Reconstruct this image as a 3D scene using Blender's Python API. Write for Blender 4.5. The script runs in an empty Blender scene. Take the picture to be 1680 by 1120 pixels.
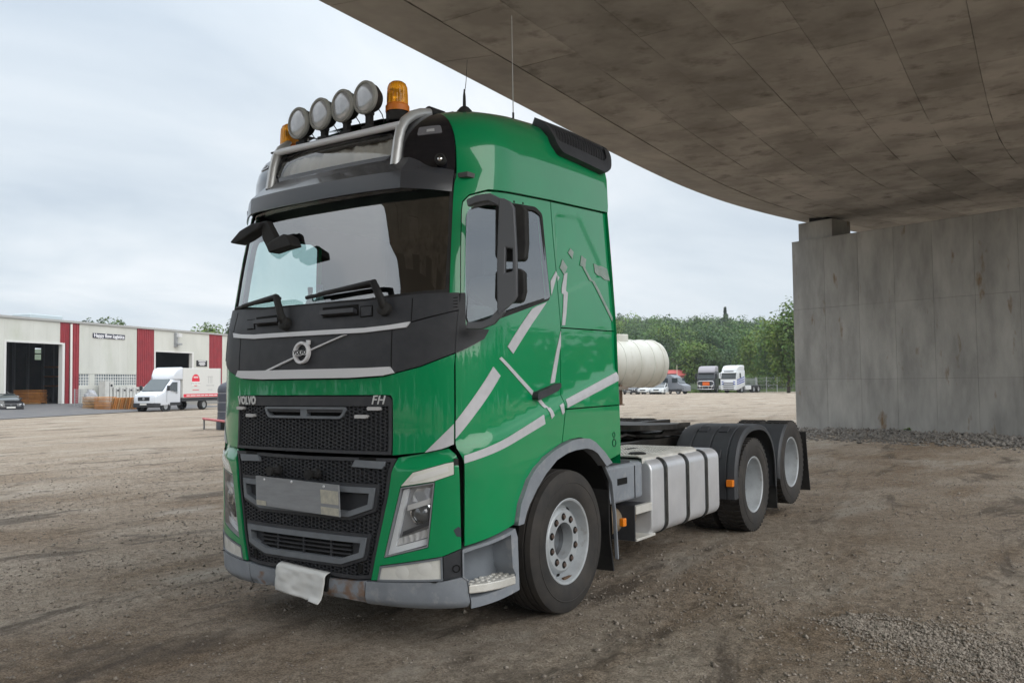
import bpy, bmesh, math, random
import numpy as np
from mathutils import Vector, Matrix
from mathutils.geometry import delaunay_2d_cdt

random.seed(7); RNG = np.random.default_rng(7)
PI = math.pi
scene = bpy.context.scene
COL = scene.collection

# ------------------------------------------------------------------ camera
CAM = np.array([4.3477, -3.9638, 1.6067]); YAW, PITCH, ROLL, FPX = -0.5941, 0.0479, -0.0111, 1432.46
CF = np.array([math.sin(YAW)*math.cos(PITCH), math.cos(YAW)*math.cos(PITCH), math.sin(PITCH)])
_r = np.array([math.cos(YAW), -math.sin(YAW), 0.0]); _u = np.cross(_r, CF)
CR = _r*math.cos(ROLL) + _u*math.sin(ROLL); CU = -_r*math.sin(ROLL) + _u*math.cos(ROLL)
cam_d = bpy.data.cameras.new('camera'); cam = bpy.data.objects.new('camera', cam_d); COL.objects.link(cam)
cam.matrix_world = Matrix(((CR[0], CU[0], -CF[0], CAM[0]), (CR[1], CU[1], -CF[1], CAM[1]), (CR[2], CU[2], -CF[2], CAM[2]), (0, 0, 0, 1)))
cam_d.sensor_width = 36.0; cam_d.lens = 36.0*FPX/1680.0
cam_d.clip_start = 0.05; cam_d.clip_end = 9000.0
scene.camera = cam

# ------------------------------------------------------------------ world: overcast sky
SUN_EL, SUN_AZ = math.radians(32), math.radians(104)      # azimuth measured from +Y towards +X
world = bpy.data.worlds.new('World'); scene.world = world; world.use_nodes = True
wt = world.node_tree; wt.nodes.clear()
def wn(t, **k):
    n = wt.nodes.new(t)
    for a, b in k.items(): setattr(n, a, b)
    return n
sky = wn('ShaderNodeTexSky', sky_type='NISHITA', sun_disc=False, sun_elevation=SUN_EL, sun_rotation=SUN_AZ, air_density=1.0, dust_density=2.0, ozone_density=1.0)
skym = wn('ShaderNodeVectorMath', operation='SCALE'); skym.inputs['Scale'].default_value = 0.10
geo = wn('ShaderNodeTexCoord')
sep = wn('ShaderNodeSeparateXYZ')
# clouds live on a flat layer overhead: project the view direction on it
zc = wn('ShaderNodeMath', operation='MAXIMUM'); zc.inputs[1].default_value = 0.0
za = wn('ShaderNodeMath', operation='ADD'); za.inputs[1].default_value = 0.16
dv = wn('ShaderNodeVectorMath', operation='DIVIDE'); cmb = wn('ShaderNodeCombineXYZ')
n1 = wn('ShaderNodeTexNoise'); n1.inputs['Scale'].default_value = 0.85; n1.inputs['Detail'].default_value = 7; n1.inputs['Roughness'].default_value = 0.55
n1.inputs['Distortion'].default_value = 0.5
mp = wn('ShaderNodeMapping'); mp.inputs['Scale'].default_value = (1.0, 0.55, 1.0); mp.inputs['Rotation'].default_value = (0, 0, 0.5); mp.inputs['Location'].default_value = (2.3, 0.7, 0)
cr = wn('ShaderNodeValToRGB')
cr.color_ramp.elements[0].position = 0.34; cr.color_ramp.elements[0].color = (0.45, 0.515, 0.585, 1)
cr.color_ramp.elements[1].position = 0.66; cr.color_ramp.elements[1].color = (0.72, 0.75, 0.78, 1)
e = cr.color_ramp.elements.new(0.5); e.color = (0.575, 0.63, 0.68, 1)
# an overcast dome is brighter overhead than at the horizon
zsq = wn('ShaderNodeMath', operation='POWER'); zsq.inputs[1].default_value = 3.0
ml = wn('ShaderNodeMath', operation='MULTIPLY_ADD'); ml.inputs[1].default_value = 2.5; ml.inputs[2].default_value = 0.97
cs = wn('ShaderNodeVectorMath', operation='SCALE')
mixn = wn('ShaderNodeMix', data_type='RGBA'); mixn.inputs['Factor'].default_value = 0.93
bg = wn('ShaderNodeBackground'); bg.inputs['Strength'].default_value = 1.0
outw = wn('ShaderNodeOutputWorld')
L = wt.links.new
L(sky.outputs[0], skym.inputs[0])
L(geo.outputs['Generated'], sep.inputs[0]); L(sep.outputs['Z'], zc.inputs[0]); L(zc.outputs[0], za.inputs[0])
L(za.outputs[0], cmb.inputs[0]); L(za.outputs[0], cmb.inputs[1]); cmb.inputs[2].default_value = 1.0
L(geo.outputs['Generated'], dv.inputs[0]); L(cmb.outputs[0], dv.inputs[1])
L(dv.outputs[0], mp.inputs['Vector']); L(mp.outputs[0], n1.inputs['Vector']); L(n1.outputs['Fac'], cr.inputs[0])
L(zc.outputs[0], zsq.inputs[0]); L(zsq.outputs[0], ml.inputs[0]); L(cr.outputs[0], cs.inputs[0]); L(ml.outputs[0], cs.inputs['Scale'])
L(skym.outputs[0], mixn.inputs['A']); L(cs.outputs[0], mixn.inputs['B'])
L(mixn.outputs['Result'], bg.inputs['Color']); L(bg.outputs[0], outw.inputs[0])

sun_d = bpy.data.lights.new('sun', 'SUN'); sun_d.energy = 1.5; sun_d.angle = math.radians(60); sun_d.color = (1.0, 0.97, 0.92)
sun = bpy.data.objects.new('sun', sun_d); COL.objects.link(sun)
sd = Vector((math.sin(SUN_AZ)*math.cos(SUN_EL), math.cos(SUN_AZ)*math.cos(SUN_EL), math.sin(SUN_EL)))
sun.rotation_euler = sd.to_track_quat('Z', 'Y').to_euler(); sun.location = (0, 0, 60)
vs = scene.view_settings; vs.view_transform = 'Standard'; vs.look = 'None'; vs.gamma = 1.0; vs.use_curve_mapping = False
vs.exposure = 0.45

# ------------------------------------------------------------------ helpers: pixels to points in the place
def ray(px, py): return CR*(px-840)/FPX - CU*(py-560)/FPX + CF
def onX(px, py, X): d = ray(px, py); return CAM + d*(X-CAM[0])/d[0]
def onY(px, py, Y): d = ray(px, py); return CAM + d*(Y-CAM[1])/d[1]
def onZ(px, py, Z): d = ray(px, py); return CAM + d*(Z-CAM[2])/d[2]
def dist(px, py, d): v = ray(px, py); return CAM + v*d/math.hypot(v[0], v[1])
def proj(P):
    d = np.asarray(P, float)-CAM; z = d@CF
    return np.stack([840+FPX*(d@CR)/z, 560-FPX*(d@CU)/z], -1)

# ------------------------------------------------------------------ helpers: materials
MATS = {}
def mat(name, base, rough=0.6, metal=0.0, c2=None, nscale=6.0, nfac=1.0, lo=0.35, hi=0.65, bump=0.0, bscale=60.0, rvar=0.0, coat=0.0, spec=0.5,
        trans=0.0, ior=1.45, emit=None, objrand=0.0, c3=None, n3=1.5, bdist=0.01, lo3=0.5, hi3=0.75, stretch=None, alpha=None, coord='Object'):
    if name in MATS: return MATS[name]
    m = bpy.data.materials.new(name); m.use_nodes = True; nt = m.node_tree; b = nt.nodes['Principled BSDF']; MATS[name] = m
    b.inputs['Base Color'].default_value = (*base, 1); b.inputs['Roughness'].default_value = rough; b.inputs['Metallic'].default_value = metal
    b.inputs['Specular IOR Level'].default_value = spec; b.inputs['IOR'].default_value = ior
    b.inputs['Coat Weight'].default_value = coat; b.inputs['Coat Roughness'].default_value = 0.03
    b.inputs['Transmission Weight'].default_value = trans
    if alpha is not None: b.inputs['Alpha'].default_value = alpha
    if emit: b.inputs['Emission Color'].default_value = (*emit[0], 1); b.inputs['Emission Strength'].default_value = emit[1]
    lk = nt.links.new
    vec = None
    if c2 is not None or c3 is not None or bump or rvar:
        tc = nt.nodes.new('ShaderNodeTexCoord'); vec = tc.outputs[coord]
        if stretch:
            mpn = nt.nodes.new('ShaderNodeMapping'); mpn.inputs['Scale'].default_value = stretch; lk(vec, mpn.inputs[0]); vec = mpn.outputs[0]
    def noise(scale, detail=6, rough_=0.6):
        n = nt.nodes.new('ShaderNodeTexNoise'); n.inputs['Scale'].default_value = scale; n.inputs['Detail'].default_value = detail; n.inputs['Roughness'].default_value = rough_
        lk(vec, n.inputs['Vector']); return n.outputs['Fac']
    def ramp(s, a, b_):
        r = nt.nodes.new('ShaderNodeMapRange'); r.inputs['From Min'].default_value = a; r.inputs['From Max'].default_value = b_; lk(s, r.inputs['Value']); return r.outputs[0]
    colour = None
    if c2 is not None:
        f = ramp(noise(nscale), lo, hi)
        mm = nt.nodes.new('ShaderNodeMath'); mm.operation = 'MULTIPLY'; mm.inputs[1].default_value = nfac; lk(f, mm.inputs[0])
        mx = nt.nodes.new('ShaderNodeMix'); mx.data_type = 'RGBA'; mx.inputs['A'].default_value = (*base, 1); mx.inputs['B'].default_value = (*c2, 1)
        lk(mm.outputs[0], mx.inputs['Factor']); colour = mx.outputs['Result']
    if c3 is not None:
        f = ramp(noise(n3), lo3, hi3)
        mx = nt.nodes.new('ShaderNodeMix'); mx.data_type = 'RGBA'; mx.inputs['B'].default_value = (*c3, 1)
        if colour is None: mx.inputs['A'].default_value = (*base, 1)
        else: lk(colour, mx.inputs['A'])
        lk(f, mx.inputs['Factor']); colour = mx.outputs['Result']
    if objrand:
        oi = nt.nodes.new('ShaderNodeObjectInfo'); hs = nt.nodes.new('ShaderNodeHueSaturation')
        r = nt.nodes.new('ShaderNodeMapRange'); r.inputs['To Min'].default_value = 1-objrand; r.inputs['To Max'].default_value = 1+objrand
        lk(oi.outputs['Random'], r.inputs['Value']); lk(r.outputs[0], hs.inputs['Value'])
        if colour is None: hs.inputs['Color'].default_value = (*base, 1)
        else: lk(colour, hs.inputs['Color'])
        colour = hs.outputs[0]
    if colour is not None: lk(colour, b.inputs['Base Color'])
    if rvar:
        f = noise(nscale*1.7)
        r = nt.nodes.new('ShaderNodeMapRange'); r.inputs['From Min'].default_value = 0.3; r.inputs['From Max'].default_value = 0.7
        r.inputs['To Min'].default_value = max(0.0, rough-rvar); r.inputs['To Max'].default_value = min(1.0, rough+rvar); lk(f, r.inputs['Value']); lk(r.outputs[0], b.inputs['Roughness'])
    if bump:
        bn = nt.nodes.new('ShaderNodeBump'); bn.inputs['Strength'].default_value = bump; bn.inputs['Distance'].default_value = bdist
        lk(noise(bscale, 5), bn.inputs['Height']); lk(bn.outputs[0], b.inputs['Normal'])
    return m

# ------------------------------------------------------------------ helpers: objects
def link(o, parent=None):
    COL.objects.link(o)
    if parent is not None: o.parent = parent
    return o
def tag(o, label=None, cat=None, group=None, kind=None):
    if label: o['label'] = label
    if cat: o['category'] = cat
    if group: o['group'] = group
    if kind: o['kind'] = kind
    return o
def empty(name, loc=(0, 0, 0), rz=0.0, label=None, cat=None, group=None):
    o = bpy.data.objects.new(name, None); o.empty_display_size = 0.2; COL.objects.link(o)
    o.location = loc; o.rotation_euler = (0, 0, rz)
    return tag(o, label, cat, group)
def mesh(name, verts, faces, m, parent=None, smooth=False, bevel=0.0, seg=2, sharp=None, loc=None, rot=None):
    me = bpy.data.meshes.new(name); me.from_pydata([tuple(map(float, v)) for v in verts], [], faces); me.validate()
    if m is not None:
        for mm in (m if isinstance(m, (list, tuple)) else [m]): me.materials.append(mm)
    o = bpy.data.objects.new(name, me); link(o, parent)
    if loc is not None: o.location = loc
    if rot is not None: o.rotation_euler = rot
    if smooth: me.polygons.foreach_set('use_smooth', [True]*len(me.polygons))
    if smooth and sharp: sharpen(me, sharp)
    if bevel:
        b = o.modifiers.new('bevel', 'BEVEL'); b.width = bevel; b.segments = seg; b.limit_method = 'ANGLE'; b.angle_limit = math.radians(35); b.harden_normals = True
        me.polygons.foreach_set('use_smooth', [True]*len(me.polygons))
    return o
def sharpen(me, ang):
    bm = bmesh.new(); bm.from_mesh(me)
    for ed in bm.edges:
        if len(ed.link_faces) == 2:
            ed.smooth = ed.calc_face_angle(0) < ang
        else: ed.smooth = False
    bm.to_mesh(me); bm.free()
class MB:
    """collects simple solids into one mesh"""
    def __init__(s): s.v = []; s.f = []
    def add(s, vs, fs):
        k = len(s.v); s.v += [tuple(map(float, v)) for v in vs]; s.f += [tuple(i+k for i in f) for f in fs]; return s
    def box(s, a, b, rot=None, piv=None):
        x0, y0, z0 = a; x1, y1, z1 = b
        vs = [Vector((x, y, z)) for x in (x0, x1) for y in (y0, y1) for z in (z0, z1)]
        if rot is not None:
            p = Vector(piv) if piv is not None else Vector(((x0+x1)/2, (y0+y1)/2, (z0+z1)/2))
            vs = [rot @ (v-p) + p for v in vs]
        return s.add(vs, [(0, 1, 3, 2), (4, 6, 7, 5), (0, 4, 5, 1), (2, 3, 7, 6), (0, 2, 6, 4), (1, 5, 7, 3)])
    def tube(s, pts, r, n=10, cap=True, up=(0, 0, 1)):
        pts = [Vector(p) for p in pts]; rr = r if isinstance(r, (list, tuple)) else [r]*len(pts)
        rings = []; prev = None
        for i, p in enumerate(pts):
            t = (pts[min(i+1, len(pts)-1)]-pts[max(i-1, 0)]).normalized()
            if prev is None:
                a = Vector(up) if abs(t.dot(Vector(up))) < 0.95 else Vector((1, 0, 0)); x = t.cross(a).normalized()
            else: x = (prev - t*prev.dot(t)).normalized()
            prev = x; y = t.cross(x)
            rings.append([p + (x*math.cos(2*PI*k/n) + y*math.sin(2*PI*k/n))*rr[i] for k in range(n)])
        vs = [v for rg in rings for v in rg]; fs = []
        for i in range(len(pts)-1):
            for k in range(n):
                a = i*n+k; b = i*n+(k+1) % n; fs.append((a, b, b+n, a+n))
        if cap: fs.append(tuple(range(n-1, -1, -1))); fs.append(tuple((len(pts)-1)*n+k for k in range(n)))
        return s.add(vs, fs)
    def lathe(s, prof, org, axis, n=32, cap=False, arc=None):
        """prof: (radius, along) pairs around axis through org"""
        ax = Vector(axis).normalized(); a = Vector((0, 0, 1)) if abs(ax.z) < 0.9 else Vector((1, 0, 0)); x = ax.cross(a).normalized(); y = ax.cross(x); o = Vector(org)
        vs = []; fs = []; a0, a1 = arc if arc else (0, 2*PI); cnt = n+1 if arc else n
        for r, h in prof:
            for k in range(cnt):
                t = a0+(a1-a0)*k/n; vs.append(o + ax*h + (x*math.cos(t)+y*math.sin(t))*r)
        for i in range(len(prof)-1):
            for k in range(n):
                b = (k+1) if arc else (k+1) % n
                fs.append((i*cnt+k, i*cnt+b, (i+1)*cnt+b, (i+1)*cnt+k))
        if cap: fs.append(tuple(range(cnt-1, -1, -1))); fs.append(tuple((len(prof)-1)*cnt+k for k in range(cnt)))
        return s.add(vs, fs)
    def prism(s, poly, dirv):
        """closed polygon (3D points, one plane) extruded along dirv"""
        n = len(poly); d = Vector(dirv); vs = [Vector(p) for p in poly]+[Vector(p)+d for p in poly]
        return s.add(vs, [tuple(range(n-1, -1, -1)), tuple(range(n, 2*n))]+[(i, (i+1) % n, n+(i+1) % n, n+i) for i in range(n)])
    def build(s, name, m, parent=None, smooth=False, sharp=None, bevel=0.0, seg=2, loc=None, rot=None):
        o = mesh(name, s.v, s.f, m, parent, smooth, bevel, seg, sharp, loc, rot)
        bm = bmesh.new(); bm.from_mesh(o.data); bmesh.ops.recalc_face_normals(bm, faces=bm.faces); bm.to_mesh(o.data); bm.free()
        if smooth and sharp: sharpen(o.data, sharp)
        return o
def bx(name, a, b, m, parent=None, bevel=0.0, rot=None, piv=None, seg=2):
    return MB().box(a, b, rot, piv).build(name, m, parent, bevel=bevel, seg=seg)
def copy_tree(o, parent=None):
    c = o.copy(); COL.objects.link(c); c.parent = parent
    for ch in o.children: copy_tree(ch, c)
    return c
def text(name, s, size, origin, xdir, ydir, m, parent=None, extrude=0.002, bold=0.0, shear=0.0, xs=1.0, ys=1.0, align='CENTER', space=1.0):
    cu = bpy.data.curves.new(name, 'FONT'); cu.body = s; cu.size = size; cu.extrude = extrude; cu.offset = bold; cu.shear = shear; cu.align_x = align; cu.align_y = 'CENTER'; cu.resolution_u = 3
    cu.space_character = space
    t = bpy.data.objects.new(name, cu); COL.objects.link(t)
    dg = bpy.context.evaluated_depsgraph_get(); me = bpy.data.meshes.new_from_object(t.evaluated_get(dg)); bpy.data.objects.remove(t)
    x = Vector(xdir).normalized(); y = Vector(ydir).normalized(); z = x.cross(y).normalized(); o_ = Vector(origin)
    for v in me.vertices:
        c = v.co.copy(); v.co = o_ + x*c.x*xs + y*c.y*ys + z*c.z
    me.materials.clear(); me.materials.append(m)
    o = bpy.data.objects.new(name, me); link(o, parent); return o

# value noise for terrain and stones
_perm = np.random.default_rng(3).random((256, 256))
def vnoise(x, y):
    xi = np.floor(x).astype(int); yi = np.floor(y).astype(int); fx = x-xi; fy = y-yi
    fx = fx*fx*(3-2*fx); fy = fy*fy*(3-2*fy)
    g = lambda a, b: _perm[a % 256, b % 256]
    return (g(xi, yi)*(1-fx)+g(xi+1, yi)*fx)*(1-fy)+(g(xi, yi+1)*(1-fx)+g(xi+1, yi+1)*fx)*fy-0.5

# ------------------------------------------------------------------ common materials
M_green = mat('green_paint', (0.0, 0.285, 0.098), 0.28, coat=1.0, spec=0.25, c2=(0.001, 0.26, 0.09), nscale=2.0, bump=0.012, bscale=9, bdist=0.02)
M_dark = mat('dark_plastic', (0.035, 0.037, 0.044), 0.55, c2=(0.05, 0.052, 0.058), nscale=9, bump=0.08, bscale=400, bdist=0.002)
M_blackgl = mat('black_gloss', (0.012, 0.012, 0.016), 0.12, coat=0.6)
M_black = mat('black_rubber_plastic', (0.012, 0.012, 0.013), 0.7, c2=(0.03, 0.029, 0.028), nscale=7)
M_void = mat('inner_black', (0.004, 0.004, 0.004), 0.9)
M_grey = mat('grey_bumper_plastic', (0.27, 0.295, 0.33), 0.5, c2=(0.21, 0.23, 0.26), nscale=5, bump=0.06, bscale=250, c3=(0.32, 0.33, 0.35), n3=11, lo3=.55, hi3=.7, bdist=0.003)
M_frame = mat('grey_frame_plastic', (0.19, 0.21, 0.235), 0.5, c2=(0.15, 0.165, 0.185), nscale=8)
M_silver = mat('silver_trim', (0.76, 0.77, 0.80), 0.38, metal=0.1)
M_stripe = mat('silver_stripe_film', (0.60, 0.60, 0.63), 0.42, metal=0.08, c2=(0.54, 0.54, 0.57), nscale=14)
M_alu = mat('aluminium', (0.74, 0.75, 0.78), 0.38, metal=0.5, c2=(0.64, 0.65, 0.68), nscale=3, rvar=0.08, bump=0.04, bscale=14)
M_tread = mat('tread_plate', (0.74, 0.73, 0.69), 0.5, metal=0.25, c2=(0.58, 0.56, 0.51), nscale=6, bump=0.2, bscale=90)
M_chrome = mat('chrome', (0.78, 0.79, 0.80), 0.10, metal=1.0)
M_tube = mat('brushed_tube', (0.60, 0.61, 0.61), 0.34, metal=0.4)
M_rubber = mat('tyre_rubber', (0.028, 0.027, 0.027), 0.75, c2=(0.052, 0.046, 0.041), nscale=5, bump=0.15, bscale=120, bdist=0.004)
M_rim = mat('steel_rim', (0.50, 0.53, 0.55), 0.42, metal=0.25, c2=(0.40, 0.42, 0.44), nscale=7, c3=(0.24, 0.2, 0.17), n3=12, lo3=.6, hi3=.8)
M_amber = mat('amber_lens', (0.95, 0.28, 0.01), 0.2, trans=0.25, coat=0.5)
M_clear = mat('clear_lens', (0.85, 0.87, 0.88), 0.05, trans=0.85, ior=1.3)
M_rust = mat('rusty_steel', (0.10, 0.07, 0.05), 0.85, c2=(0.16, 0.09, 0.05), nscale=12)
M_grease = mat('greasy_black', (0.010, 0.0095, 0.009), 0.5, c2=(0.035, 0.03, 0.025), nscale=10)
# ================================================================== ground
def ground_z(x, y):
    d = np.hypot(x-CAM[0], y-CAM[1])
    z = 0.05*vnoise(x*0.13+7, y*0.13+3)*np.clip((d-9)/12, 0, 1)
    near = np.clip(1.35-d/30, 0.0, 1)
    rough_patch = np.clip(vnoise(x*0.35+40, y*0.35)*3+0.9, 0.25, 1.6)
    z = z + near*(0.022*vnoise(x*1.1+11, y*1.1+5)+0.016*vnoise(x*3.1, y*3.1)*rough_patch+0.014*vnoise(x*8.3, y*8.3)*rough_patch
                  + 0.011*vnoise(x*19.7, y*19.7)*rough_patch)
    # loose gravel bank along the bridge pier
    ux, uy = 0.953, -0.303; s = (x+3.31)*ux+(y-22.6)*uy; t = (x+3.31)*uy-(y-22.6)*ux
    t = -((x+3.31)*0.303+(y-22.6)*0.953)
    bank = np.exp(-((t-0.1)/1.1)**2)*np.clip((s+0.4)/0.8, 0, 1)*np.clip((10-s)/1, 0, 1)
    z = z + bank*(0.13+0.10*vnoise(x*2.1, y*2.1)+0.10*vnoise(x*6, y*6))
    # flat pads under the tyres
    for (tx, ty) in WHEELPADS: z = z*(1-np.exp(-(((x-tx)/0.35)**2+((y-ty)/0.3)**2)*0.8))
    return z
WHEELPADS = [(1.05, 1.38), (-1.05, 1.38), (0.9, 5.3), (-0.9, 5.3)]
def build_ground():
    fa = math.atan2(CF[1], CF[0])
    ang = np.concatenate([fa+np.linspace(-0.62, 0.62, 760), fa+np.linspace(0.66, 2*PI-0.66, 90)])
    rad = np.concatenate([[0.05, 0.8, 1.6], np.geomspace(2.4, 45, 470), np.geomspace(46, 6000, 60)])
    A, Rr = np.meshgrid(ang, rad); X = CAM[0]+Rr*np.cos(A); Y = CAM[1]+Rr*np.sin(A); Z = ground_z(X, Y)
    nr, na = X.shape
    idx = np.arange(nr*na).reshape(nr, na)
    a = idx[:-1, :]; b = idx[1:, :]
    f = np.stack([a, b, np.roll(b, -1, 1), np.roll(a, -1, 1)], -1).reshape(-1, 4)
    me = bpy.data.meshes.new('ground'); n = nr*na
    me.vertices.add(n); me.vertices.foreach_set('co', np.stack([X, Y, Z], -1).ravel())
    me.loops.add(len(f)*4); me.loops.foreach_set('vertex_index', f.ravel())
    me.polygons.add(len(f)); me.polygons.foreach_set('loop_start', np.arange(len(f))*4); me.polygons.foreach_set('loop_total', np.full(len(f), 4))
    me.update(calc_edges=True); me.polygons.foreach_set('use_smooth', [True]*len(f))
    o = bpy.data.objects.new('ground', me); link(o); tag(o, kind='structure'); return o
def ground_material():
    m = bpy.data.materials.new('gravel_yard'); m.use_nodes = True; nt = m.node_tree; b = nt.nodes['Principled BSDF']; lk = nt.links.new
    tc = nt.nodes.new('ShaderNodeTexCoord'); V = tc.outputs['Object']
    def mapv(sc, rot=0.0, loc=(0, 0, 0)):
        n = nt.nodes.new('ShaderNodeMapping'); n.inputs['Scale'].default_value = sc; n.inputs['Rotation'].default_value = (0, 0, rot); n.inputs['Location'].default_value = loc; lk(V, n.inputs[0]); return n.outputs[0]
    def noise(sc, det=6, ro=0.6, vec=V, dist_=0.0):
        n = nt.nodes.new('ShaderNodeTexNoise'); n.inputs['Scale'].default_value = sc; n.inputs['Detail'].default_value = det; n.inputs['Roughness'].default_value = ro; n.inputs['Distortion'].default_value = dist_
        lk(vec, n.inputs['Vector']); return n.outputs['Fac']
    def rng(s, a, c, t0=0.0, t1=1.0):
        r = nt.nodes.new('ShaderNodeMapRange'); r.interpolation_type = 'SMOOTHSTEP'
        for k, v in (('From Min', a), ('From Max', c), ('To Min', t0), ('To Max', t1)): r.inputs[k].default_value = v
        lk(s, r.inputs['Value']); return r.outputs[0]
    def mix(f, A, B):
        x = nt.nodes.new('ShaderNodeMix'); x.data_type = 'RGBA'
        for nm, v in (('A', A), ('B', B)):
            if isinstance(v, tuple): x.inputs[nm].default_value = (*v, 1)
            else: lk(v, x.inputs[nm])
        if isinstance(f, float): x.inputs['Factor'].default_value = f
        else: lk(f, x.inputs['Factor'])
        return x.outputs['Result']
    # dusty grey stone, brown mud, pale dust, small stones
    fine = rng(noise(70, 4, 0.8), 0.40, 0.60); mid_ = rng(noise(11, 7, 0.75), 0.36, 0.64)
    def two(lo, hi): return mix(fine, mix(mid_, lo, tuple(0.62*l+0.38*h for l, h in zip(lo, hi))), mix(mid_, tuple(0.45*l+0.55*h for l, h in zip(lo, hi)), hi))
    grey = two((0.20, 0.16, 0.12), (0.56, 0.48, 0.39))
    brown = two((0.085, 0.057, 0.035), (0.40, 0.305, 0.215))
    trk = mapv((0.42, 0.10, 1), 0.35)
    f1 = rng(noise(1.0, 5, 0.62, trk, 0.6), 0.43, 0.55)
    f2 = rng(noise(0.42, 6, 0.6), 0.42, 0.58)
    mm = nt.nodes.new('ShaderNodeMath'); mm.operation = 'MULTIPLY_ADD'; lk(f1, mm.inputs[0]); mm.inputs[1].default_value = 0.55
    hm = nt.nodes.new('ShaderNodeMath'); hm.operation = 'MULTIPLY'; hm.inputs[1].default_value = 0.5; lk(f2, hm.inputs[0]); lk(hm.outputs[0], mm.inputs[2])
    # the open yard (far from the bridge) is drier: the mud thins out with world x and y
    sp = nt.nodes.new('ShaderNodeSeparateXYZ'); lk(V, sp.inputs[0])
    ax = rng(sp.outputs['X'], -22.0, -1.0, 0.42, 1.0)
    ay = rng(sp.outputs['Y'], 14.0, 45.0, 1.0, 0.5)
    m2 = nt.nodes.new('ShaderNodeMath'); m2.operation = 'MULTIPLY'; lk(ax, m2.inputs[0]); lk(ay, m2.inputs[1])
    m3 = nt.nodes.new('ShaderNodeMath'); m3.operation = 'MULTIPLY'; lk(m2.outputs[0], m3.inputs[0]); lk(mm.outputs[0], m3.inputs[1])
    c = mix(m3.outputs[0], grey, brown)
    pale = rng(noise(0.9, 6, 0.7, mapv((0.6, 0.2, 1), -0.5, (3, 1, 0))), 0.53, 0.66, 0, 0.8)
    c = mix(pale, c, (0.45, 0.405, 0.345))
    # dark damp blotches and wheel marks
    damp = rng(noise(1.3, 6, 0.68, mapv((0.9, 0.3, 1), 0.9, (9, 4, 0)), 0.8), 0.53, 0.66, 0, 0.7)
    c = mix(damp, c, (0.075, 0.058, 0.045))
    vo = nt.nodes.new('ShaderNodeTexVoronoi'); vo.inputs['Scale'].default_value = 60; lk(V, vo.inputs['Vector'])
    st = rng(vo.outputs['Distance'], 0.12, 0.30, 1.0, 0.0)
    stc = mix(vo.outputs['Color'], (0.10, 0.09, 0.08), (0.50, 0.46, 0.41))
    sel = rng(noise(6.5, 3), 0.46, 0.56)
    ms = nt.nodes.new('ShaderNodeMath'); ms.operation = 'MULTIPLY'; lk(st, ms.inputs[0]); lk(sel, ms.inputs[1])
    ms2 = nt.nodes.new('ShaderNodeMath'); ms2.operation = 'MULTIPLY'; ms2.inputs[1].default_value = 0.8; lk(ms.outputs[0], ms2.inputs[0])
    c = mix(ms2.outputs[0], c, stc)
    lk(c, b.inputs['Base Color']); b.inputs['Roughness'].default_value = 0.92; b.inputs['Specular IOR Level'].default_value = 0.25
    bn = nt.nodes.new('ShaderNodeBump'); bn.inputs['Strength'].default_value = 1.0; bn.inputs['Distance'].default_value = 0.045
    ad = nt.nodes.new('ShaderNodeMath'); ad.operation = 'MULTIPLY_ADD'; ad.inputs[1].default_value = 0.6; lk(ms.outputs[0], ad.inputs[0]); lk(noise(48, 6, 0.7), ad.inputs[2])
    lk(ad.outputs[0], bn.inputs['Height']); lk(bn.outputs[0], b.inputs['Normal'])
    return m
g_obj = build_ground(); g_obj.data.materials.append(ground_material())

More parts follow.
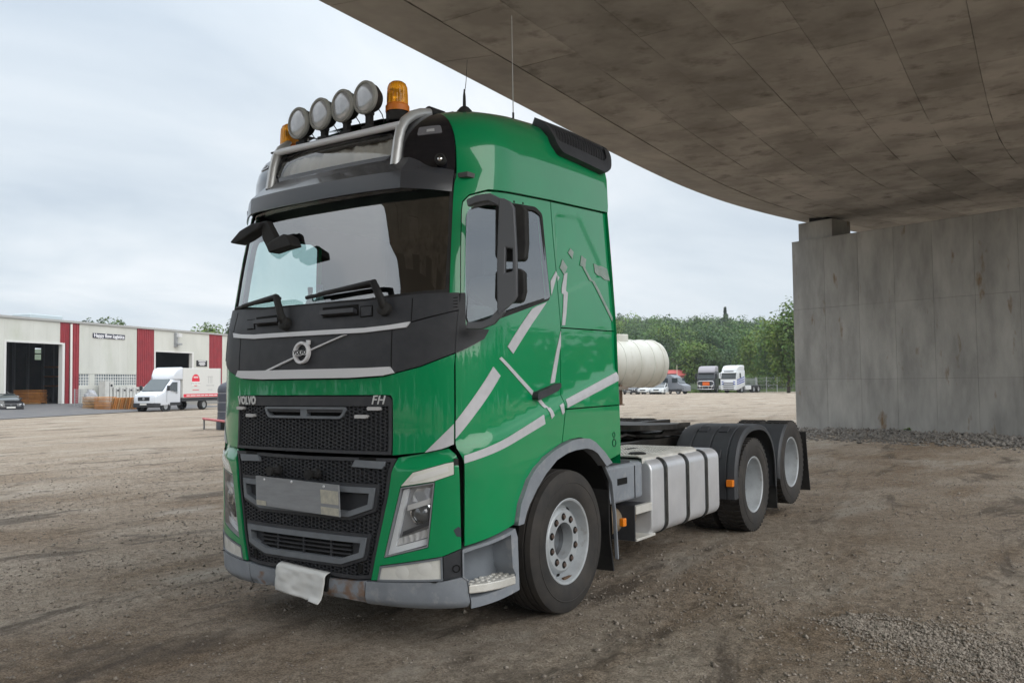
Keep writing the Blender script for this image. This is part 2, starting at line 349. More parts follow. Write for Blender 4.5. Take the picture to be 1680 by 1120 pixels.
# loose stones lying on the yard
def build_stones():
    n = 120000
    fa = math.atan2(CF[1], CF[0]); a = fa+RNG.uniform(-0.6, 0.6, n); r = 2.6+RNG.random(n)**2.0*22
    x = CAM[0]+r*np.cos(a); y = CAM[1]+r*np.sin(a)
    dens = vnoise(x*0.5+3, y*0.5+9)+0.6*vnoise(x*1.7, y*1.7)
    keep = RNG.random(n) < np.clip(0.45+dens*1.6, 0.08, 1); x = x[keep]; y = y[keep]; r = r[keep]
    # a drift of clean crushed stone, right foreground
    m = 9000; t = RNG.random(m); e0 = onZ(1380, 1010, 0); e1 = onZ(1720, 1105, 0)
    w = RNG.normal(0, 1, m)*0.22
    dx = e1[0]-e0[0]; dy = e1[1]-e0[1]; ln = math.hypot(dx, dy)
    x = np.concatenate([x, e0[0]+dx*t-dy/ln*w*(0.5+t)]); y = np.concatenate([y, e0[1]+dy*t+dx/ln*w*(0.5+t)])
    # stones heaped along the foot of the pier
    m2 = 7000; s = RNG.uniform(-0.5, 9, m2); tt = np.abs(RNG.normal(0, 0.9, m2))
    x = np.concatenate([x, -3.31+0.953*s-0.303*tt]); y = np.concatenate([y, 22.6-0.303*s-0.953*tt])
    n = len(x); sz = 0.0035+RNG.gamma(1.4, 0.0030, n); sz = np.minimum(sz, 0.026)
    sz[-m2:] = 0.012+RNG.gamma(2, 0.013, m2)
    sz[-m2-m:-m2] = 0.004+RNG.gamma(1.8, 0.0022, m)
    z = ground_z(x, y)
    base = np.array([(1, 0, 0), (-1, 0, 0), (0, 1, 0), (0, -1, 0), (0, 0, 1), (0, 0, -1)], float)
    fc = np.array([(0, 2, 4), (2, 1, 4), (1, 3, 4), (3, 0, 4), (2, 0, 5), (1, 2, 5), (3, 1, 5), (0, 3, 5)])
    th = RNG.uniform(0, 2*PI, n); c, s_ = np.cos(th), np.sin(th)
    V = base[None]*RNG.uniform(0.55, 1.3, (n, 6, 1)); V = V+RNG.normal(0, 0.18, (n, 6, 3)); V[:, :, 2] *= RNG.uniform(0.5, 0.9, (n, 1))
    vx = V[:, :, 0]*c[:, None]-V[:, :, 1]*s_[:, None]; vy = V[:, :, 0]*s_[:, None]+V[:, :, 1]*c[:, None]
    P = np.stack([vx*sz[:, None]+x[:, None], vy*sz[:, None]+y[:, None], V[:, :, 2]*sz[:, None]+(z+sz*0.25)[:, None]], -1).reshape(-1, 3)
    F = (fc[None]+np.arange(n)[:, None, None]*6).reshape(-1, 3)
    me = bpy.data.meshes.new('loose_gravel'); me.vertices.add(len(P)); me.vertices.foreach_set('co', P.ravel())
    me.loops.add(F.size); me.loops.foreach_set('vertex_index', F.ravel()); me.polygons.add(len(F))
    me.polygons.foreach_set('loop_start', np.arange(len(F))*3); me.polygons.foreach_set('loop_total', np.full(len(F), 3)); me.update(calc_edges=True)
    o = bpy.data.objects.new('loose_gravel', me); link(o)
    mi = np.zeros(n, int); mi[-m2:] = 1; me.polygons.foreach_set('material_index', np.repeat(mi, 8))
    me.materials.append(mat('loose_stone', (0.11, 0.09, 0.072), 0.9, c2=(0.37, 0.325, 0.275), nscale=40, lo=0.34, hi=0.66))
    me.materials.append(mat('dark_rubble', (0.09, 0.083, 0.075), 0.9, c2=(0.27, 0.25, 0.225), nscale=18, lo=0.34, hi=0.66))
    tag(o, 'small loose grey brown stones scattered over the gravel yard', 'gravel', kind='stuff')
build_stones()

# ================================================================== bridge
M_conc = mat('bridge_concrete', (0.34, 0.325, 0.30), 0.85, c2=(0.215, 0.205, 0.19), nscale=1.3, lo=0.32, hi=0.66, bump=0.25, bscale=55, c3=(0.13, 0.12, 0.11), n3=2.6, lo3=0.58, hi3=0.82, objrand=0.13, bdist=0.006)
M_soffit = mat('deck_soffit_concrete', (0.40, 0.375, 0.345), 0.85, c2=(0.265, 0.245, 0.222), nscale=0.9, lo=0.38, hi=0.62, bump=0.3, bscale=30, c3=(0.155, 0.138, 0.122), n3=2.3, lo3=0.54, hi3=0.76, objrand=0.14, bdist=0.006)
M_pier = mat('pier_concrete', (0.43, 0.42, 0.395), 0.85, c2=(0.27, 0.265, 0.25), nscale=2.2, lo=0.33, hi=0.66, bump=0.35, bscale=40, c3=(0.20, 0.135, 0.075), n3=3.6, lo3=0.625, hi3=0.74, objrand=0.08, bdist=0.006, stretch=(1, 1, 0.28))
M_joint = mat('dark_joint', (0.20, 0.185, 0.17), 0.95)
bridge = empty('road_bridge', (-3.0, 22.0, 0), label='concrete road bridge overhead with curved edge and wall-like pier', cat='bridge')
def bpart(o): o.parent = bridge; o.matrix_parent_inverse = Matrix.Translation((3.0, -22.0, 0)); return o
BZ = 6.42
BY = np.array([-40, -25, -12, -6, 0, 3.5, 7, 12.5, 16, 18.1, 21.15, 23.5, 27, 33, 40, 60.])
BXv = np.array([8.5, 2.6, -1.7, -3.0, -3.66, -3.84, -3.98, -4.27, -4.38, -4.33, -3.93, -3.38, -2.3, -0.1, 3.0, 14.])
def bedge(y):
    # smooth the breakpoints a little
    return np.mean([np.interp(y+k, BY, BXv) for k in (-2.2, -1.5, -0.8, 0, 0.8, 1.5, 2.2)], axis=0)
BW = 10.0
def build_bridge():
    ys = np.arange(-40, 60.1, 1.0)
    # slab and outer edge: cross-section swept along the curve (z up, offset from edge curve)
    sec = [(1.12, BZ+0.045), (BW-1.12, BZ+0.045), (BW, BZ+0.16), (BW, BZ+0.62), (BW-0.05, BZ+0.62), (BW-0.05, BZ+1.15), (BW-0.4, BZ+1.15), (BW-0.4, BZ+0.95), (0.4, BZ+0.95), (0.4, BZ+1.15), (0.05, BZ+1.15), (0.05, BZ+0.62), (0.0, BZ+0.62), (0.0, BZ+0.16)]
    vs = []; fs = []; k = len(sec)
    for y in ys:
        x0 = bedge(y)
        vs += [(x0+o, y, z) for o, z in sec]
    for i in range(len(ys)-1):
        for j in range(k):
            a = i*k+j; b = i*k+(j+1) % k; fs.append((a, a+k, b+k, b))
    fs.append(tuple(range(k))); fs.append(tuple((len(ys)-1)*k+j for j in range(k-1, -1, -1)))
    bpart(mesh('deck_slab', vs, fs, M_joint))
    # sloping edge strip, board marked
    M_edge = mat('deck_edge_concrete', (0.40, 0.37, 0.335), 0.85, c2=(0.27, 0.25, 0.23), nscale=1.0, bump=0.25, bscale=40, objrand=0.08)
    yy = np.arange(-8, 40, 2.4)
    for y0 in yy:
        q = np.linspace(y0+0.006, y0+2.394, 4); vs = []; fs = []
        for y in q:
            x0 = bedge(y); vs += [(x0-0.004, y, BZ+0.14), (x0+1.09, y, BZ+0.012), (x0+1.09, y, BZ+0.1), (x0-0.004, y, BZ+0.22)]
        for i in range(3):
            for j in range(4): fs.append((i*4+j, i*4+(j+1) % 4, i*4+4+(j+1) % 4, i*4+4+j))
        fs += [(3, 2, 1, 0), (12, 13, 14, 15)]
        bpart(mesh('edge_panel', vs, fs, M_edge))
    # formwork panels of the soffit
    rr = random.Random(5); pw, pl = 1.0, 2.0
    for j in range(8):
        off = 1.13+j*pw; sh = (j % 2)*pl*0.5
        for i in range(-3, 20):
            y0 = -3+i*pl+sh; y1 = y0+pl; g = 0.0035; dz = [BZ+rr.uniform(-0.006, 0.006) for _ in range(4)]
            bot = [(bedge(y0)+off+g, y0+g, dz[0]), (bedge(y0)+off+pw-g, y0+g, dz[1]), (bedge(y1)+off+pw-g, y1-g, dz[2]), (bedge(y1)+off+g, y1-g, dz[3])]
            top = [(x, y, BZ+0.06) for x, y, z in bot]
            bpart(mesh('soffit_panel', bot+top, [(3, 2, 1, 0), (4, 5, 6, 7), (0, 1, 5, 4), (1, 2, 6, 5), (2, 3, 7, 6), (3, 0, 4, 7)], M_soffit))
    # pier
    P0 = Vector((-3.32, 22.6, 0)); U = Vector((0.953, -0.303, 0)).normalized(); Nn = Vector((U.y, -U.x, 0))   # Nn points to the camera side
    if Nn.dot(Vector((CAM[0], CAM[1], 0))-P0) < 0: Nn = -Nn
    PL, PH, PT = 9.6, 5.77, 1.3
    core = MB(); c = [P0+U*0.03-Nn*0.03, P0+U*(PL-0.03)-Nn*0.03, P0+U*(PL-0.03)-Nn*(PT-0.03), P0+U*0.03-Nn*(PT-0.03)]
    core.prism([(v.x, v.y, -0.6) for v in c], (0, 0, PH+0.58)); pier = bpart(core.build('pier', mat('pier_joint', (0.15, 0.143, 0.133), 0.95)))
    rows = [(-0.5, 1.62), (1.62, 3.72), (3.72, 5.77)]; g = 0.0028
    def face(o, du, length, nrm, widths):
        s = 0.0; k = 0
        while s < length-0.01:
            w = min(widths, length-s)
            for z0, z1 in rows:
                dd = [rr.uniform(0, 0.005) for _ in range(4)]
                f = [o+du*(s+g)+nrm*dd[0], o+du*(s+w-g)+nrm*dd[1], o+du*(s+w-g)+nrm*dd[2], o+du*(s+g)+nrm*dd[3]]
                zz = [z0+g, z0+g, z1-g, z1-g]
                fr = [(v.x, v.y, z) for v, z in zip(f, zz)]; bk = [(v.x-nrm.x*0.06, v.y-nrm.y*0.06, z) for v, z in zip(f, zz)]
                p = mesh('formwork_panel', fr+bk, [(0, 1, 2, 3), (7, 6, 5, 4), (4, 5, 1, 0), (5, 6, 2, 1), (6, 7, 3, 2), (7, 4, 0, 3)], M_pier); p.parent = pier
            s += w; k += 1
    face(P0, U, PL, Nn, 1.06)
    face(P0-Nn*PT, U, PL, -Nn, 1.06)
    face(P0-U*0.0, -Nn, PT, -U, 1.3)
    # top cap of the pier and the bearing blocks
    M_rs = mat('rust_streak', (0.17, 0.105, 0.05), 0.9, c2=(0.23, 0.17, 0.11), nscale=30)
    cap = MB().prism([(v.x, v.y, PH-0.02) for v in (P0-U*0.004+Nn*0.004, P0+U*PL+Nn*0.004, P0+U*PL-Nn*PT, P0-U*0.004-Nn*PT)], (0, 0, 0.03)); bpart(cap.build('pier_cap', M_pier))
    for s in (0.17, 7.9):
        b0 = P0+U*s-Nn*0.10; q = [b0, b0+U*1.12, b0+U*1.12-Nn*1.0, b0-Nn*1.0]
        o = bpart(MB().prism([(v.x, v.y, PH+0.01) for v in q], (0, 0, 0.545)).build('bearing_block', M_pier, bevel=0.015))
        q = [b0+U*0.25-Nn*0.2, b0+U*0.85-Nn*0.2, b0+U*0.85-Nn*0.8, b0+U*0.25-Nn*0.8]
        bpart(MB().prism([(v.x, v.y, PH+0.55) for v in q], (0, 0, 0.16)).build('bearing_pad', M_black))
build_bridge()
# ================================================================== tractor unit: cab skin
truck = empty('tractor_unit', (0, 0, 0), label='green tractor unit with silver stripes, spotlights on the roof, parked under the bridge edge', cat='truck')
PN, PD, YREAR = 2.8, 0.65, 2.13
XS_T = np.array([(0.1, 1.200), (0.5, 1.222), (1.05, 1.238), (1.54, 1.2315), (2.0, 1.222), (2.5, 1.190), (2.94, 1.158), (3.3, 1.13), (3.6, 1.10)])
YC_T = np.array([(0.1, 0.05), (0.30, 0.02), (0.55, 0.01), (1.1, 0.015), (1.3, 0.025), (1.8, 0.03), (2.0, 0.045), (2.12, 0.075), (2.45, 0.125), (2.8, 0.19), (3.0, 0.24), (3.3, 0.33)])
_zz = np.linspace(0.1, 3.6, 351)
def _smooth(t):
    y = np.interp(_zz, t[:, 0], t[:, 1]); k = np.hanning(17); k /= k.sum(); yp = np.pad(y, 8, mode='edge'); return np.convolve(yp, k, 'valid')
XS_S, YC_S = _smooth(XS_T), _smooth(YC_T)
# plan curve of the front quarter by arc length
_t = np.linspace(0, PI/2, 4000); _cx = np.sin(_t)**(2/PN); _cy = 1-np.cos(_t)**(2/PN)
_al = np.concatenate([[0], np.cumsum(np.hypot(np.diff(_cx*1.23), np.diff(_cy*PD)))]); LA = _al[-1]
def roofH(y): return np.interp(y, [0.0, 0.2, 0.4, 0.55, 0.8, 1.06, 1.4, 1.8, 2.2], [3.27, 3.345, 3.42, 3.465, 3.525, 3.575, 3.61, 3.63, 3.63])
def surf(a, v):
    a = np.asarray(a, float); v = np.asarray(v, float); aa = np.abs(a)
    z0 = np.minimum(v, 3.0); xs = np.interp(z0, _zz, XS_S); yc = np.interp(z0, _zz, YC_S)
    x = np.interp(aa, _al, _cx); y = np.interp(aa, _al, _cy)
    X = xs*x; Y = np.where(aa <= LA, yc+PD*y, yc+PD+(aa-LA))
    th = np.clip((v-3.0)/0.5, 0, 1)*PI/2*0.9995
    c = np.cos(th)**0.5; s = np.sin(th)**0.62
    X = X*c; Y = np.where(Y < 1.2, 1.2+(Y-1.2)*(c*0.75+0.25*np.minimum(1, c*1.6)), Y)
    Z = np.where(v <= 3.0, z0, 3.0+(roofH(Y)-3.0)*s)
    return np.stack([np.sign(a)*X, Y, Z], -1)
def snorm(a, v):
    h = 2e-3
    da = surf(a+h, v)-surf(a-h, v); dv = surf(a, v+h)-surf(a, v-h); n = np.cross(da, dv); return n/(np.linalg.norm(n, axis=-1, keepdims=True)+1e-12)
def aY(y, v): return LA+y-(float(np.interp(min(v, 3.0), _zz, YC_S))+PD)
_ga, _gv = np.meshgrid(np.linspace(-1.75, LA+1.6, 300), np.linspace(0.15, 3.4, 200)); _gp = surf(_ga, _gv); _gn = snorm(_ga, _gv)
_vis = ((CAM-_gp)*_gn).sum(-1) > 0.02; _gpx = proj(_gp)
def A(px, py):
    d = np.hypot(_gpx[..., 0]-px, _gpx[..., 1]-py); d[~_vis] = 1e9; k = np.unravel_index(d.argmin(), d.shape); a, v = _ga[k], _gv[k]
    for _ in range(8):
        f = proj(surf(a, v))-np.array([px, py]); h = 1e-3
        J = np.stack([(proj(surf(a+h, v))-proj(surf(a-h, v)))/(2*h), (proj(surf(a, v+h))-proj(surf(a, v-h)))/(2*h)], -1)
        try: st = np.linalg.solve(J, f)
        except Exception: break
        st = np.clip(st, -0.05, 0.05); a -= st[0]; v -= st[1]
    return (float(a), float(np.clip(v, 0.1, 3.499)))
def AL(pts): return [A(*p) for p in pts]
def mir(loop): return [(-a, v) for a, v in loop][::-1]
def sym(half):
    """half: points from the top centre round the truck's left side to the bottom centre"""
    return half + [(-a, v) for a, v in half[::-1] if abs(a) > 1e-4]
def area(l): return 0.5*sum(l[i][0]*l[(i+1) % len(l)][1]-l[(i+1) % len(l)][0]*l[i][1] for i in range(len(l)))
def ccw(l): return l if area(l) > 0 else l[::-1]
def inset(loop, d):
    l = ccw(loop); n = len(l); out = []
    for i in range(n):
        p0, p1, p2 = np.array(l[i-1]), np.array(l[i]), np.array(l[(i+1) % n])
        e1 = (p1-p0)/(np.linalg.norm(p1-p0)+1e-9); e2 = (p2-p1)/(np.linalg.norm(p2-p1)+1e-9)
        n1 = np.array([-e1[1], e1[0]]); n2 = np.array([-e2[1], e2[0]]); b = n1+n2; b = b/(np.linalg.norm(b)+1e-9)
        k = d/max(0.35, b@n1); out.append(tuple(p1+b*k))
    return out
def rnd(loop, r, n=4):
    l = loop; out = []; N = len(l)
    for i in range(N):
        p0, p1, p2 = np.array(l[i-1]), np.array(l[i]), np.array(l[(i+1) % N])
        rr = min(r, 0.45*np.linalg.norm(p1-p0), 0.45*np.linalg.norm(p2-p1))
        a = p1+(p0-p1)/(np.linalg.norm(p0-p1)+1e-9)*rr; b = p1+(p2-p1)/(np.linalg.norm(p2-p1)+1e-9)*rr
        for k in range(n+1):
            t = k/n; out.append(tuple((1-t)**2*a+2*t*(1-t)*p1+t*t*b))
    return out
def pip(P, loop):
    P = np.atleast_2d(P); x, y = P[:, 0], P[:, 1]; ins = np.zeros(len(P), bool); n = len(loop)
    for i in range(n):
        x0, y0 = loop[i]; x1, y1 = loop[(i+1) % n]
        c = ((y0 > y) != (y1 > y)) & (x < (x1-x0)*(y-y0)/((y1-y0) if y1 != y0 else 1e-12)+x0); ins ^= c
    return ins
def pdist(P, loop, closed=True):
    P = np.atleast_2d(P); d = np.full(len(P), 1e9); n = len(loop)
    for i in range(n if closed else n-1):
        a = np.array(loop[i]); b = np.array(loop[(i+1) % n]); ab = b-a
        t = np.clip(((P-a)@ab)/(ab@ab+1e-12), 0, 1); d = np.minimum(d, np.linalg.norm(P-a-t[:, None]*ab, axis=1))
    return d
def dens(loop, step, closed=True):
    out = []; n = len(loop)
    for i in range(n if closed else n-1):
        a = np.array(loop[i]); b = np.array(loop[(i+1) % n]); k = max(1, int(math.ceil(np.linalg.norm(b-a)/step)))
        out += [tuple(a+(b-a)*j/k) for j in range(k)]
    if not closed: out.append(tuple(loop[-1]))
    return out
def patch(name, loop, m, parent=None, off=0.0, thick=0.02, grid=0.05, holes=(), disp=None, lines=(), sf=None, back=False):
    """a panel of the given outline (in skin coordinates) laid on the cab skin, smooth outside, with turned-in edges"""
    sf = sf or surf
    loop = ccw(dens(loop, grid)); holes = [dens(ccw(h), grid) for h in holes]
    pts = list(loop); edges = [(i, (i+1) % len(loop)) for i in range(len(loop))]
    for h in holes:
        k = len(pts); pts += h; edges += [(k+i, k+(i+1) % len(h)) for i in range(len(h))]
    for ln in lines:
        ln = dens(ln, grid, False); k = len(pts); pts += ln; edges += [(k+i, k+i+1) for i in range(len(ln)-1)]
    L_ = np.array(loop); lo, hi = L_.min(0), L_.max(0)
    gx, gy = np.meshgrid(np.arange(lo[0]+grid/2, hi[0], grid), np.arange(lo[1]+grid/2, hi[1], grid)); G = np.stack([gx.ravel(), gy.ravel()], -1)
    if len(G):
        ok = pip(G, loop) & (pdist(G, loop) > grid*0.45)
        for h in holes: ok &= ~pip(G, h) & (pdist(G, h) > grid*0.45)
        for ln in lines: ok &= pdist(G, ln, False) > grid*0.35
        pts += [tuple(g) for g in G[ok]]
    r = delaunay_2d_cdt([Vector(p) for p in pts], edges, [], 0, 1e-6)
    V = np.array([tuple(v) for v in r[0]]); T = [tuple(f) for f in r[2]]
    C = np.array([V[list(t)].mean(0) for t in T]); ok = pip(C, loop)
    for h in holes: ok &= ~pip(C, h)
    T = [t for t, k in zip(T, ok) if k]
    def orient(t):
        a, b, c = V[list(t)]; return t if (b[0]-a[0])*(c[1]-a[1])-(c[0]-a[0])*(b[1]-a[1]) > 0 else t[::-1]
    T = [orient(t) for t in T]
    o_ = np.full(len(V), off, float)
    if disp is not None: o_ = o_+disp(V[:, 0], V[:, 1])
    if sf is surf: P0 = surf(V[:, 0], V[:, 1]); Nn = snorm(V[:, 0], V[:, 1])
    else: P0, Nn = sf(V[:, 0], V[:, 1])
    P = P0+Nn*o_[:, None]
    cnt = {}
    for t in T:
        for i in range(3):
            e = (t[i], t[(i+1) % 3]); k = (min(e), max(e)); cnt[k] = None if k in cnt else e
    be = [e for e in cnt.values() if e is not None]
    verts = [tuple(p) for p in P]; faces = list(T); flat = []
    if thick > 0:
        bi = {}
        for i in {i for e in be for i in e}:
            k = len(verts); verts.append(tuple(P[i])); verts.append(tuple(P[i]-Nn[i]*thick)); bi[i] = k
        for a, b in be:
            flat.append(len(faces)); faces.append((bi[b], bi[a], bi[a]+1, bi[b]+1))
        if back:
            k = len(verts); verts += [tuple(p) for p in (P-Nn*thick)]
            for t in T: faces.append(tuple(k+i for i in t[::-1]))
    def full(a_, v_):
        off_ = np.full(len(a_), off, float)
        if disp is not None: off_ = off_+disp(a_, v_)
        return surf(a_, v_)+snorm(a_, v_)*off_[:, None]
    vn = np.zeros((len(verts), 3))
    if sf is surf:
        hh_ = 0.0015; da_ = full(V[:, 0]+hh_, V[:, 1])-full(V[:, 0]-hh_, V[:, 1]); dv_ = full(V[:, 0], V[:, 1]+hh_)-full(V[:, 0], V[:, 1]-hh_); an_ = np.cross(da_, dv_)
        vn[:len(V)] = an_/(np.linalg.norm(an_, axis=1, keepdims=True)+1e-12)
    used = sorted({i for f in faces for i in f}); rm = {k: n_ for n_, k in enumerate(used)}
    vn = vn[used]; verts = [verts[k] for k in used]; faces = [tuple(rm[i] for i in f) for f in faces]
    me = bpy.data.meshes.new(name); me.from_pydata(verts, [], faces)
    me.polygons.foreach_set('use_smooth', [True]*len(me.polygons))
    me.update(); me.normals_split_custom_set_from_vertices([tuple(x) for x in vn])
    me.materials.append(m); o = bpy.data.objects.new(name, me); link(o, parent); return o

# --- glass
def glass_mat(name, tint, refl=1.0, f0=0.05):
    """thin pane: tinted see-through plus a mirror reflection that grows at grazing angles (Schlick), the same from both sides"""
    m = bpy.data.materials.new(name); m.use_nodes = True; nt = m.node_tree; nt.nodes.clear(); lk = nt.links.new
    tr = nt.nodes.new('ShaderNodeBsdfTransparent'); tr.inputs[0].default_value = (*tint, 1)
    gl = nt.nodes.new('ShaderNodeBsdfGlossy'); gl.inputs['Roughness'].default_value = 0.0; gl.inputs['Color'].default_value = (refl, refl, refl, 1)
    g = nt.nodes.new('ShaderNodeNewGeometry'); dt = nt.nodes.new('ShaderNodeVectorMath'); dt.operation = 'DOT_PRODUCT'; lk(g.outputs['Normal'], dt.inputs[0]); lk(g.outputs['Incoming'], dt.inputs[1])
    def mth(op, a, b=None):
        n = nt.nodes.new('ShaderNodeMath'); n.operation = op
        for i, v in enumerate((a, b)):
            if v is None: continue
            if isinstance(v, (int, float)): n.inputs[i].default_value = v
            else: lk(v, n.inputs[i])
        return n.outputs[0]
    c = mth('ABSOLUTE', dt.outputs['Value']); k = mth('POWER', mth('SUBTRACT', 1.0, c), 5.0); f = mth('ADD', mth('MULTIPLY', k, 1-f0), f0)
    mx = nt.nodes.new('ShaderNodeMixShader'); out = nt.nodes.new('ShaderNodeOutputMaterial')
    lk(f, mx.inputs[0]); lk(tr.outputs[0], mx.inputs[1]); lk(gl.outputs[0], mx.inputs[2]); lk(mx.outputs[0], out.inputs[0]); return m
G_wind = glass_mat('windscreen_glass', (0.82, 0.95, 0.93), 0.95, 0.28)
G_side = glass_mat('side_window_glass', (0.74, 0.92, 0.90), 0.95, 0.27)
G_lens = glass_mat('lamp_cover_glass', (0.95, 0.96, 0.97), 1.0, 0.045)

# --- feature lines on the flank: the lower body stands proud below a rising shoulder line
_c0 = A(746, 727); _c1 = A(1013, 603); _d0 = A(748, 741); _d1 = A(1014, 617)
def _ln(p, q, a): return p[1]+(q[1]-p[1])*(a-p[0])/(q[0]-p[0])
def d_side(a, v):
    a = np.abs(a); up = _ln(_c0, _c1, a); dn = _ln(_d0, _d1, a); t = np.clip((up-v)/(up-dn+1e-6), 0, 1)
    return -0.024*(1-t)*np.clip((a-1.0)/0.25, 0, 1)
def ext(p, q, a0, a1): return [(a0, _ln(p, q, a0)), (a1, _ln(p, q, a1))]
LN_UP, LN_DN = ext(_c0, _c1, _c0[0]-.02, LA+1.7), ext(_d0, _d1, _d0[0]-.02, LA+1.7)
LN_U2 = ext((_c0[0], _c0[1]*.5+_d0[1]*.5), (_c1[0], _c1[1]*.5+_d1[1]*.5), _c0[0]-.02, LA+1.7)
def mirl(l): return [(-a, v) for a, v in l]
GAP = 0.0045

# --- outlines on the visible flank
win = rnd(AL([(765, 351), (774, 338), (800, 331), (840, 335), (882, 342), (892, 352), (905, 488), (820, 519), (769, 533), (764, 520)]), 0.025)
door = AL([(746.5, 590), (752, 540), (755.5, 481), (757, 345), (759, 330), (770, 319), (801, 311), (908, 329), (913, 400), (917.5, 446), (922, 502), (925, 537), (925, 647), (928, 668), (922, 727),
           (917, 730), (890, 750), (863, 786), (849, 826), (844, 860), (761, 897), (761, 760), (758, 751), (748, 735), (746.5, 727)])
rr_ = lambda v: aY(YREAR, v)
bY = [A(908, 329), A(913, 400), A(917.5, 446), A(922, 502), A(925, 537)]
v_a, v_b, v_c, v_d = A(994, 348)[1], A(1012, 543)[1], A(1016, 664)[1], A(1019, 744)[1]
sl_up = bY+[(rr_(v_b), v_b), (rr_(v_a), v_a)]
sl_mid = [A(925, 537), A(925, 647), A(928, 671), (rr_(v_c), v_c), (rr_(v_b), v_b)]
sl_low = [A(928, 671), A(922, 727), A(936, 721), A(951, 718), A(969, 722), A(987, 740), A(997, 756), (rr_(v_d), v_d), (rr_(v_c), v_c)]
emb = rnd(AL([(915, 350), (956, 355), (990, 432), (990, 455), (921, 486)]), 0.03)
emb_in = inset(emb, 0.014)
def d_emb(a, v):
    P = np.stack([np.abs(a), v], -1); ins = pip(P, emb); d = np.where(ins, pdist(P, emb), 0.0); t = np.clip(d/0.014, 0, 1)
    return -0.017*t*t*(3-2*t)
a_f = A(748, 270)[0]
roof_lo = AL([(755.5, 481), (757, 345), (759, 330), (770, 319), (801, 311), (908, 329)])
cabside = [A(737, 481)]+roof_lo+[(rr_(v_a), v_a), (rr_(v_a), 3.492), (a_f, 3.492), (a_f, 3.1), (A(748, 290)[0], A(748, 290)[1]), A(745, 300)]
WIN = {1: win, -1: [(a+0.09, v) for a, v in win]}
def build_skin(s):
    f = (lambda l: l) if s > 0 else mir
    fl = (lambda l: l) if s > 0 else mirl
    win = WIN[s]
    side = inset(ccw(f(cabside)), GAP/2); patch('cab_side_frame', side, M_green, truck, grid=0.06)
    d = patch('door', inset(ccw(f(door)), GAP), M_green, truck, holes=[f(win)], disp=d_side, lines=[fl(LN_UP), fl(LN_U2), fl(LN_DN)], thick=0.03, grid=0.035)
    if s > 0: d['label'] = 'green driver door with silver stripes'
    ring = ccw(f(win)); patch('window_trim', inset(ring, -0.016), M_black, d, off=-0.02, thick=0.02, holes=[inset(ring, 0.012)], grid=0.06)
    wp = surf(np.array(ring)[:, 0], np.array(ring)[:, 1]); wc = wp.mean(0); wn_ = np.linalg.svd(wp-wc)[2][2]; wn_ = wn_*np.sign(wn_[0]*s)
    gp_ = [q_-wn_*(((q_-wc)@wn_)+0.035) for q_ in wp]; mesh('window_glass', gp_, [tuple(range(len(gp_)))], G_side, d)
    patch('sleeper_panel', inset(ccw(f(sl_up)), GAP), M_green, truck, disp=lambda a, v: d_emb(a, v)+d_side(a, v), lines=[fl(emb+[emb[0]]), fl(emb_in+[emb_in[0]])], grid=0.03)
    patch('sleeper_panel', inset(ccw(f(sl_mid)), GAP), M_green, truck, disp=d_side, lines=[fl(LN_UP), fl(LN_U2), fl(LN_DN)], grid=0.06)
    patch('sleeper_panel', inset(ccw(f(sl_low)), GAP), M_green, truck, disp=d_side, lines=[fl(LN_UP), fl(LN_DN)], grid=0.06)
    # door handle in its scoop
    hb = AL([(878, 646), (880, 643), (916, 628), (917, 634), (912, 641), (881, 656), (878, 654)])
    patch('door_handle', f(hb), M_dark, d, off=0.022, thick=0.05, grid=0.03)
for s in (1, -1): build_skin(s)

# inner shell behind the gaps, and the rear wall
in_out = AL([(741, 478), (742, 700), (762, 890), (843, 858), (850, 823), (863, 786), (890, 750), (917, 730), (951, 718), (969, 722), (987, 740), (997, 756)])+[(rr_(1.0)-.01, 1.1), (rr_(3.0)-.01, 3.42), (a_f, 3.42)]
for s in (1, -1):
    f = (lambda l: l) if s > 0 else mir
    patch('inner_shell', ccw(f(in_out)), M_void, truck, off=-0.062, thick=0, holes=[f(inset(ccw(WIN[s]), -0.004))], grid=0.06)
vv = np.concatenate([np.linspace(0.98, 3.0, 15), np.linspace(3.0, 3.492, 12)[1:]])
ringR = [surf(rr_(min(z, 3.0)), z) for z in vv]; ringR = [(p[0]-0.002, YREAR-0.004, p[2]) for p in ringR]
back = ringR+[(-x, y, z) for x, y, z in ringR[::-1]]
mesh('cab_rear_wall', back, [tuple(range(len(back)))], M_green, truck)
mesh('cab_rear_lining', [(x*0.96, YREAR-0.07, z) for x, y, z in back], [tuple(range(len(back)))], mat('cab_lining', (0.03, 0.03, 0.032), 0.9), truck)
# roof top between the two side frames
ys = np.linspace(0.45, YREAR, 14); vs = []; fs = []
for y in ys:
    for k, x in enumerate((-0.30, -0.15, 0, 0.15, 0.30)): vs.append((x, y, float(roofH(y))-0.004+(0.006 if k == 2 else 0)))
for i in range(len(ys)-1):
    for k in range(4): fs.append((i*5+k, i*5+k+1, i*5+k+6, i*5+k+5))
mesh('roof_top', vs, fs, M_green, truck, smooth=True)

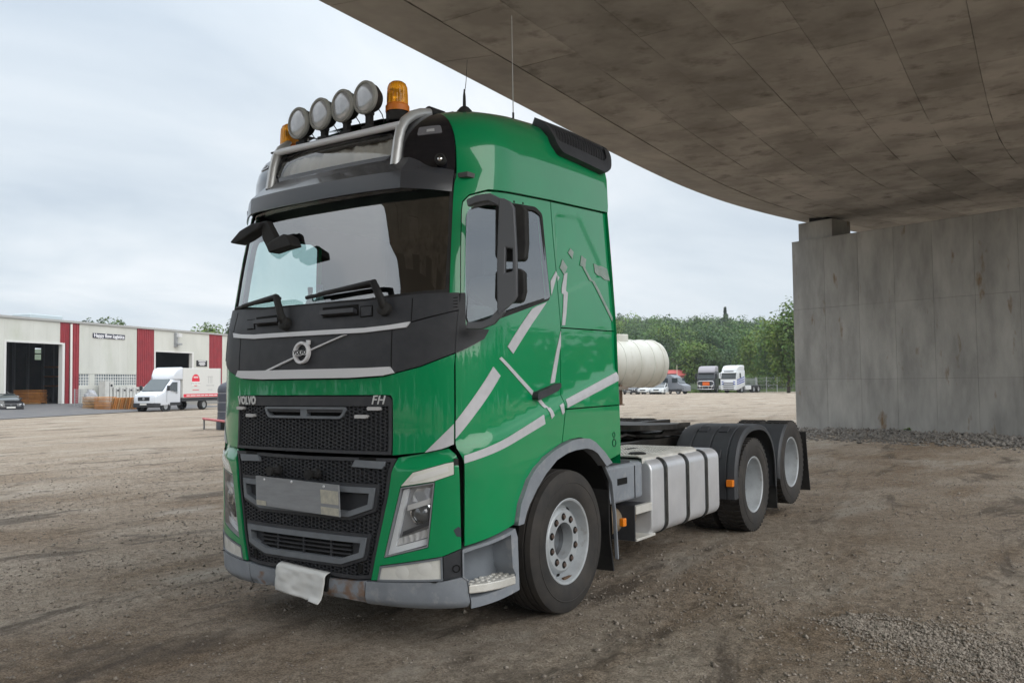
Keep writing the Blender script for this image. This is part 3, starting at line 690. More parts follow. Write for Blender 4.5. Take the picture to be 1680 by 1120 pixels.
# --- silver stripe film
ST = [[(697, 742), (744.5, 695), (744.5, 728.5), (725, 736)], [(747.5, 691), (813, 601), (825, 616), (747.5, 720)], [(837, 568), (877, 506), (884, 502), (901, 495), (846, 580)], [(907, 461), (916, 444), (918, 449), (908.5, 484)],
      [(920, 448), (925, 454), (921, 462)], [(823, 588), (827, 585), (879, 641), (877, 648)], [(886, 657), (891.6, 655), (902, 668), (896, 669)], [(899, 669), (904, 668), (909, 681), (904.5, 687)],
      [(907, 629), (914, 627), (924, 566), (924, 543)], [(926, 533), (931, 533), (936, 470), (938, 446), (933, 448), (929, 470)], [(761.5, 747), (761.5, 760), (894, 695), (891.6, 680)],
      [(918, 665), (924, 661), (925.5, 676), (922, 680)], [(929.5, 655), (1013, 610), (1014.5, 624), (930, 669)],
      [(943, 406), (948, 412), (946, 423), (939, 413)], [(930, 424), (938, 437), (933, 450), (926, 438)], [(961, 418), (968.6, 424), (967, 438.6), (958.6, 434)], [(963, 437), (967, 438), (987, 476), (1009, 521), (1008, 527), (984, 478)],
      [(981, 431), (1000, 441), (1004, 460), (995, 458), (983, 446)]]
M_faded = mat('faded_stripe_film', (0.24, 0.34, 0.29), 0.45, c2=(0.36, 0.40, 0.38), nscale=16)
def SL(s):
    ls = [LN_UP, LN_U2, LN_DN, emb+[emb[0]], emb_in+[emb_in[0]]]
    return ls if s > 0 else [mirl(l) for l in ls]
def d_all(a, v): return d_side(a, v)+d_emb(a, v)*(np.abs(a) > 1.7)
for i, st in enumerate(ST):
    l = AL(st); patch('silver_stripe', l, M_stripe if i < 13 else M_faded, truck, off=0.0055, thick=0.005, grid=0.022, lines=SL(1), disp=(None if i == 0 else d_all))
    if i not in (13, 14, 15, 16, 17): patch('silver_stripe', mir(l), M_stripe, truck, off=0.0055, thick=0.005, grid=0.022, lines=SL(-1), disp=(None if i == 0 else d_all))

# --- black mirror foot between cowl and window
foot = AL([(747, 579), (755.5, 481), (763, 481), (763.5, 533), (770, 538), (801, 541), (793, 556), (764, 572)])
patch('mirror_foot', foot, M_dark, truck, off=0.012, thick=0.04); patch('mirror_foot', mir(foot), M_dark, truck, off=0.012, thick=0.04)

# ------------------------------------------------------------------ front: cowl, windscreen, cap, visor
def c0(py_list):  # centre-line points from image rows
    return None
def half(px): return AL(px)
def ctr(py): # centre line point at image row
    vs_ = np.linspace(0.2, 3.3, 400); pr = proj(surf(np.zeros(400), vs_)); return (0.0, float(np.interp(-py, -pr[:, 1], vs_)) if pr[0, 1] < pr[-1, 1] else float(np.interp(py, pr[::-1, 1], vs_[::-1])))
ws_bot = [(0.0, A(600, 495)[1])]+half([(600, 495), (655, 487), (700, 482), (736, 480)])
ws_half = [(0, 2.93)]+[(A(744, 300)[0], 2.93)]+half([(744, 300), (741, 380), (736, 480), (700, 482), (655, 487), (600, 495)])+[(0.0, A(600, 495)[1]-0.004)]
WS = sym(ws_half)
patch('windscreen', inset(ccw(WS), 0.004), G_wind, truck, off=-0.018, thick=0, grid=0.05)
patch('windscreen_seal', inset(ccw(WS), -0.004), M_black, truck, off=-0.006, thick=0.02, holes=[inset(ccw(WS), 0.022)], grid=0.05)
# cowl: upper band, corner panels, lower panel
tb = [(0.0, A(600, 540)[1])]+half([(600, 540), (674, 529), (748, 510)])                       # seam between upper band and lower panel
cowl_up = [(0.0, A(600, 495)[1]+0.004)]+half([(600, 494), (655, 486), (700, 481), (737, 480), (754, 480), (754.5, 509)])+tb[::-1][1:]
patch('cowl', inset(ccw(sym(cowl_up)), 0.003), M_dark, truck, off=0.012, thick=0.05)
bb = half([(746, 580), (690, 601), (648, 612), (630, 617), (575, 621)])
low_half = tb+half([(754.5, 510), (752, 545), (747, 579)])+bb[1:]+[(0.0, bb[-1][1])]
patch('front_panel', inset(ccw(sym(low_half)), 0.003), M_dark, truck, off=0.006, thick=0.05)
for s in (1, -1):                                                                             # panel joints of the corner pieces
    j = AL([(643.5, 538), (644.8, 538), (643.5, 603), (642.2, 603)]); patch('panel_joint', j if s > 0 else mir(j), M_void, truck, off=0.0075, thick=0.002, grid=0.05)
    j = AL([(677.5, 490), (678.6, 490), (676.5, 527), (675.4, 527)]); patch('panel_joint', j if s > 0 else mir(j), M_void, truck, off=0.0135, thick=0.002, grid=0.05)
    for k in range(4):
        y = 489+k*5.2; j = AL([(743, y), (750.5, y-1.2), (750.5, y+0.6), (743, y+0.6)]); patch('vent_slot', j if s > 0 else mir(j), M_void, truck, off=0.0137, thick=0.002, grid=0.05)
# silver trims
top_tr = [(0.0, A(600, 538.5)[1])]+half([(600, 538.5), (640, 534), (674, 528.5), (668, 537.5), (640, 541), (600, 546)])+[(0.0, A(600, 546)[1])]
patch('silver_trim', sym(top_tr), M_silver, truck, off=0.020, thick=0.02, grid=0.05)
bot_tr = [(0.0, A(600, 603.5)[1])]+half([(600, 603.5), (641, 601.5), (648.5, 611.5), (630, 616), (575, 619.5)])+[(0.0, A(575, 619.5)[1])]
patch('silver_trim', sym(bot_tr), M_silver, truck, off=0.022, thick=0.022, grid=0.05)
# diagonal bar and ring badge
dg = AL([(438, 608), (444, 608), (572, 549), (563, 551)])
patch('diagonal_bar', dg, M_silver, truck, off=0.020, thick=0.02, grid=0.03)
ba, bv = A(499.5, 579); bc = Vector(surf(ba, bv)); bn = Vector(snorm(ba, bv)); bright = Vector((0, 0, 1)).cross(bn).normalized(); bup = bn.cross(bright)
RB = 0.074
badge = MB().lathe([(RB*0.74, 0.012), (RB*0.74, 0.034), (RB*0.80, 0.038), (RB*0.95, 0.038), (RB, 0.034), (RB, 0.012)], bc, bn, 36).build('badge_ring', M_chrome, truck, smooth=True, sharp=0.6)
M_badge = mat('badge_silver', (0.80, 0.80, 0.82), 0.3, metal=0.15)
badge.data.materials[0] = M_badge
ar = [(0.62, 0.62), (1.02, 0.62), (1.02, 1.06), (0.90, 0.96), (0.74, 0.78)]
MB().prism([bc+bn*0.02+bright*x*RB+bup*y*RB for x, y in [(0.55, 0.58), (0.72, 0.44), (1.0, 0.72), (1.0, 1.08), (0.62, 1.08), (0.72, 0.95), (0.42, 0.72)]], bn*0.016).build('badge_arrow', M_badge, badge)
MB().prism([bc+bn*0.02+bright*x*RB+bup*y*RB for x, y in [(-0.93, -0.2), (0.93, -0.2), (0.93, 0.2), (-0.93, 0.2)]], bn*0.02).build('badge_bar', M_badge, badge)
text('badge_lettering', 'VOLVO', 0.036, bc+bn*0.0405, bright, bup, M_void, badge, extrude=0.001, bold=0.0012, xs=0.98)
# green bonnet strip and corner panels with the opening for the upper grille
gb = half([(747, 580), (690, 602), (648, 613), (630, 618), (575, 622)])
ug_t, ug_b = A(640, 648.5)[1], A(643, 747)[1]; ug_a = A(644, 700)[0]
ug_half = [(0, ug_t), (ug_a-0.035, ug_t), (ug_a-0.008, ug_t-0.012), (ug_a, ug_t-0.04), (ug_a, ug_b), (0, ug_b)]
UG = sym(ug_half)
bon = [(0, gb[-1][1])]+gb[::-1]+half([(745, 600), (745, 727), (735, 733.5), (700, 741)])+[(ug_a+0.004, ug_b+0.002), (ug_a+0.003, ug_t-0.05), (ug_a+0.002, ug_t-0.02), (ug_a-0.01, ug_t+0.001), (ug_a-0.04, ug_t+0.004), (0, ug_t+0.004)]
patch('bonnet_panel', ccw(sym(bon)), M_green, truck, off=0.0, thick=0.05, grid=0.05)

# ------------------------------------------------------------------ grilles
def honeycomb(name, region, holes, parent, m, off=0.0, pw=0.034, ph=0.0118, depth=0.014, wall=0.24):
    R_ = np.array(region); lo, hi = R_.min(0), R_.max(0); vs = []; fs = []
    hexo = np.array([(-0.5, 0), (-0.22, -0.5), (0.22, -0.5), (0.5, 0), (0.22, 0.5), (-0.22, 0.5)])*[pw*1.39, ph*2]*[0.955, 0.98]
    cs = []; j = 0; v = lo[1]
    while v < hi[1]:
        a = lo[0]+(0.5*pw if j % 2 else 0)
        while a < hi[0]: cs.append((a, v)); a += pw*2/2*2*0.5*2
        v += ph; j += 1
    # staggered rows: columns every 2*pw, odd rows shifted by pw
    cs = []; j = 0; v = lo[1]
    while v < hi[1]:
        a = lo[0]+(pw if j % 2 else 0)
        while a < hi[0]: cs.append((a, v)); a += 2*pw
        v += ph; j += 1
    cs = np.array(cs); ok = pip(cs, region) & (pdist(cs, region) > ph*0.55)
    for h in holes: ok &= ~pip(cs, h) & (pdist(cs, h) > ph*0.4)
    cs = cs[ok]; allp = []; 
    for c in cs:
        o_ = c+hexo; i_ = c+hexo*(1-wall); allp += [(*p, off) for p in o_]+[(*p, off) for p in i_]+[(*p, off-depth) for p in i_]
    al = np.array(allp); P = surf(al[:, 0], al[:, 1])+snorm(al[:, 0], al[:, 1])*al[:, 2:3]
    for k in range(len(cs)):
        b = k*18
        for i in range(6):
            n = (i+1) % 6; fs.append((b+i, b+n, b+6+n, b+6+i)); fs.append((b+6+i, b+6+n, b+12+n, b+12+i))
    o = mesh(name, P, fs, m, parent); o['kind'] = 'stuff'; return o
def frame(name, loop, w, m, parent, off, thick, grid=0.05, r=0.0):
    l = ccw(loop); i = inset(l, w)
    if r: l = rnd(l, r); i = rnd(i, r*0.6)
    return patch(name, l, m, parent, off=off, thick=thick, holes=[i], grid=grid)
ug = patch('upper_grille', inset(ccw(UG), 0.003), M_dark, truck, off=-0.035, thick=0.02, grid=0.06)
frame('grille_frame', inset(ccw(UG), 0.004), 0.020, M_dark, ug, 0.006, 0.045)
tband = sym([(0, ug_t-0.01), (ug_a-0.02, ug_t-0.01), (ug_a-0.02, ug_t-0.066), (0, ug_t-0.066)])
patch('grille_top_band', tband, M_dark, ug, off=0.007, thick=0.04, grid=0.05)
va = A(505, 667)[1]; vb = A(505, 686)[1]
vent = sym([(0, va), (0.385, va), (0.365, vb+0.03), (0.335, vb), (0, vb)])
honeycomb('grille_mesh', inset(ccw(sym([(0, ug_t-0.066), (ug_a-0.02, ug_t-0.066), (ug_a-0.02, ug_b+0.02), (0, ug_b+0.02)])), 0.0), [vent], ug, M_dark)
frame('intake_frame', vent, 0.016, M_frame, ug, 0.012, 0.04, r=0.03)
patch('intake_opening', inset(ccw(vent), 0.01), M_void, ug, off=-0.03, thick=0.0, grid=0.06)
patch('intake_divider', [(-0.028, vb), (0.032, vb), (0.032, va), (-0.028, va)], M_frame, ug, off=0.006, thick=0.04)
patch('intake_lip', sym([(0, va-0.012), (0.375, va-0.012), (0.37, va-0.035), (0, va-0.035)]), M_dark, ug, off=0.004, thick=0.03)
def on_skin(a, v, off=0.0):
    p = Vector(surf(a, v)); n = Vector(snorm(a, v)); r = Vector((0, 0, 1)).cross(n).normalized(); u = n.cross(r); return p+n*off, r, u, n
M_letter = mat('silver_letters', (0.72, 0.73, 0.74), 0.3, metal=0.4)
p, r, u, n = on_skin(A(407, 657)[0], A(407, 657)[1], 0.0085); text('brand_lettering', 'VOLVO', 0.076, p, r, u, M_letter, ug, extrude=0.003, bold=0.0032, xs=0.88, space=1.04)
p, r, u, n = on_skin(A(621, 656.5)[0], A(621, 656.5)[1], 0.0085); text('model_lettering', 'FH', 0.078, p, r, u, M_letter, ug, extrude=0.003, bold=0.0008, shear=0.25, xs=1.0, space=1.1)
for (x, y, w) in ((397, 669, 12), (413, 681, 12), (615, 670, 19), (594, 683, 18)):
    a, v = A(x, y); w_ = 0.048; p, r, u, n = on_skin(a, v, 0.0); mb = MB()
    l = rnd([(a-w_, v-0.011), (a+w_, v-0.011), (a+w_, v+0.011), (a-w_, v+0.011)], 0.01)
    led = patch('led_strip', l, mat('led_strip_lens', (0.55, 0.55, 0.56), 0.25, spec=0.6), ug, off=0.018, thick=0.03, grid=0.03)
# ---- lower grille
lg_half = [(0, A(600, 751)[1])]+AL([(600, 749.5), (650, 751), (642, 775), (637, 812), (620.5, 893), (609, 950), (585, 951), (555, 947)])+[(0, A(555, 947)[1]+0.01)]
LG = sym(lg_half)
lg = patch('lower_grille', inset(ccw(LG), 0.004), M_dark, truck, off=-0.045, thick=0.03, grid=0.06)
frame('grille_frame', inset(ccw(LG), 0.004), 0.022, M_dark, lg, -0.006, 0.04)
pf_h = AL([(616.5, 800), (612, 834), (574, 847)]); pf = sym([(0, pf_h[0][1])]+pf_h+[(0, pf_h[2][1])])
li_h = AL([(602.5, 881.5), (597.5, 913), (561.5, 924)]); li = sym([(0, li_h[0][1])]+li_h+[(0, li_h[2][1])])
honeycomb('grille_mesh', inset(ccw(LG), 0.02), [inset(ccw(pf), -0.012), inset(ccw(li), -0.012)], lg, M_dark, off=-0.012)
for l, nm in ((pf, 'plate_frame'), (li, 'lower_intake_frame')):
    patch(nm+'_surround', inset(ccw(l), -0.022), M_dark, lg, off=0.002, thick=0.05, grid=0.05, holes=[inset(ccw(l), 0.012)])
    frame(nm, l, 0.034, M_frame, lg, 0.016, 0.07)
patch('plate_backing', inset(ccw(pf), 0.02), M_dark, lg, off=-0.025, thick=0.0, grid=0.06)
patch('intake_backing', inset(ccw(li), 0.02), M_dark, lg, off=-0.028, thick=0.0, grid=0.06)
lv0, lv1 = li_h[2][1]+0.034, li_h[0][1]-0.034
patch('intake_opening', [(-0.42, lv0), (0.42, lv0), (0.42, lv1), (-0.42, lv1)], M_void, lg, off=-0.026, thick=0, grid=0.06)
for k in range(1, 4):
    v = lv0+(lv1-lv0)*k/4+0.004; patch('intake_slat', [(-0.42, v-0.008), (0.42, v-0.008), (0.42, v), (-0.42, v)], M_dark, lg, off=0.0-0.006, thick=0.03, grid=0.06)
for a in (-0.25, -0.0, 0.25): patch('intake_upright', [(a-0.008, lv0), (a+0.008, lv0), (a+0.008, lv1), (a-0.008, lv1)], M_dark, lg, off=-0.012, thick=0.02, grid=0.06)
# pale hatch covers under the upper grille
for s in (1, -1):
    hc = AL([(583, 754), (632, 757), (627, 769), (577, 765)])
    patch('hatch_cover', hc if s > 0 else mir(hc), M_frame, lg, off=0.004, thick=0.04)
    ho = AL([(588, 749.5), (616, 751), (616, 756), (588, 754)])
    patch('hatch_slot', ho if s > 0 else mir(ho), M_void, lg, off=-0.004, thick=0.01)
    tp = rnd(AL([(586, 925), (594, 926), (593, 940), (585, 939)]), 0.01)
    patch('tow_cap', tp if s > 0 else mir(tp), M_void, lg, off=-0.004, thick=0.02)
for (x, y) in ((455, 771), (518, 776.5)):
    a, v = A(x, y); p, r, u, n = on_skin(a, v, -0.02)
    MB().lathe([(0.035, 0), (0.035, 0.03), (0.022, 0.035), (0.022, 0.07), (0.03, 0.072), (0.03, 0.09), (0.0, 0.092)], p, n, 14).box(p+n*0.05-r*0.05-u*0.012, p+n*0.075+r*0.05+u*0.012).build('washer_nozzle', M_black, lg)
# blank grey plate board with tape
pp = [Vector(surf(*A(x, y)))+Vector(snorm(*A(x, y)))*0.045 for x, y in ((431, 778.5), (565.5, 794), (567.5, 846), (432, 825.5))]
pn_ = (pp[1]-pp[0]).cross(pp[3]-pp[0]).normalized()
if pn_.y > 0: pn_ = -pn_
plate = MB().prism([q+pn_*0.012 for q in pp], -pn_*0.008).build('plate_board', mat('plate_board_grey', (0.30, 0.315, 0.335), 0.6, c2=(0.26, 0.27, 0.285), nscale=9, stretch=(1, 1, 5)), lg)
def plate_pt(s, t): return (pp[3]*(1-s)+pp[2]*s)*(1-t)+(pp[0]*(1-s)+pp[1]*s)*t
M_tape = mat('masking_tape', (0.55, 0.53, 0.44), 0.7, c2=(0.42, 0.41, 0.36), nscale=30)
for s0, s1, t0, t1 in ((0.795, 0.995, 0.36, 0.80), (0.795, 0.995, 0.01, 0.26), (0.01, 0.13, 0.0, 0.17)):
    MB().prism([plate_pt(s, t)+pn_*(0.0125+0.001*k) for k, (s, t) in enumerate(((s0, t0), (s1, t0+.015), (s1, t1), (s0, t1)))], pn_*0.0015).build('tape', M_tape, plate)
for s, t in ((0.11, 0.9), (0.83, 0.9), (0.45, 0.93)):
    c = plate_pt(s, t)+pn_*0.012; MB().lathe([(0.0, 0.004), (0.008, 0.003), (0.01, 0)], c, pn_, 10).build('screw', M_alu, plate)
# ================================================================== tractor unit: roof, lamps, bumper, wheels, chassis
def V3(t): return Vector((float(t[0]), float(t[1]), float(t[2])))
# --- black cap above the windscreen with the skylight
sk_h = [A(645, 219), A(637, 256)]
SKY = rnd(sym([(0, sk_h[0][1])]+[(sk_h[0][0], sk_h[0][1]), (sk_h[1][0]+0.05, sk_h[1][1])]+[(0, sk_h[1][1])]), 0.04)
cap_l = ccw([(-a_f+.003, 2.865), (a_f-.003, 2.865), (a_f-.003, 3.49), (-a_f+.003, 3.49)])
patch('front_cap', cap_l, M_blackgl, truck, off=0.004, thick=0.05, holes=[SKY], grid=0.05)
patch('skylight_glass', inset(ccw(SKY), -0.004), glass_mat('skylight_pane', (0.9, 0.93, 0.93), 0.95, 0.10), truck, off=-0.004, thick=0, grid=0.06)
patch('skylight_curtain', inset(ccw(SKY), -0.03), mat('curtain_cloth', (0.62, 0.57, 0.52), 0.9, c2=(0.50, 0.46, 0.42), nscale=3), truck, off=-0.055, thick=0, grid=0.018,
      disp=lambda a, v: 0.010*np.sin(a*26+np.sin(a*7)*2+v*2)+0.006*np.sin(a*53+v*5))
patch('skylight_back', inset(ccw(SKY), -0.08), M_void, truck, off=-0.10, thick=0, grid=0.1)
for s in (1, -1):
    f = (lambda l: l) if s > 0 else mir
    ml_ = f(rnd(AL([(688, 211), (723, 207), (726, 219), (685, 224)]), 0.015))
    patch('marker_lamp', ml_, mat('marker_lens', (0.20, 0.20, 0.22), 0.15, spec=0.7), truck, off=0.009, thick=0.012, grid=0.04)
    l2 = f(AL([(701, 214.5), (713, 213), (713.5, 217), (700.5, 218.5)])); patch('lamp_element', l2, mat('lamp_element', (0.55, 0.56, 0.58), 0.3), truck, off=0.012, thick=0.004, grid=0.04)
a, v = A(724, 264); p, r, u, n = on_skin(a, v, 0.0)
cam_h = MB().lathe([(0.036, 0.0), (0.036, 0.05), (0.028, 0.056), (0.026, 0.050), (0.0, 0.050)], p, n, 20).build('camera_lens_housing', M_black, truck, smooth=True, sharp=0.6)
MB().lathe([(0.017, 0.052), (0.012, 0.058), (0, 0.06)], p, n, 14).build('camera_lens', M_chrome, cam_h, smooth=True)

# --- sun visor
def visor_half():
    aE = A(672, 262)[0]; out = []
    prof = [(3.022, 0.008), (3.010, 0.030), (2.938, 0.105), (2.930, 0.110), (2.86, 0.098), (2.828, 0.088), (2.831, 0.076), (2.91, 0.088), (2.99, 0.012)]
    return aE, prof
aE, vprof = visor_half()
def loft_skin(name, aa, profs, m, parent):
    """profs: for every a a list of (v, off); closed tube along a"""
    vs = []; fs = []; k = len(profs[0])
    for a_, pr in zip(aa, profs):
        for v_, o_ in pr: vs.append(tuple(surf(a_, v_)+snorm(a_, v_)*o_))
    for i in range(len(aa)-1):
        for j in range(k): fs.append((i*k+j, i*k+k+j, i*k+k+(j+1) % k, i*k+(j+1) % k))
    fs.append(tuple(range(k))); fs.append(tuple((len(aa)-1)*k+j for j in range(k-1, -1, -1)))
    mb = MB(); mb.add(vs, fs); return mb.build(name, m, parent, smooth=True, sharp=0.5)
M_visor = mat('smoked_visor', (0.055, 0.058, 0.066), 0.22, coat=0.3, spec=0.6)
aa = np.linspace(-aE, aE, 41)
visor = loft_skin('sun_visor', aa, [vprof]*41, M_visor, truck)
for s in (1, -1):    # wrap-around ends
    ea = np.linspace(aE, a_f-0.008, 9); pr = []
    for t in np.linspace(0, 1, 9):
        pr.append([(v_ - (0.055*t if i in (0, 1, 8) else 0.0) - (0.0 if i in (0, 1, 8) else 0.01*t), max(0.010, o_*(1-0.80*t))) for i, (v_, o_) in enumerate(vprof)])
    loft_skin('visor_end', ea*s, pr, M_visor, visor)

# --- light bar
HX = 0.60
hoop = [onX(648, 272, HX), onX(650, 256, HX), onX(653, 232, HX), onX(657, 213, HX), onX(664, 199, HX), onX(676, 190, HX), onX(691, 186, HX), onX(706, 186, HX)]
bar = empty('light_bar', (0, 0, 0)); bar.parent = truck
hoopR = MB().tube(hoop, 0.034, 16).build('bar_hoop', M_tube, bar, smooth=True, sharp=0.9); MB().tube([(-p[0], p[1], p[2]) for p in hoop], 0.034, 16).build('bar_hoop', M_tube, bar, smooth=True, sharp=0.9)
bp = V3(hoop[4])
for s in (1, -1):
    e = V3(hoop[-1]); MB().tube([(s*HX, e.y-0.02, e.z), (s*HX, e.y+0.12, e.z+0.005), (s*HX, e.y+0.2, e.z-0.03)], 0.044, 14).build('bar_end_clamp', M_black, bar, smooth=True, sharp=0.9)
yb, zb = bp.y-0.045, bp.z-0.035
MB().tube([(-HX, yb, zb), (HX, yb, zb)], 0.022, 14).build('cross_tube', M_silver, bar, smooth=True, sharp=0.9)
bx('lamp_rail', (-HX, yb+0.01, zb+0.018), (HX, yb+0.13, zb+0.034), M_silver, bar, bevel=0.006)
LY = yb+0.06
M_lampglass = mat('spot_lens', (0.62, 0.63, 0.65), 0.2, metal=0.25, c2=(0.48, 0.49, 0.51), nscale=9, coat=0.5)
M_bezel = mat('spot_bezel', (0.36, 0.365, 0.345), 0.5)
def spot(x, z, k):
    t = empty('roof_spotlight', (x, LY, z)); tag(t, ['round roof spotlight nearest the left amber beacon', 'second round roof spotlight from the left, beside the end one', 'third round roof spotlight from the left on the roof rail', 'round roof spotlight nearest the right amber beacon, highest in view'][k], 'spotlight', 'roof spotlights')
    n = Vector((-0.10, -1, -0.02)).normalized(); o = Vector((0, -0.03, 0)); R_ = 0.106
    MB().lathe([(R_, -0.01), (R_+0.008, 0.0), (R_+0.008, 0.022), (R_-0.004, 0.030), (R_-0.012, 0.026), (R_-0.014, 0.012)], o, n, 36).build('bezel', M_bezel, t, smooth=True, sharp=0.7)
    MB().lathe([(R_-0.012, 0.018), (R_*0.8, 0.024), (R_*0.45, 0.029), (0, 0.031)], o, n, 36).build('lens', M_lampglass, t, smooth=True)
    MB().lathe([(R_, -0.008), (R_*0.96, -0.04), (R_*0.7, -0.085), (R_*0.3, -0.11), (0, -0.112)], o, n, 28).build('housing', M_black, t, smooth=True)
    st = MB(); zr = zb+0.034-z
    st.box((-0.020, -0.022, zr+0.02), (0.020, 0.022, -0.085)); st.box((-0.045, -0.03, zr), (0.045, 0.03, zr+0.03)); st.tube([(-0.03, 0, -0.1), (0.03, 0, -0.1)], 0.022, 10)
    st.build('bracket', M_black, t, bevel=0.004)
    MB().tube([(0.02, 0.05, -0.04), (0.06, 0.06, -0.10), (0.09, 0.05, zr+0.05), (0.085, 0.03, zr+0.005)], 0.0035, 6).build('cable', M_black, t, smooth=True)
zl = 0.25*sum(onY(x, y, LY-0.03)[2] for x, y in ((492, 203), (527.5, 188), (564, 174.5), (601, 161)))
xl = [onY(x, y, LY-0.03)[0] for x, y in ((492, 203), (527.5, 188), (564, 174.5), (601, 161))]
for k in range(4): spot(xl[k], onY(*((492, 203), (527.5, 188), (564, 174.5), (601, 161))[k], LY-0.03)[2], k)
M_beacon = mat('beacon_amber', (1.0, 0.42, 0.02), 0.35, trans=0.55, coat=0.4, ior=1.2)
BYb = LY+0.10
def beacon(px, py, lab):
    c = onY(px, py, BYb); t = empty('warning_beacon', (c[0], c[1], c[2]-0.10)); tag(t, lab, 'beacon', 'amber beacons'); R_ = 0.074
    MB().lathe([(R_*1.1, -0.004), (R_*1.1, 0.035), (R_, 0.045), (R_*0.98, 0.05)], (0, 0, 0), (0, 0, 1), 28).build('collar', mat('beacon_collar', (0.75, 0.22, 0.03), 0.45), t, smooth=True, sharp=0.6)
    prof = [(R_*0.97, 0.045), (R_*0.95, 0.11), (R_*0.90, 0.165), (R_*0.78, 0.19), (R_*0.55, 0.203), (0, 0.207)]
    mb = MB(); n = 48; o = []
    for r_, h in prof:
        for k in range(n):
            w = 1+(0.02 if k % 2 else -0.012)*(1 if h < 0.17 else 0); o.append((r_*w*math.cos(2*PI*k/n), r_*w*math.sin(2*PI*k/n), h))
    fs = [(i*n+k, i*n+(k+1) % n, (i+1)*n+(k+1) % n, (i+1)*n+k) for i in range(len(prof)-1) for k in range(n)]
    mesh('dome', o, fs, M_beacon, t)
    MB().lathe([(0.04, 0.03), (0.045, 0.10), (0.05, 0.15), (0.02, 0.16)], (0, 0, 0), (0, 0, 1), 12, arc=(0, PI)).build('reflector', M_chrome, t, smooth=True)
    MB().lathe([(R_*1.02, -0.07), (R_*1.08, -0.06), (R_*1.08, -0.002)], (0, 0, 0), (0, 0, 1), 6, cap=True).build('base', M_black, t)
    zr = zb+0.034-(c[2]-0.10); mb = MB(); mb.tube([(-0.055, -0.02, -0.06), (-0.055, -0.05, zr)], 0.014, 8); mb.tube([(0.055, -0.02, -0.06), (0.055, -0.05, zr)], 0.014, 8); mb.box((-0.075, -0.12, zr-0.012), (0.075, 0.03, zr)); mb.build('foot', M_black, t)
beacon(652, 160, 'amber warning beacon on the roof rail beside the tall antennas'); beacon(476, 228, 'amber warning beacon at the far end of the roof rail, half hidden by a spotlight')
# --- antennas and hatch box
c = V3(onX(762, 186, 0.72)); an = empty('whip_antenna', c); tag(an, 'short black whip antenna with thick base on the green cab roof', 'antenna', 'roof antennas')
MB().lathe([(0.055, -0.03), (0.055, 0.012), (0.03, 0.04), (0.012, 0.05), (0.010, 0.12), (0.004, 0.17)], (0, 0, 0), (0, 0, 1), 16).build('base', M_black, an, smooth=True, sharp=0.8)
d = V3(onX(766.5, 98, 0.72))-c; MB().tube([(0, 0, 0.12), d*0.6, d], [0.003, 0.0022, 0.0015], 6).build('rod', M_black, an)
c = V3(onX(842, 190, 0.80)); an = empty('whip_antenna', c); tag(an, 'tall thin pale whip antenna rising in front of the bridge deck', 'antenna', 'roof antennas')
d = V3(onX(839.5, 26, 0.80))-c; MB().tube([(0, 0, -0.05), d*0.03], 0.008, 8).build('base', M_black, an); MB().tube([d*0.02, d*0.5, d], [0.004, 0.003, 0.002], 6).build('rod', mat('pale_rod', (0.5, 0.5, 0.49), 0.5), an)
c = V3(onX(738, 190, 0.55)); MB().box((0.15, c.y-0.05, c.z-0.05), (0.62, c.y+0.45, c.z+0.015)).build('roof_hatch', M_black, truck, bevel=0.02)
# --- air vents at the rear roof corners
vl = rnd(AL([(873, 193), (887, 191), (983, 243), (989, 249), (994, 281), (986, 287), (914, 254), (904, 240)]), 0.03)
for s in (1, -1):
    l = vl if s > 0 else mir(vl); l = ccw(l)
    rv = patch('roof_vent', l, M_dark, truck, off=0.050, thick=0.08, grid=0.05, holes=[inset(l, 0.045)])
    patch('vent_backing', inset(l, 0.04), M_void, rv, off=0.012, thick=0, grid=0.06)
    h = honeycomb('vent_mesh', inset(l, 0.03), [], rv, M_dark, off=0.034, pw=0.020, ph=0.012, depth=0.01, wall=0.3)

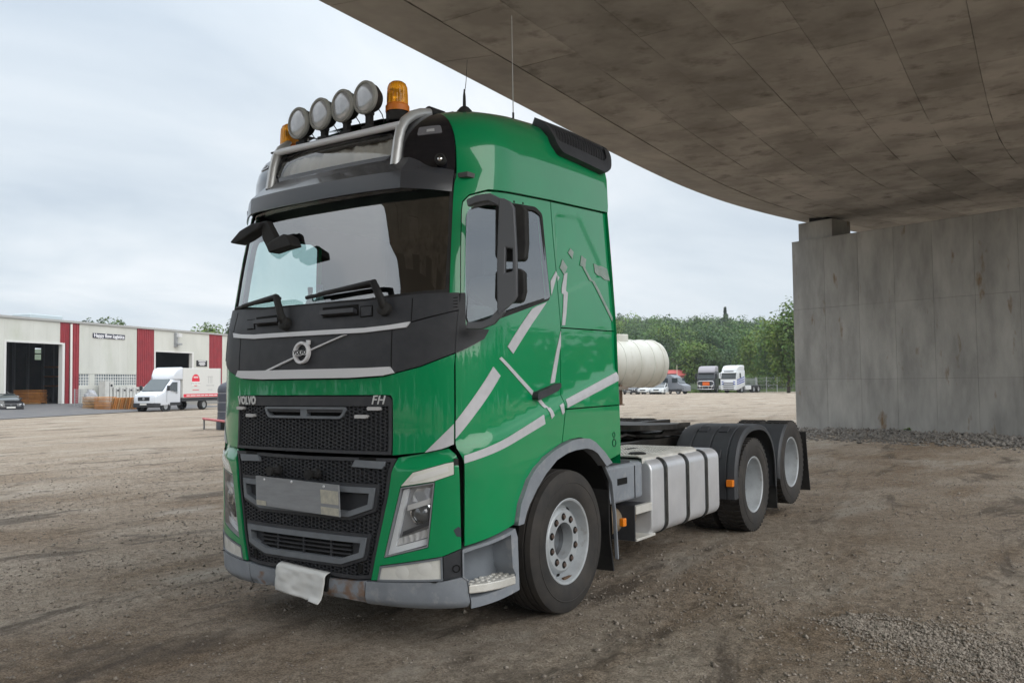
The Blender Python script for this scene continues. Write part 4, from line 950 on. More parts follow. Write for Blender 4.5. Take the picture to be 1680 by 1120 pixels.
# --- driver's side mirrors on a C-shaped arm
mt = empty('side_mirror', (0, 0, 0)); mt.parent = truck
MN = Vector((0.38, -0.925, 0)).normalized(); MP = V3(onX(835, 420, 1.43)); MTn = Vector((0.925, 0.38, 0)).normalized()
def mpl(px, py, d=0.0):
    q = MP-MN*d; dr = V3(ray(px, py)); o = V3(CAM); return o+dr*((q-o).dot(MN)/dr.dot(MN))
hole = [(832, 408), (843, 410), (843, 446), (831, 449)]
plate_l = [(821, 328), (828, 327), (840, 333), (846, 342), (850, 420), (850.5, 486), (846, 494), (820, 518), (818, 510), (817.5, 430)]
def plane_patch(name, outer, hl, m, parent, d0, thick, bev=0.0):
    o2 = ccw([(px, -py) for px, py in outer]); h2 = [ccw([(px, -py) for px, py in h]) for h in hl]
    pts = list(o2); ed = [(i, (i+1) % len(o2)) for i in range(len(o2))]
    for h in h2: k = len(pts); pts += h; ed += [(k+i, k+(i+1) % len(h)) for i in range(len(h))]
    r_ = delaunay_2d_cdt([Vector(p) for p in pts], ed, [], 0, 1e-6); V_ = np.array([tuple(q) for q in r_[0]]); T_ = [tuple(t) for t in r_[2]]
    C_ = np.array([V_[list(t)].mean(0) for t in T_]); ok = pip(C_, o2)
    for h in h2: ok &= ~pip(C_, h)
    bm = bmesh.new(); vv_ = [bm.verts.new(mpl(x, -y, d0)) for x, y in V_]
    for t, k in zip(T_, ok):
        if k: bm.faces.new([vv_[i] for i in t])
    bmesh.ops.recalc_face_normals(bm, faces=bm.faces)
    if bm.faces and sum((f_.normal.dot(MN) for f_ in bm.faces)) < 0: bmesh.ops.reverse_faces(bm, faces=bm.faces)
    e_ = bmesh.ops.extrude_face_region(bm, geom=list(bm.faces)); bmesh.ops.translate(bm, verts=[g for g in e_['geom'] if isinstance(g, bmesh.types.BMVert)], vec=MN*thick)
    bmesh.ops.recalc_face_normals(bm, faces=bm.faces)
    for v_ in [v_ for v_ in bm.verts if not v_.link_faces]: bm.verts.remove(v_)
    me = bpy.data.meshes.new(name); bm.to_mesh(me); bm.free(); me.materials.append(m); o = bpy.data.objects.new(name, me); link(o, parent)
    if bev:
        b = o.modifiers.new('bevel', 'BEVEL'); b.width = bev; b.segments = 3; b.limit_method = 'ANGLE'; b.angle_limit = math.radians(40); b.harden_normals = True; me.polygons.foreach_set('use_smooth', [True]*len(me.polygons))
    return o
M_mir = mat('mirror_arm_plastic', (0.115, 0.122, 0.135), 0.5, bump=0.05, bscale=300)
plane_patch('arm_cover', plate_l, [hole], M_mir, mt, 0.02, 0.045, 0.010)
for l, nm in (([(817, 345), (822, 337), (860, 340), (868, 347), (869.5, 400), (867, 427), (861, 430), (822, 430), (816.5, 424)], 'upper'), ([(817, 450), (822, 444), (860, 443), (865, 449), (866, 480), (862, 495), (855, 498), (820, 499), (816, 490)], 'lower')):
    hd = plane_patch('mirror_head', l, [], M_black, mt, 0.115, 0.085, 0.028)
    cx_ = sum(p_[0] for p_ in l)/len(l); cy_ = sum(p_[1] for p_ in l)/len(l)
    plane_patch('mirror_glass', [(cx_+(x-cx_)*0.86, cy_+(y-cy_)*0.86) for x, y in l], [], M_chrome, hd, 0.119, 0.003)
def beam(name, pts, w, h, m, parent):
    mb = MB(); pts = [V3(p_) for p_ in pts]; vs = []; fs = []
    for i, p_ in enumerate(pts):
        t_ = (pts[min(i+1, len(pts)-1)]-pts[max(i-1, 0)]).normalized(); x_ = t_.cross(Vector((0, 0, 1))).normalized(); y_ = x_.cross(t_)
        vs += [p_+x_*w+y_*h, p_-x_*w+y_*h, p_-x_*w-y_*h, p_+x_*w-y_*h]
    for i in range(len(pts)-1):
        for k in range(4): fs.append((i*4+k, i*4+(k+1) % 4, i*4+4+(k+1) % 4, i*4+4+k))
    fs += [(3, 2, 1, 0), tuple(len(pts)*4-4+k for k in range(4))]
    return mb.add(vs, fs).build(name, m, parent, bevel=0.008)
beam('arm_top', [onX(769, 334, 1.17), onX(783, 327, 1.24), onX(804, 324, 1.32), mpl(824, 334, 0.0)], 0.02, 0.024, M_mir, mt)
beam('arm_bottom', [onX(766, 534, 1.19), onX(790, 534, 1.27), onX(808, 527, 1.33), mpl(826, 507, 0.0)], 0.02, 0.022, M_mir, mt)
# --- front and kerb mirrors at the far upper corner of the windscreen
fm = empty('front_mirror', (0, 0, 0)); fm.parent = truck
FMY = 0.02
def fmp(px, py, y=FMY): return V3(onY(px, py, y))
def fpr(name, pts, m, y, th, bev=0.01):
    return MB().prism([fmp(px, py, y) for px, py in pts], (0, th, 0)).build(name, m, fm, bevel=bev)
fpr('mirror_head', [(375, 398), (392, 378), (412, 366), (428, 364), (424, 375), (398, 393), (384, 400)], M_black, 0.0, 0.11, 0.015)
fpr('mirror_arm', [(426, 364), (438, 362), (450, 385), (452, 398), (438, 408), (430, 392)], M_black, 0.03, 0.05, 0.008)
fpr('mirror_head', [(435, 402), (446, 393), (464, 383), (472, 388), (478, 403), (460, 408), (440, 415)], M_black, -0.03, 0.10, 0.012)

# ------------------------------------------------------------------ lower front: headlights, fog lamps, bumper
hl = AL([(658, 799.5), (713, 791), (708, 840), (702, 897), (631, 914)])
drl = AL([(658.5, 797), (678, 775), (731, 760), (744, 757.5), (744.5, 777.5), (711, 789)])
hp = AL([(651, 750), (700, 742), (736, 735), (748, 744), (752, 752), (754, 775), (757, 899), (727, 912), (625, 927), (620.5, 951), (609.5, 951), (620.5, 894), (637.5, 812), (642.5, 775)])
fog = AL([(625, 928.5), (725, 914.5), (726, 951), (621, 951.5)])
tow = AL([(727.5, 912.5), (757, 900.5), (757.5, 944.5), (728, 951)])
M_reflect = mat('lamp_reflector', (0.85, 0.86, 0.88), 0.15, metal=0.45)
def d_hp(a, v):
    # the wing tucks in below the overhanging bonnet, then swells out to the shoulder
    vt = hp[0][1]; t = np.clip((vt-v)/0.055, 0, 1); return -0.03*(1-t)
for s in (1, -1):
    f = (lambda l: ccw(l)) if s > 0 else (lambda l: ccw(mir(l)))
    w = patch('headlight_wing', inset(f(hp), 0.002), M_green, truck, off=0.006, thick=0.05, grid=0.04, holes=[f(inset(ccw(hl), -0.004)), f(inset(ccw(drl), -0.003))], disp=d_hp)
    h = patch('headlight', f(hl), mat('headlight_bowl', (0.40, 0.41, 0.43), 0.25, metal=0.45), truck, off=-0.05, thick=0.0, grid=0.05)
    # rim, reflector blocks, projector, cover
    patch('headlight_rim', f(hl), mat('lamp_rim', (0.25, 0.26, 0.28), 0.4), h, off=0.004, thick=0.055, grid=0.05, holes=[f(inset(ccw(hl), 0.007))])
    q = lambda pts: f(AL(pts))
    patch('light_guide', q([(660, 803), (668, 802), (646, 898), (700, 884), (700, 894), (634, 911)]), mat('light_guide', (0.82, 0.84, 0.86), 0.25), h, off=-0.022, thick=0.05, grid=0.04)
    patch('reflector', q([(676, 801), (711, 795), (707, 822), (671, 828)]), M_reflect, h, off=-0.028, thick=0.04, grid=0.05, disp=lambda a, v: -0.03*np.sin((v*55) % 3.1))
    patch('reflector_shelf', q([(668, 829), (707, 817), (706, 826), (667, 838)]), M_reflect, h, off=-0.012, thick=0.06, grid=0.03)
    patch('reflector_shelf', q([(660, 872), (704, 855), (703, 862), (658, 880)]), M_dark, h, off=-0.012, thick=0.06, grid=0.03)
    patch('indicator_strip', q([(648, 885), (702, 868), (701, 882), (645, 897)]), M_reflect, h, off=-0.035, thick=0.03, grid=0.02, disp=lambda a, v: 0.008*np.sin(a*160))
    a, v = A(690, 843); p, r, u, n = on_skin(a*s, v, -0.055)
    MB().lathe([(0.072, 0.0), (0.074, 0.028), (0.064, 0.034), (0.056, 0.026)], p, n, 28).build('projector_ring', M_chrome, h, smooth=True, sharp=0.6)
    MB().lathe([(0.056, 0.022), (0.048, 0.038), (0.03, 0.049), (0, 0.054)], p, n, 24).build('projector_lens', mat('projector_glass', (0.08, 0.085, 0.09), 0.02, coat=1.0, spec=1.0), h, smooth=True)
    patch('headlight_cover', f(inset(ccw(hl), 0.004)), G_lens, h, off=0.003, thick=0, grid=0.05)
    dl = patch('daylight_lamp', f(drl), mat('drl_lens', (0.80, 0.80, 0.75), 0.25, coat=0.6, c2=(0.70, 0.70, 0.64), nscale=5), truck, off=0.008, thick=0.05, grid=0.04)
    patch('light_bar_insert', f(AL([(680, 781), (735, 765), (736, 773), (684, 789), (672, 790)])), mat('drl_insert', (0.78, 0.78, 0.76), 0.3), dl, off=0.011, thick=0.01, grid=0.03)
    patch('wing_gap_cover', f(AL([(745, 752), (752, 752), (753.5, 776), (745.5, 778)])), M_black, truck, off=0.0, thick=0.03, grid=0.04)
    fl_ = patch('fog_lamp', f(fog), mat('fog_lens', (0.74, 0.74, 0.70), 0.22, coat=0.5, c2=(0.60, 0.60, 0.57), nscale=8), truck, off=0.004, thick=0.05, grid=0.04)
    patch('fog_lamp_rim', f(inset(ccw(fog), -0.003)), M_frame, fl_, off=0.010, thick=0.03, grid=0.04, holes=[f(inset(ccw(fog), 0.008))])
    for px, py in ((660, 938), (697, 932)):
        a, v = A(px, py); p, r, u, n = on_skin(a*s, v, 0.003); MB().lathe([(0.045, 0.0), (0.04, 0.0015), (0.0, 0.002)], p, n, 20).build('fog_reflector', mat('fog_inner', (0.70, 0.70, 0.67), 0.2), fl_, smooth=True)
    tc_ = patch('tow_cover', f(tow), M_dark, truck, off=0.002, thick=0.05, grid=0.05)
    a, v = A(748.5, 932); p, r, u, n = on_skin(a*s, v, 0.002); MB().lathe([(0.024, 0.0), (0.024, 0.004), (0.018, 0.004), (0.018, -0.01), (0, -0.01)], p, n, 16).build('tow_hole', M_void, tc_)
    # paint chip by the door gap
    if s > 0: patch('paint_chip', AL([(744, 869), (752, 863), (756, 866), (756, 880), (749, 879)]), mat('bare_primer', (0.05, 0.055, 0.07), 0.7), w, off=0.0085, thick=0.002, grid=0.03)
# bumper
M_bump = bpy.data.materials.get('grey_bumper_plastic')
def bumper_mat():
    m = M_bump.copy(); m.name = 'grey_bumper_rusty'; nt = m.node_tree; b = nt.nodes['Principled BSDF']; lk = nt.links.new
    src = b.inputs['Base Color'].links[0].from_socket
    tc = nt.nodes.new('ShaderNodeTexCoord'); n = nt.nodes.new('ShaderNodeTexNoise'); n.inputs['Scale'].default_value = 9.0; n.inputs['Detail'].default_value = 7; lk(tc.outputs['Object'], n.inputs['Vector'])
    dn = nt.nodes.new('ShaderNodeVectorMath'); dn.operation = 'DISTANCE'; lk(tc.outputs['Object'], dn.inputs[0]); rp = surf(*A(566, 962)); dn.inputs[1].default_value = tuple(float(x) for x in rp)
    rm_ = nt.nodes.new('ShaderNodeMapRange'); rm_.inputs['From Min'].default_value = 0.26; rm_.inputs['From Max'].default_value = 0.0; rm_.inputs['To Max'].default_value = 0.16; lk(dn.outputs['Value'], rm_.inputs['Value'])
    sm_ = nt.nodes.new('ShaderNodeMath'); sm_.operation = 'ADD'; lk(n.outputs['Fac'], sm_.inputs[0]); lk(rm_.outputs[0], sm_.inputs[1])
    r = nt.nodes.new('ShaderNodeMapRange'); r.inputs['From Min'].default_value = 0.60; r.inputs['From Max'].default_value = 0.72; r.inputs['To Max'].default_value = 0.8; lk(sm_.outputs[0], r.inputs['Value'])
    mx = nt.nodes.new('ShaderNodeMix'); mx.data_type = 'RGBA'; mx.inputs['B'].default_value = (0.21, 0.115, 0.06, 1); lk(r.outputs[0], mx.inputs['Factor']); lk(src, mx.inputs['A']); lk(mx.outputs['Result'], b.inputs['Base Color']); return m
M_bumpr = bumper_mat()
vb_t, vb_b = A(560, 951)[1], A(560, 982)[1]
bc_l = sym([(0, vb_t)]+AL([(560, 950.5), (585, 953), (600.5, 953)])+AL([(599, 989.5), (560, 982)])+[(0, vb_b)])
def d_bump(a, v): 
    vm = vb_b; t = np.clip((v-vm)/0.05, 0, 1); return -0.03*(1-t)**2
patch('bumper_centre', ccw(bc_l), M_bumpr, truck, off=0.012, thick=0.10, grid=0.035, disp=d_bump)
co = AL([(602, 953), (660, 954.5), (727, 953.5), (757, 946), (765, 951), (770.5, 986), (769, 996), (735, 1000), (690, 1000), (640, 996), (601, 990)])
for s in (1, -1): patch('bumper_corner', ccw(co) if s > 0 else ccw(mir(co)), M_bump, truck, off=0.012, thick=0.12, grid=0.035, disp=lambda a, v: -0.035*(1-np.clip((v-(vb_b-0.02))/0.06, 0, 1))**2)
# entry step
st_o = AL([(758, 901), (761, 899), (842, 866), (846, 880), (849, 966), (772, 996), (772, 986), (766, 951), (758.5, 946)])
st_h = AL([(760.5, 906), (779, 899), (835, 876), (838, 930), (843, 941), (842, 954), (771, 980), (767, 951), (761, 944)])
for s in (1, -1):
    f = (lambda l: ccw(l)) if s > 0 else (lambda l: ccw(mir(l)))
    sh = patch('step_housing', f(st_o), M_grey, truck, off=0.016, thick=0.24, grid=0.04, holes=[f(st_h)])
    patch('step_back', f(inset(ccw(st_h), -0.02)), mat('step_back_plastic', (0.17, 0.19, 0.215), 0.6, c2=(0.12, 0.135, 0.155), nscale=4), sh, off=-0.13, thick=0, grid=0.06)
    t0 = V3(surf(*A(768, 962))); t1 = V3(surf(*A(842, 945))); zt = 0.5*(t0.z+t1.z)
    fr = [V3(surf(*A(x, y)))+V3(snorm(*A(x, y)))*0.022 for x, y in ((767, 960), (792, 955), (818, 948.5), (842, 941))]
    zt = sum(q_.z for q_ in fr)/4; yv = [q_.y for q_ in fr]; xv = [q_.x for q_ in fr]
    outl = [(s*x, y, zt) for x, y in zip(xv, yv)]+[(s*(xv[-1]-0.20), yv[-1]+0.03, zt), (s*(xv[0]-0.06), yv[0]+0.15, zt)]
    tr = MB().prism(outl, (0, 0, -0.055)).build('step_tread', M_tread, sh, bevel=0.01)
    bm_ = MB(); rr2 = random.Random(1)
    for i in range(7):
        for j in range(3):
            y = yv[0]+0.03+(yv[-1]-yv[0]-0.02)*i/6; x = np.interp(y, yv, xv)-0.03-0.045*j-(0.02 if i % 2 else 0)
            bm_.lathe([(0.017, 0), (0.013, 0.006), (0.006, 0.007), (0.004, 0.003)], (s*x, y, zt), (0, 0, 1), 10)
    o = bm_.build('tread_studs', M_tread, tr, smooth=True); o['kind'] = 'stuff'

# ------------------------------------------------------------------ front wheel arch and flap
ar_o = [(844, 861), (849, 826), (862.7, 786), (874, 767), (890, 750), (905, 738), (920, 729), (936, 721.5), (951, 718.5), (962, 719), (972, 725), (987, 741), (999, 758)]
ar_i = [(853.6, 858), (858, 840), (863, 826), (875, 801), (890, 776), (908, 754), (925, 743), (938.6, 738), (957, 735), (966, 737), (975, 743), (990, 764)]
arch = AL(ar_o)+AL(ar_i)[::-1]
for s in (1, -1):
    f = (lambda l: ccw(l)) if s > 0 else (lambda l: ccw(mir(l)))
    patch('wheel_arch_trim', f(arch), M_grey, truck, off=0.03, thick=0.12, grid=0.04)
    mb = MB(); prof = []; n = 20; vs = []; fs = []
    for k in range(n+1):
        t = math.radians(-12+204*k/n); y, z = 1.385-0.655*math.cos(t), 0.51+0.645*math.sin(t); vs += [(s*0.72, y, z), (s*1.20, y, z)]
    for k in range(n): fs.append((2*k, 2*k+1, 2*k+3, 2*k+2))
    mesh('wheel_arch_liner', vs, fs, M_void, truck, smooth=True)
    mesh('wheel_arch_liner', [(s*0.70, 0.72, 0.3), (s*0.70, 2.05, 0.3), (s*0.70, 2.05, 1.2), (s*0.70, 0.72, 1.2)], [(0, 1, 2, 3)], M_void, truck)
    # flap behind the wheel with its grey edge strip
    fl0 = MB(); pts = []
    for t in np.linspace(0, 1, 9):
        y = 1.93+0.10*t+0.01*math.sin(t*6); z = 1.0-0.83*t; pts.append((y, z))
    vs = []; fs = []
    for y, z in pts: vs += [(s*0.82, y, z), (s*1.205, y+0.01*math.sin(z*9), z), (s*1.205, y+0.018+0.01*math.sin(z*9), z), (s*0.82, y+0.018, z)]
    for i in range(len(pts)-1):
        for k in range(4): fs.append((i*4+k, i*4+(k+1) % 4, i*4+4+(k+1) % 4, i*4+4+k))
    fs += [(0, 1, 2, 3), (35, 34, 33, 32)]
    mfl = MB().add(vs, fs).build('mud_flap', M_black, truck)
    strip = [onX(x, y, 1.225) for x, y in ((990, 762), (1002, 790), (1008, 840), (1012.5, 917))]; strip = [(1.225*s, q_[1], q_[2]) for q_ in strip]
    b = beam('flap_edge_strip', strip, 0.016, 0.008, M_grey, mfl)
    vs = []
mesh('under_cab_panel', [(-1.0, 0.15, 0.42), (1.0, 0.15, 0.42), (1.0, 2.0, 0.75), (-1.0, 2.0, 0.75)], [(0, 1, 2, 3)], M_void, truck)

# ------------------------------------------------------------------ wheels
def lug_ring(mb, R_, x0, x1, n, w, h, skew):
    for k in range(n):
        t = 2*PI*k/n
        for (xa, xb, sk) in ((x0, x0+(x1-x0)*0.30, skew), (x1-(x1-x0)*0.30, x1, -skew), (x0+(x1-x0)*0.36, x0+(x1-x0)*0.64, skew*0.6)):
            vs = []
            for xx, tt in ((xa, t-sk), (xb, t+sk)):
                for rr_k in (R_-0.006, R_+h):
                    for dt in (-w, w): vs.append((xx, rr_k*math.cos(tt+dt), rr_k*math.sin(tt+dt)))
            mb.add(vs, [(0, 1, 3, 2), (4, 6, 7, 5), (0, 2, 6, 4), (1, 5, 7, 3), (2, 3, 7, 6)])
def tyre(name, parent, xc, w, R_, side, n=64, lugs=0):
    """tyre around the X axis centred at xc"""
    h = w/2; ri = 0.286
    prof = [(ri, -h*0.80), (ri+0.012, -h*0.86), (ri+0.05, -h*0.99), (ri+0.11, -h*1.0), (R_-0.055, -h*0.955), (R_-0.022, -h*0.90), (R_-0.008, -h*0.84)]
    g = 0.0 if lugs else 0.011
    tread = []
    if lugs: tread = [(R_-0.012, -h*0.8), (R_-0.012, h*0.8)]
    else:
        for q_ in (-0.55, -0.19, 0.19, 0.55): tread += [(R_, h*(q_-0.05)), (R_-g, h*(q_-0.035)), (R_-g, h*(q_+0.035)), (R_, h*(q_+0.05))]
    prof = prof+tread+[(r_, -x) for r_, x in prof[::-1]]
    # fine ribs moulded in the sidewall
    mb = MB().lathe(prof, (xc, 0, 0), (1, 0, 0), n); o = mb.build(name, M_rubber, parent, smooth=True, sharp=0.75)
    for sg in (-1, 1):
        MB().lathe([(R_-0.092, sg*(h*0.985)), (R_-0.090, sg*(h*0.985+0.004)), (R_-0.084, sg*(h*0.985+0.004)), (R_-0.082, sg*(h*0.975))], (xc, 0, 0), (1, 0, 0), n).build('sidewall_rib', M_rubber, o, smooth=True)
    if lugs:
        m2 = MB(); lug_ring(m2, R_-0.012, xc-h*0.9, xc+h*0.9, lugs, 0.026, 0.012, 0.02); t = m2.build('tread_blocks', M_rubber, o); t['kind'] = 'stuff'
    return o
M_hub = mat('hub_steel', (0.16, 0.175, 0.19), 0.5, metal=0.4, c2=(0.11, 0.11, 0.115), nscale=9)
M_nut = mat('rusty_nut', (0.12, 0.085, 0.07), 0.7, metal=0.3)
def ring_holes(mb, org, r, n, rad, x0, x1, nn=12):
    for k in range(n):
        t = 2*PI*(k+0.5)/n; mb.lathe([(rad, x0), (rad, x1)], (org, r*math.cos(t), r*math.sin(t)), (1, 0, 0), nn, cap=True)
    return mb
def front_wheel(s):
    w = empty('front_wheel', (s*1.06, 1.38, 0.497)); w.parent = truck; R_ = 0.497
    if s < 0: w.rotation_euler = (0, 0, PI)
    tyre('tyre', w, 0.0, 0.315, R_, 1)
    rim = MB().lathe([(0.286, -0.12), (0.292, 0.118), (0.303, 0.128), (0.303, 0.134), (0.294, 0.138), (0.282, 0.134), (0.272, 0.115), (0.262, 0.07), (0.252, 0.045), (0.235, 0.05), (0.222, 0.085), (0.205, 0.098), (0.128, 0.098), (0.126, 0.085), (0.126, -0.03)], (0, 0, 0), (1, 0, 0), 56).build('rim', M_rim, w, smooth=True, sharp=0.6)
    ring_holes(MB(), 0.0, 0.245, 10, 0.020, 0.046, 0.0505).build('hand_holes', M_void, rim)
    hb = MB().lathe([(0.126, -0.03), (0.122, 0.02), (0.11, 0.03), (0.10, 0.0), (0.0, -0.01)], (0, 0, 0), (1, 0, 0), 32).build('hub', M_hub, w, smooth=True, sharp=0.6)
    for k in range(10):
        t = 2*PI*(k+0.5)/10; c_ = (0, 0.1675*math.cos(t), 0.1675*math.sin(t))
        nt_ = MB().lathe([(0.026, 0.099), (0.026, 0.1005), (0.0, 0.1005)], c_, (1, 0, 0), 14).build('nut_seat', M_void, w)
        MB().lathe([(0.0165, 0.10), (0.0165, 0.110), (0.013, 0.113), (0, 0.113)], c_, (1, 0, 0), 6).build('wheel_nut', M_nut, nt_)
    MB().box((0.09, -0.02, -0.275), (0.11, 0.09, -0.255)).build('valve', M_rust, rim, rot=None)
    return w
def rear_wheel(s, y, z, nm):
    w = empty(nm, (s*1.075, y, z)); w.parent = truck; R_ = 0.497
    if s < 0: w.rotation_euler = (0, 0, PI)
    tyre('tyre', w, 0.0, 0.295, R_, 1, lugs=48); tyre('tyre', w, -0.335, 0.295, R_, 1, lugs=48)
    rim = MB().lathe([(0.286, -0.44), (0.29, 0.108), (0.303, 0.118), (0.303, 0.126), (0.293, 0.130), (0.280, 0.122), (0.272, 0.09), (0.266, 0.03), (0.255, 0.0), (0.250, -0.06), (0.24, -0.10), (0.215, -0.13), (0.15, -0.145), (0.13, -0.145)], (0, 0, 0), (1, 0, 0), 56).build('rim', M_rim, w, smooth=True, sharp=0.7)
    MB().lathe([(0.135, -0.15), (0.125, -0.05), (0.11, -0.03), (0.06, -0.02), (0, -0.02)], (0, 0, 0), (1, 0, 0), 28).build('hub', M_hub, w, smooth=True, sharp=0.6)
    ring_holes(MB(), 0.0, 0.218, 8, 0.024, -0.128, -0.119).build('hand_holes', M_void, rim)
    for k in range(10):
        t = 2*PI*(k+0.5)/10; MB().lathe([(0.016, -0.145), (0.016, -0.115), (0, -0.113)], (0, 0.1675*math.cos(t), 0.1675*math.sin(t)), (1, 0, 0), 6).build('wheel_nut', M_nut, w)
    return w
DRY, TAGY, LIFT = 5.307, 6.677, 0.13
for s in (1, -1):
    front_wheel(s); rear_wheel(s, DRY, 0.497, 'drive_wheel'); rear_wheel(s, TAGY, 0.497+LIFT, 'lifted_wheel')
# ------------------------------------------------------------------ chassis
for s in (1, -1):
    mb = MB(); x = s*0.40
    mb.box((x-0.006*s if s > 0 else x-0.002, 0.9, 0.72), (x+0.008, 7.25, 1.0)); mb.box((min(x, x-0.08*s), 0.9, 0.72), (max(x, x-0.08*s), 7.25, 0.73)); mb.box((min(x, x-0.08*s), 0.9, 0.99), (max(x, x-0.08*s), 7.25, 1.0)); mb.build('chassis_rail', M_grease, truck)
for y in (1.2, 2.3, 3.2, 4.1, 5.0, 5.7, 6.6, 7.2): bx('cross_member', (-0.38, y-0.05, 0.76), (0.38, y+0.05, 0.96), M_grease, truck)
for y, z in ((1.38, 0.497), (DRY, 0.497), (TAGY, 0.497+LIFT)):
    MB().tube([(-0.95, y, z), (0.95, y, z)], 0.075, 14).lathe([(0.09, -0.2), (0.19, -0.1), (0.19, 0.1), (0.09, 0.2)], (0, y, z), (1, 0, 0), 18).build('axle', M_grease, truck, smooth=True, sharp=0.6)
MB().lathe([(0.05, 0), (0.42, 0.02), (0.42, 1.0), (0.05, 1.05)], (0, 0.95, 0.86), (0, 1, 0), 16).build('engine_block', M_grease, truck)
for s in (1, -1):
    for y in (DRY-0.42, DRY+0.42, TAGY+0.35): MB().lathe([(0.09, 0), (0.13, 0.04), (0.14, 0.12), (0.13, 0.2), (0.09, 0.24)], (s*0.48, y, 0.55), (0, 0, 1), 16).build('air_spring', M_black, truck, smooth=True)
# fifth wheel
fw = empty('fifth_wheel', (0, 0, 0)); fw.parent = truck
FZ = 1.145; fyc = 4.98
out_ = []; 
for t in np.linspace(-0.2*PI, 1.2*PI, 22): out_.append((0.47*math.cos(t), fyc-0.02-0.47*math.sin(t)*1.0, FZ))
out_ += [(-0.46, fyc+0.40, FZ-0.0), (-0.24, fyc+0.62, FZ-0.02), (-0.08, fyc+0.62, FZ-0.02), (-0.05, fyc+0.1, FZ), (0.05, fyc+0.1, FZ), (0.08, fyc+0.62, FZ-0.02), (0.24, fyc+0.62, FZ-0.02), (0.46, fyc+0.40, FZ)]
MB().prism(out_, (0, 0, -0.055)).build('coupling_plate', M_grease, fw)
bx('coupling_base', (-0.42, fyc-0.45, FZ-0.125), (0.42, fyc+0.45, FZ-0.105), M_grease, fw)
for s in (1, -1): MB().prism([(s*0.36, fyc-0.22, FZ-0.105), (s*0.36, fyc+0.22, FZ-0.105), (s*0.36, fyc+0.1, FZ-0.05), (s*0.36, fyc-0.1, FZ-0.05)], (s*0.03, 0, 0)).build('coupling_bracket', M_grease, fw)
# long black ramp rail beyond it, as seen over the deck
bx('ramp_rail', (-0.60, 4.55, 1.02), (-0.50, 7.0, 1.10), M_grease, truck)
# catwalk plates, hoses, cylinder
bx('catwalk_plate', (-0.36, 2.30, 1.022), (0.385, 3.72, 1.030), M_tread, truck)
MB().lathe([(0.0, 0), (0.055, 0.005), (0.058, 0.02), (0.058, 0.30), (0.05, 0.33), (0.02, 0.34), (0.02, 0.5)], (0.12, 3.85, 1.07), (-0.5, 0.85, 0), 16).build('air_cylinder', M_rust, truck, smooth=True, sharp=0.6)
rr3 = random.Random(4)
for k in range(7):
    y0 = 3.75+rr3.random()*0.3; x0 = rr3.uniform(-0.3, 0.3)
    MB().tube([(x0, y0, 1.02), (x0+rr3.uniform(-.1, .1), y0+0.2, 1.05+rr3.random()*0.05), (x0+rr3.uniform(-.2, .2), y0+0.45, 1.03), (x0+rr3.uniform(-.2, .2), y0+0.8, 1.0)], 0.014, 7).build('hose', M_grease, truck, smooth=True)
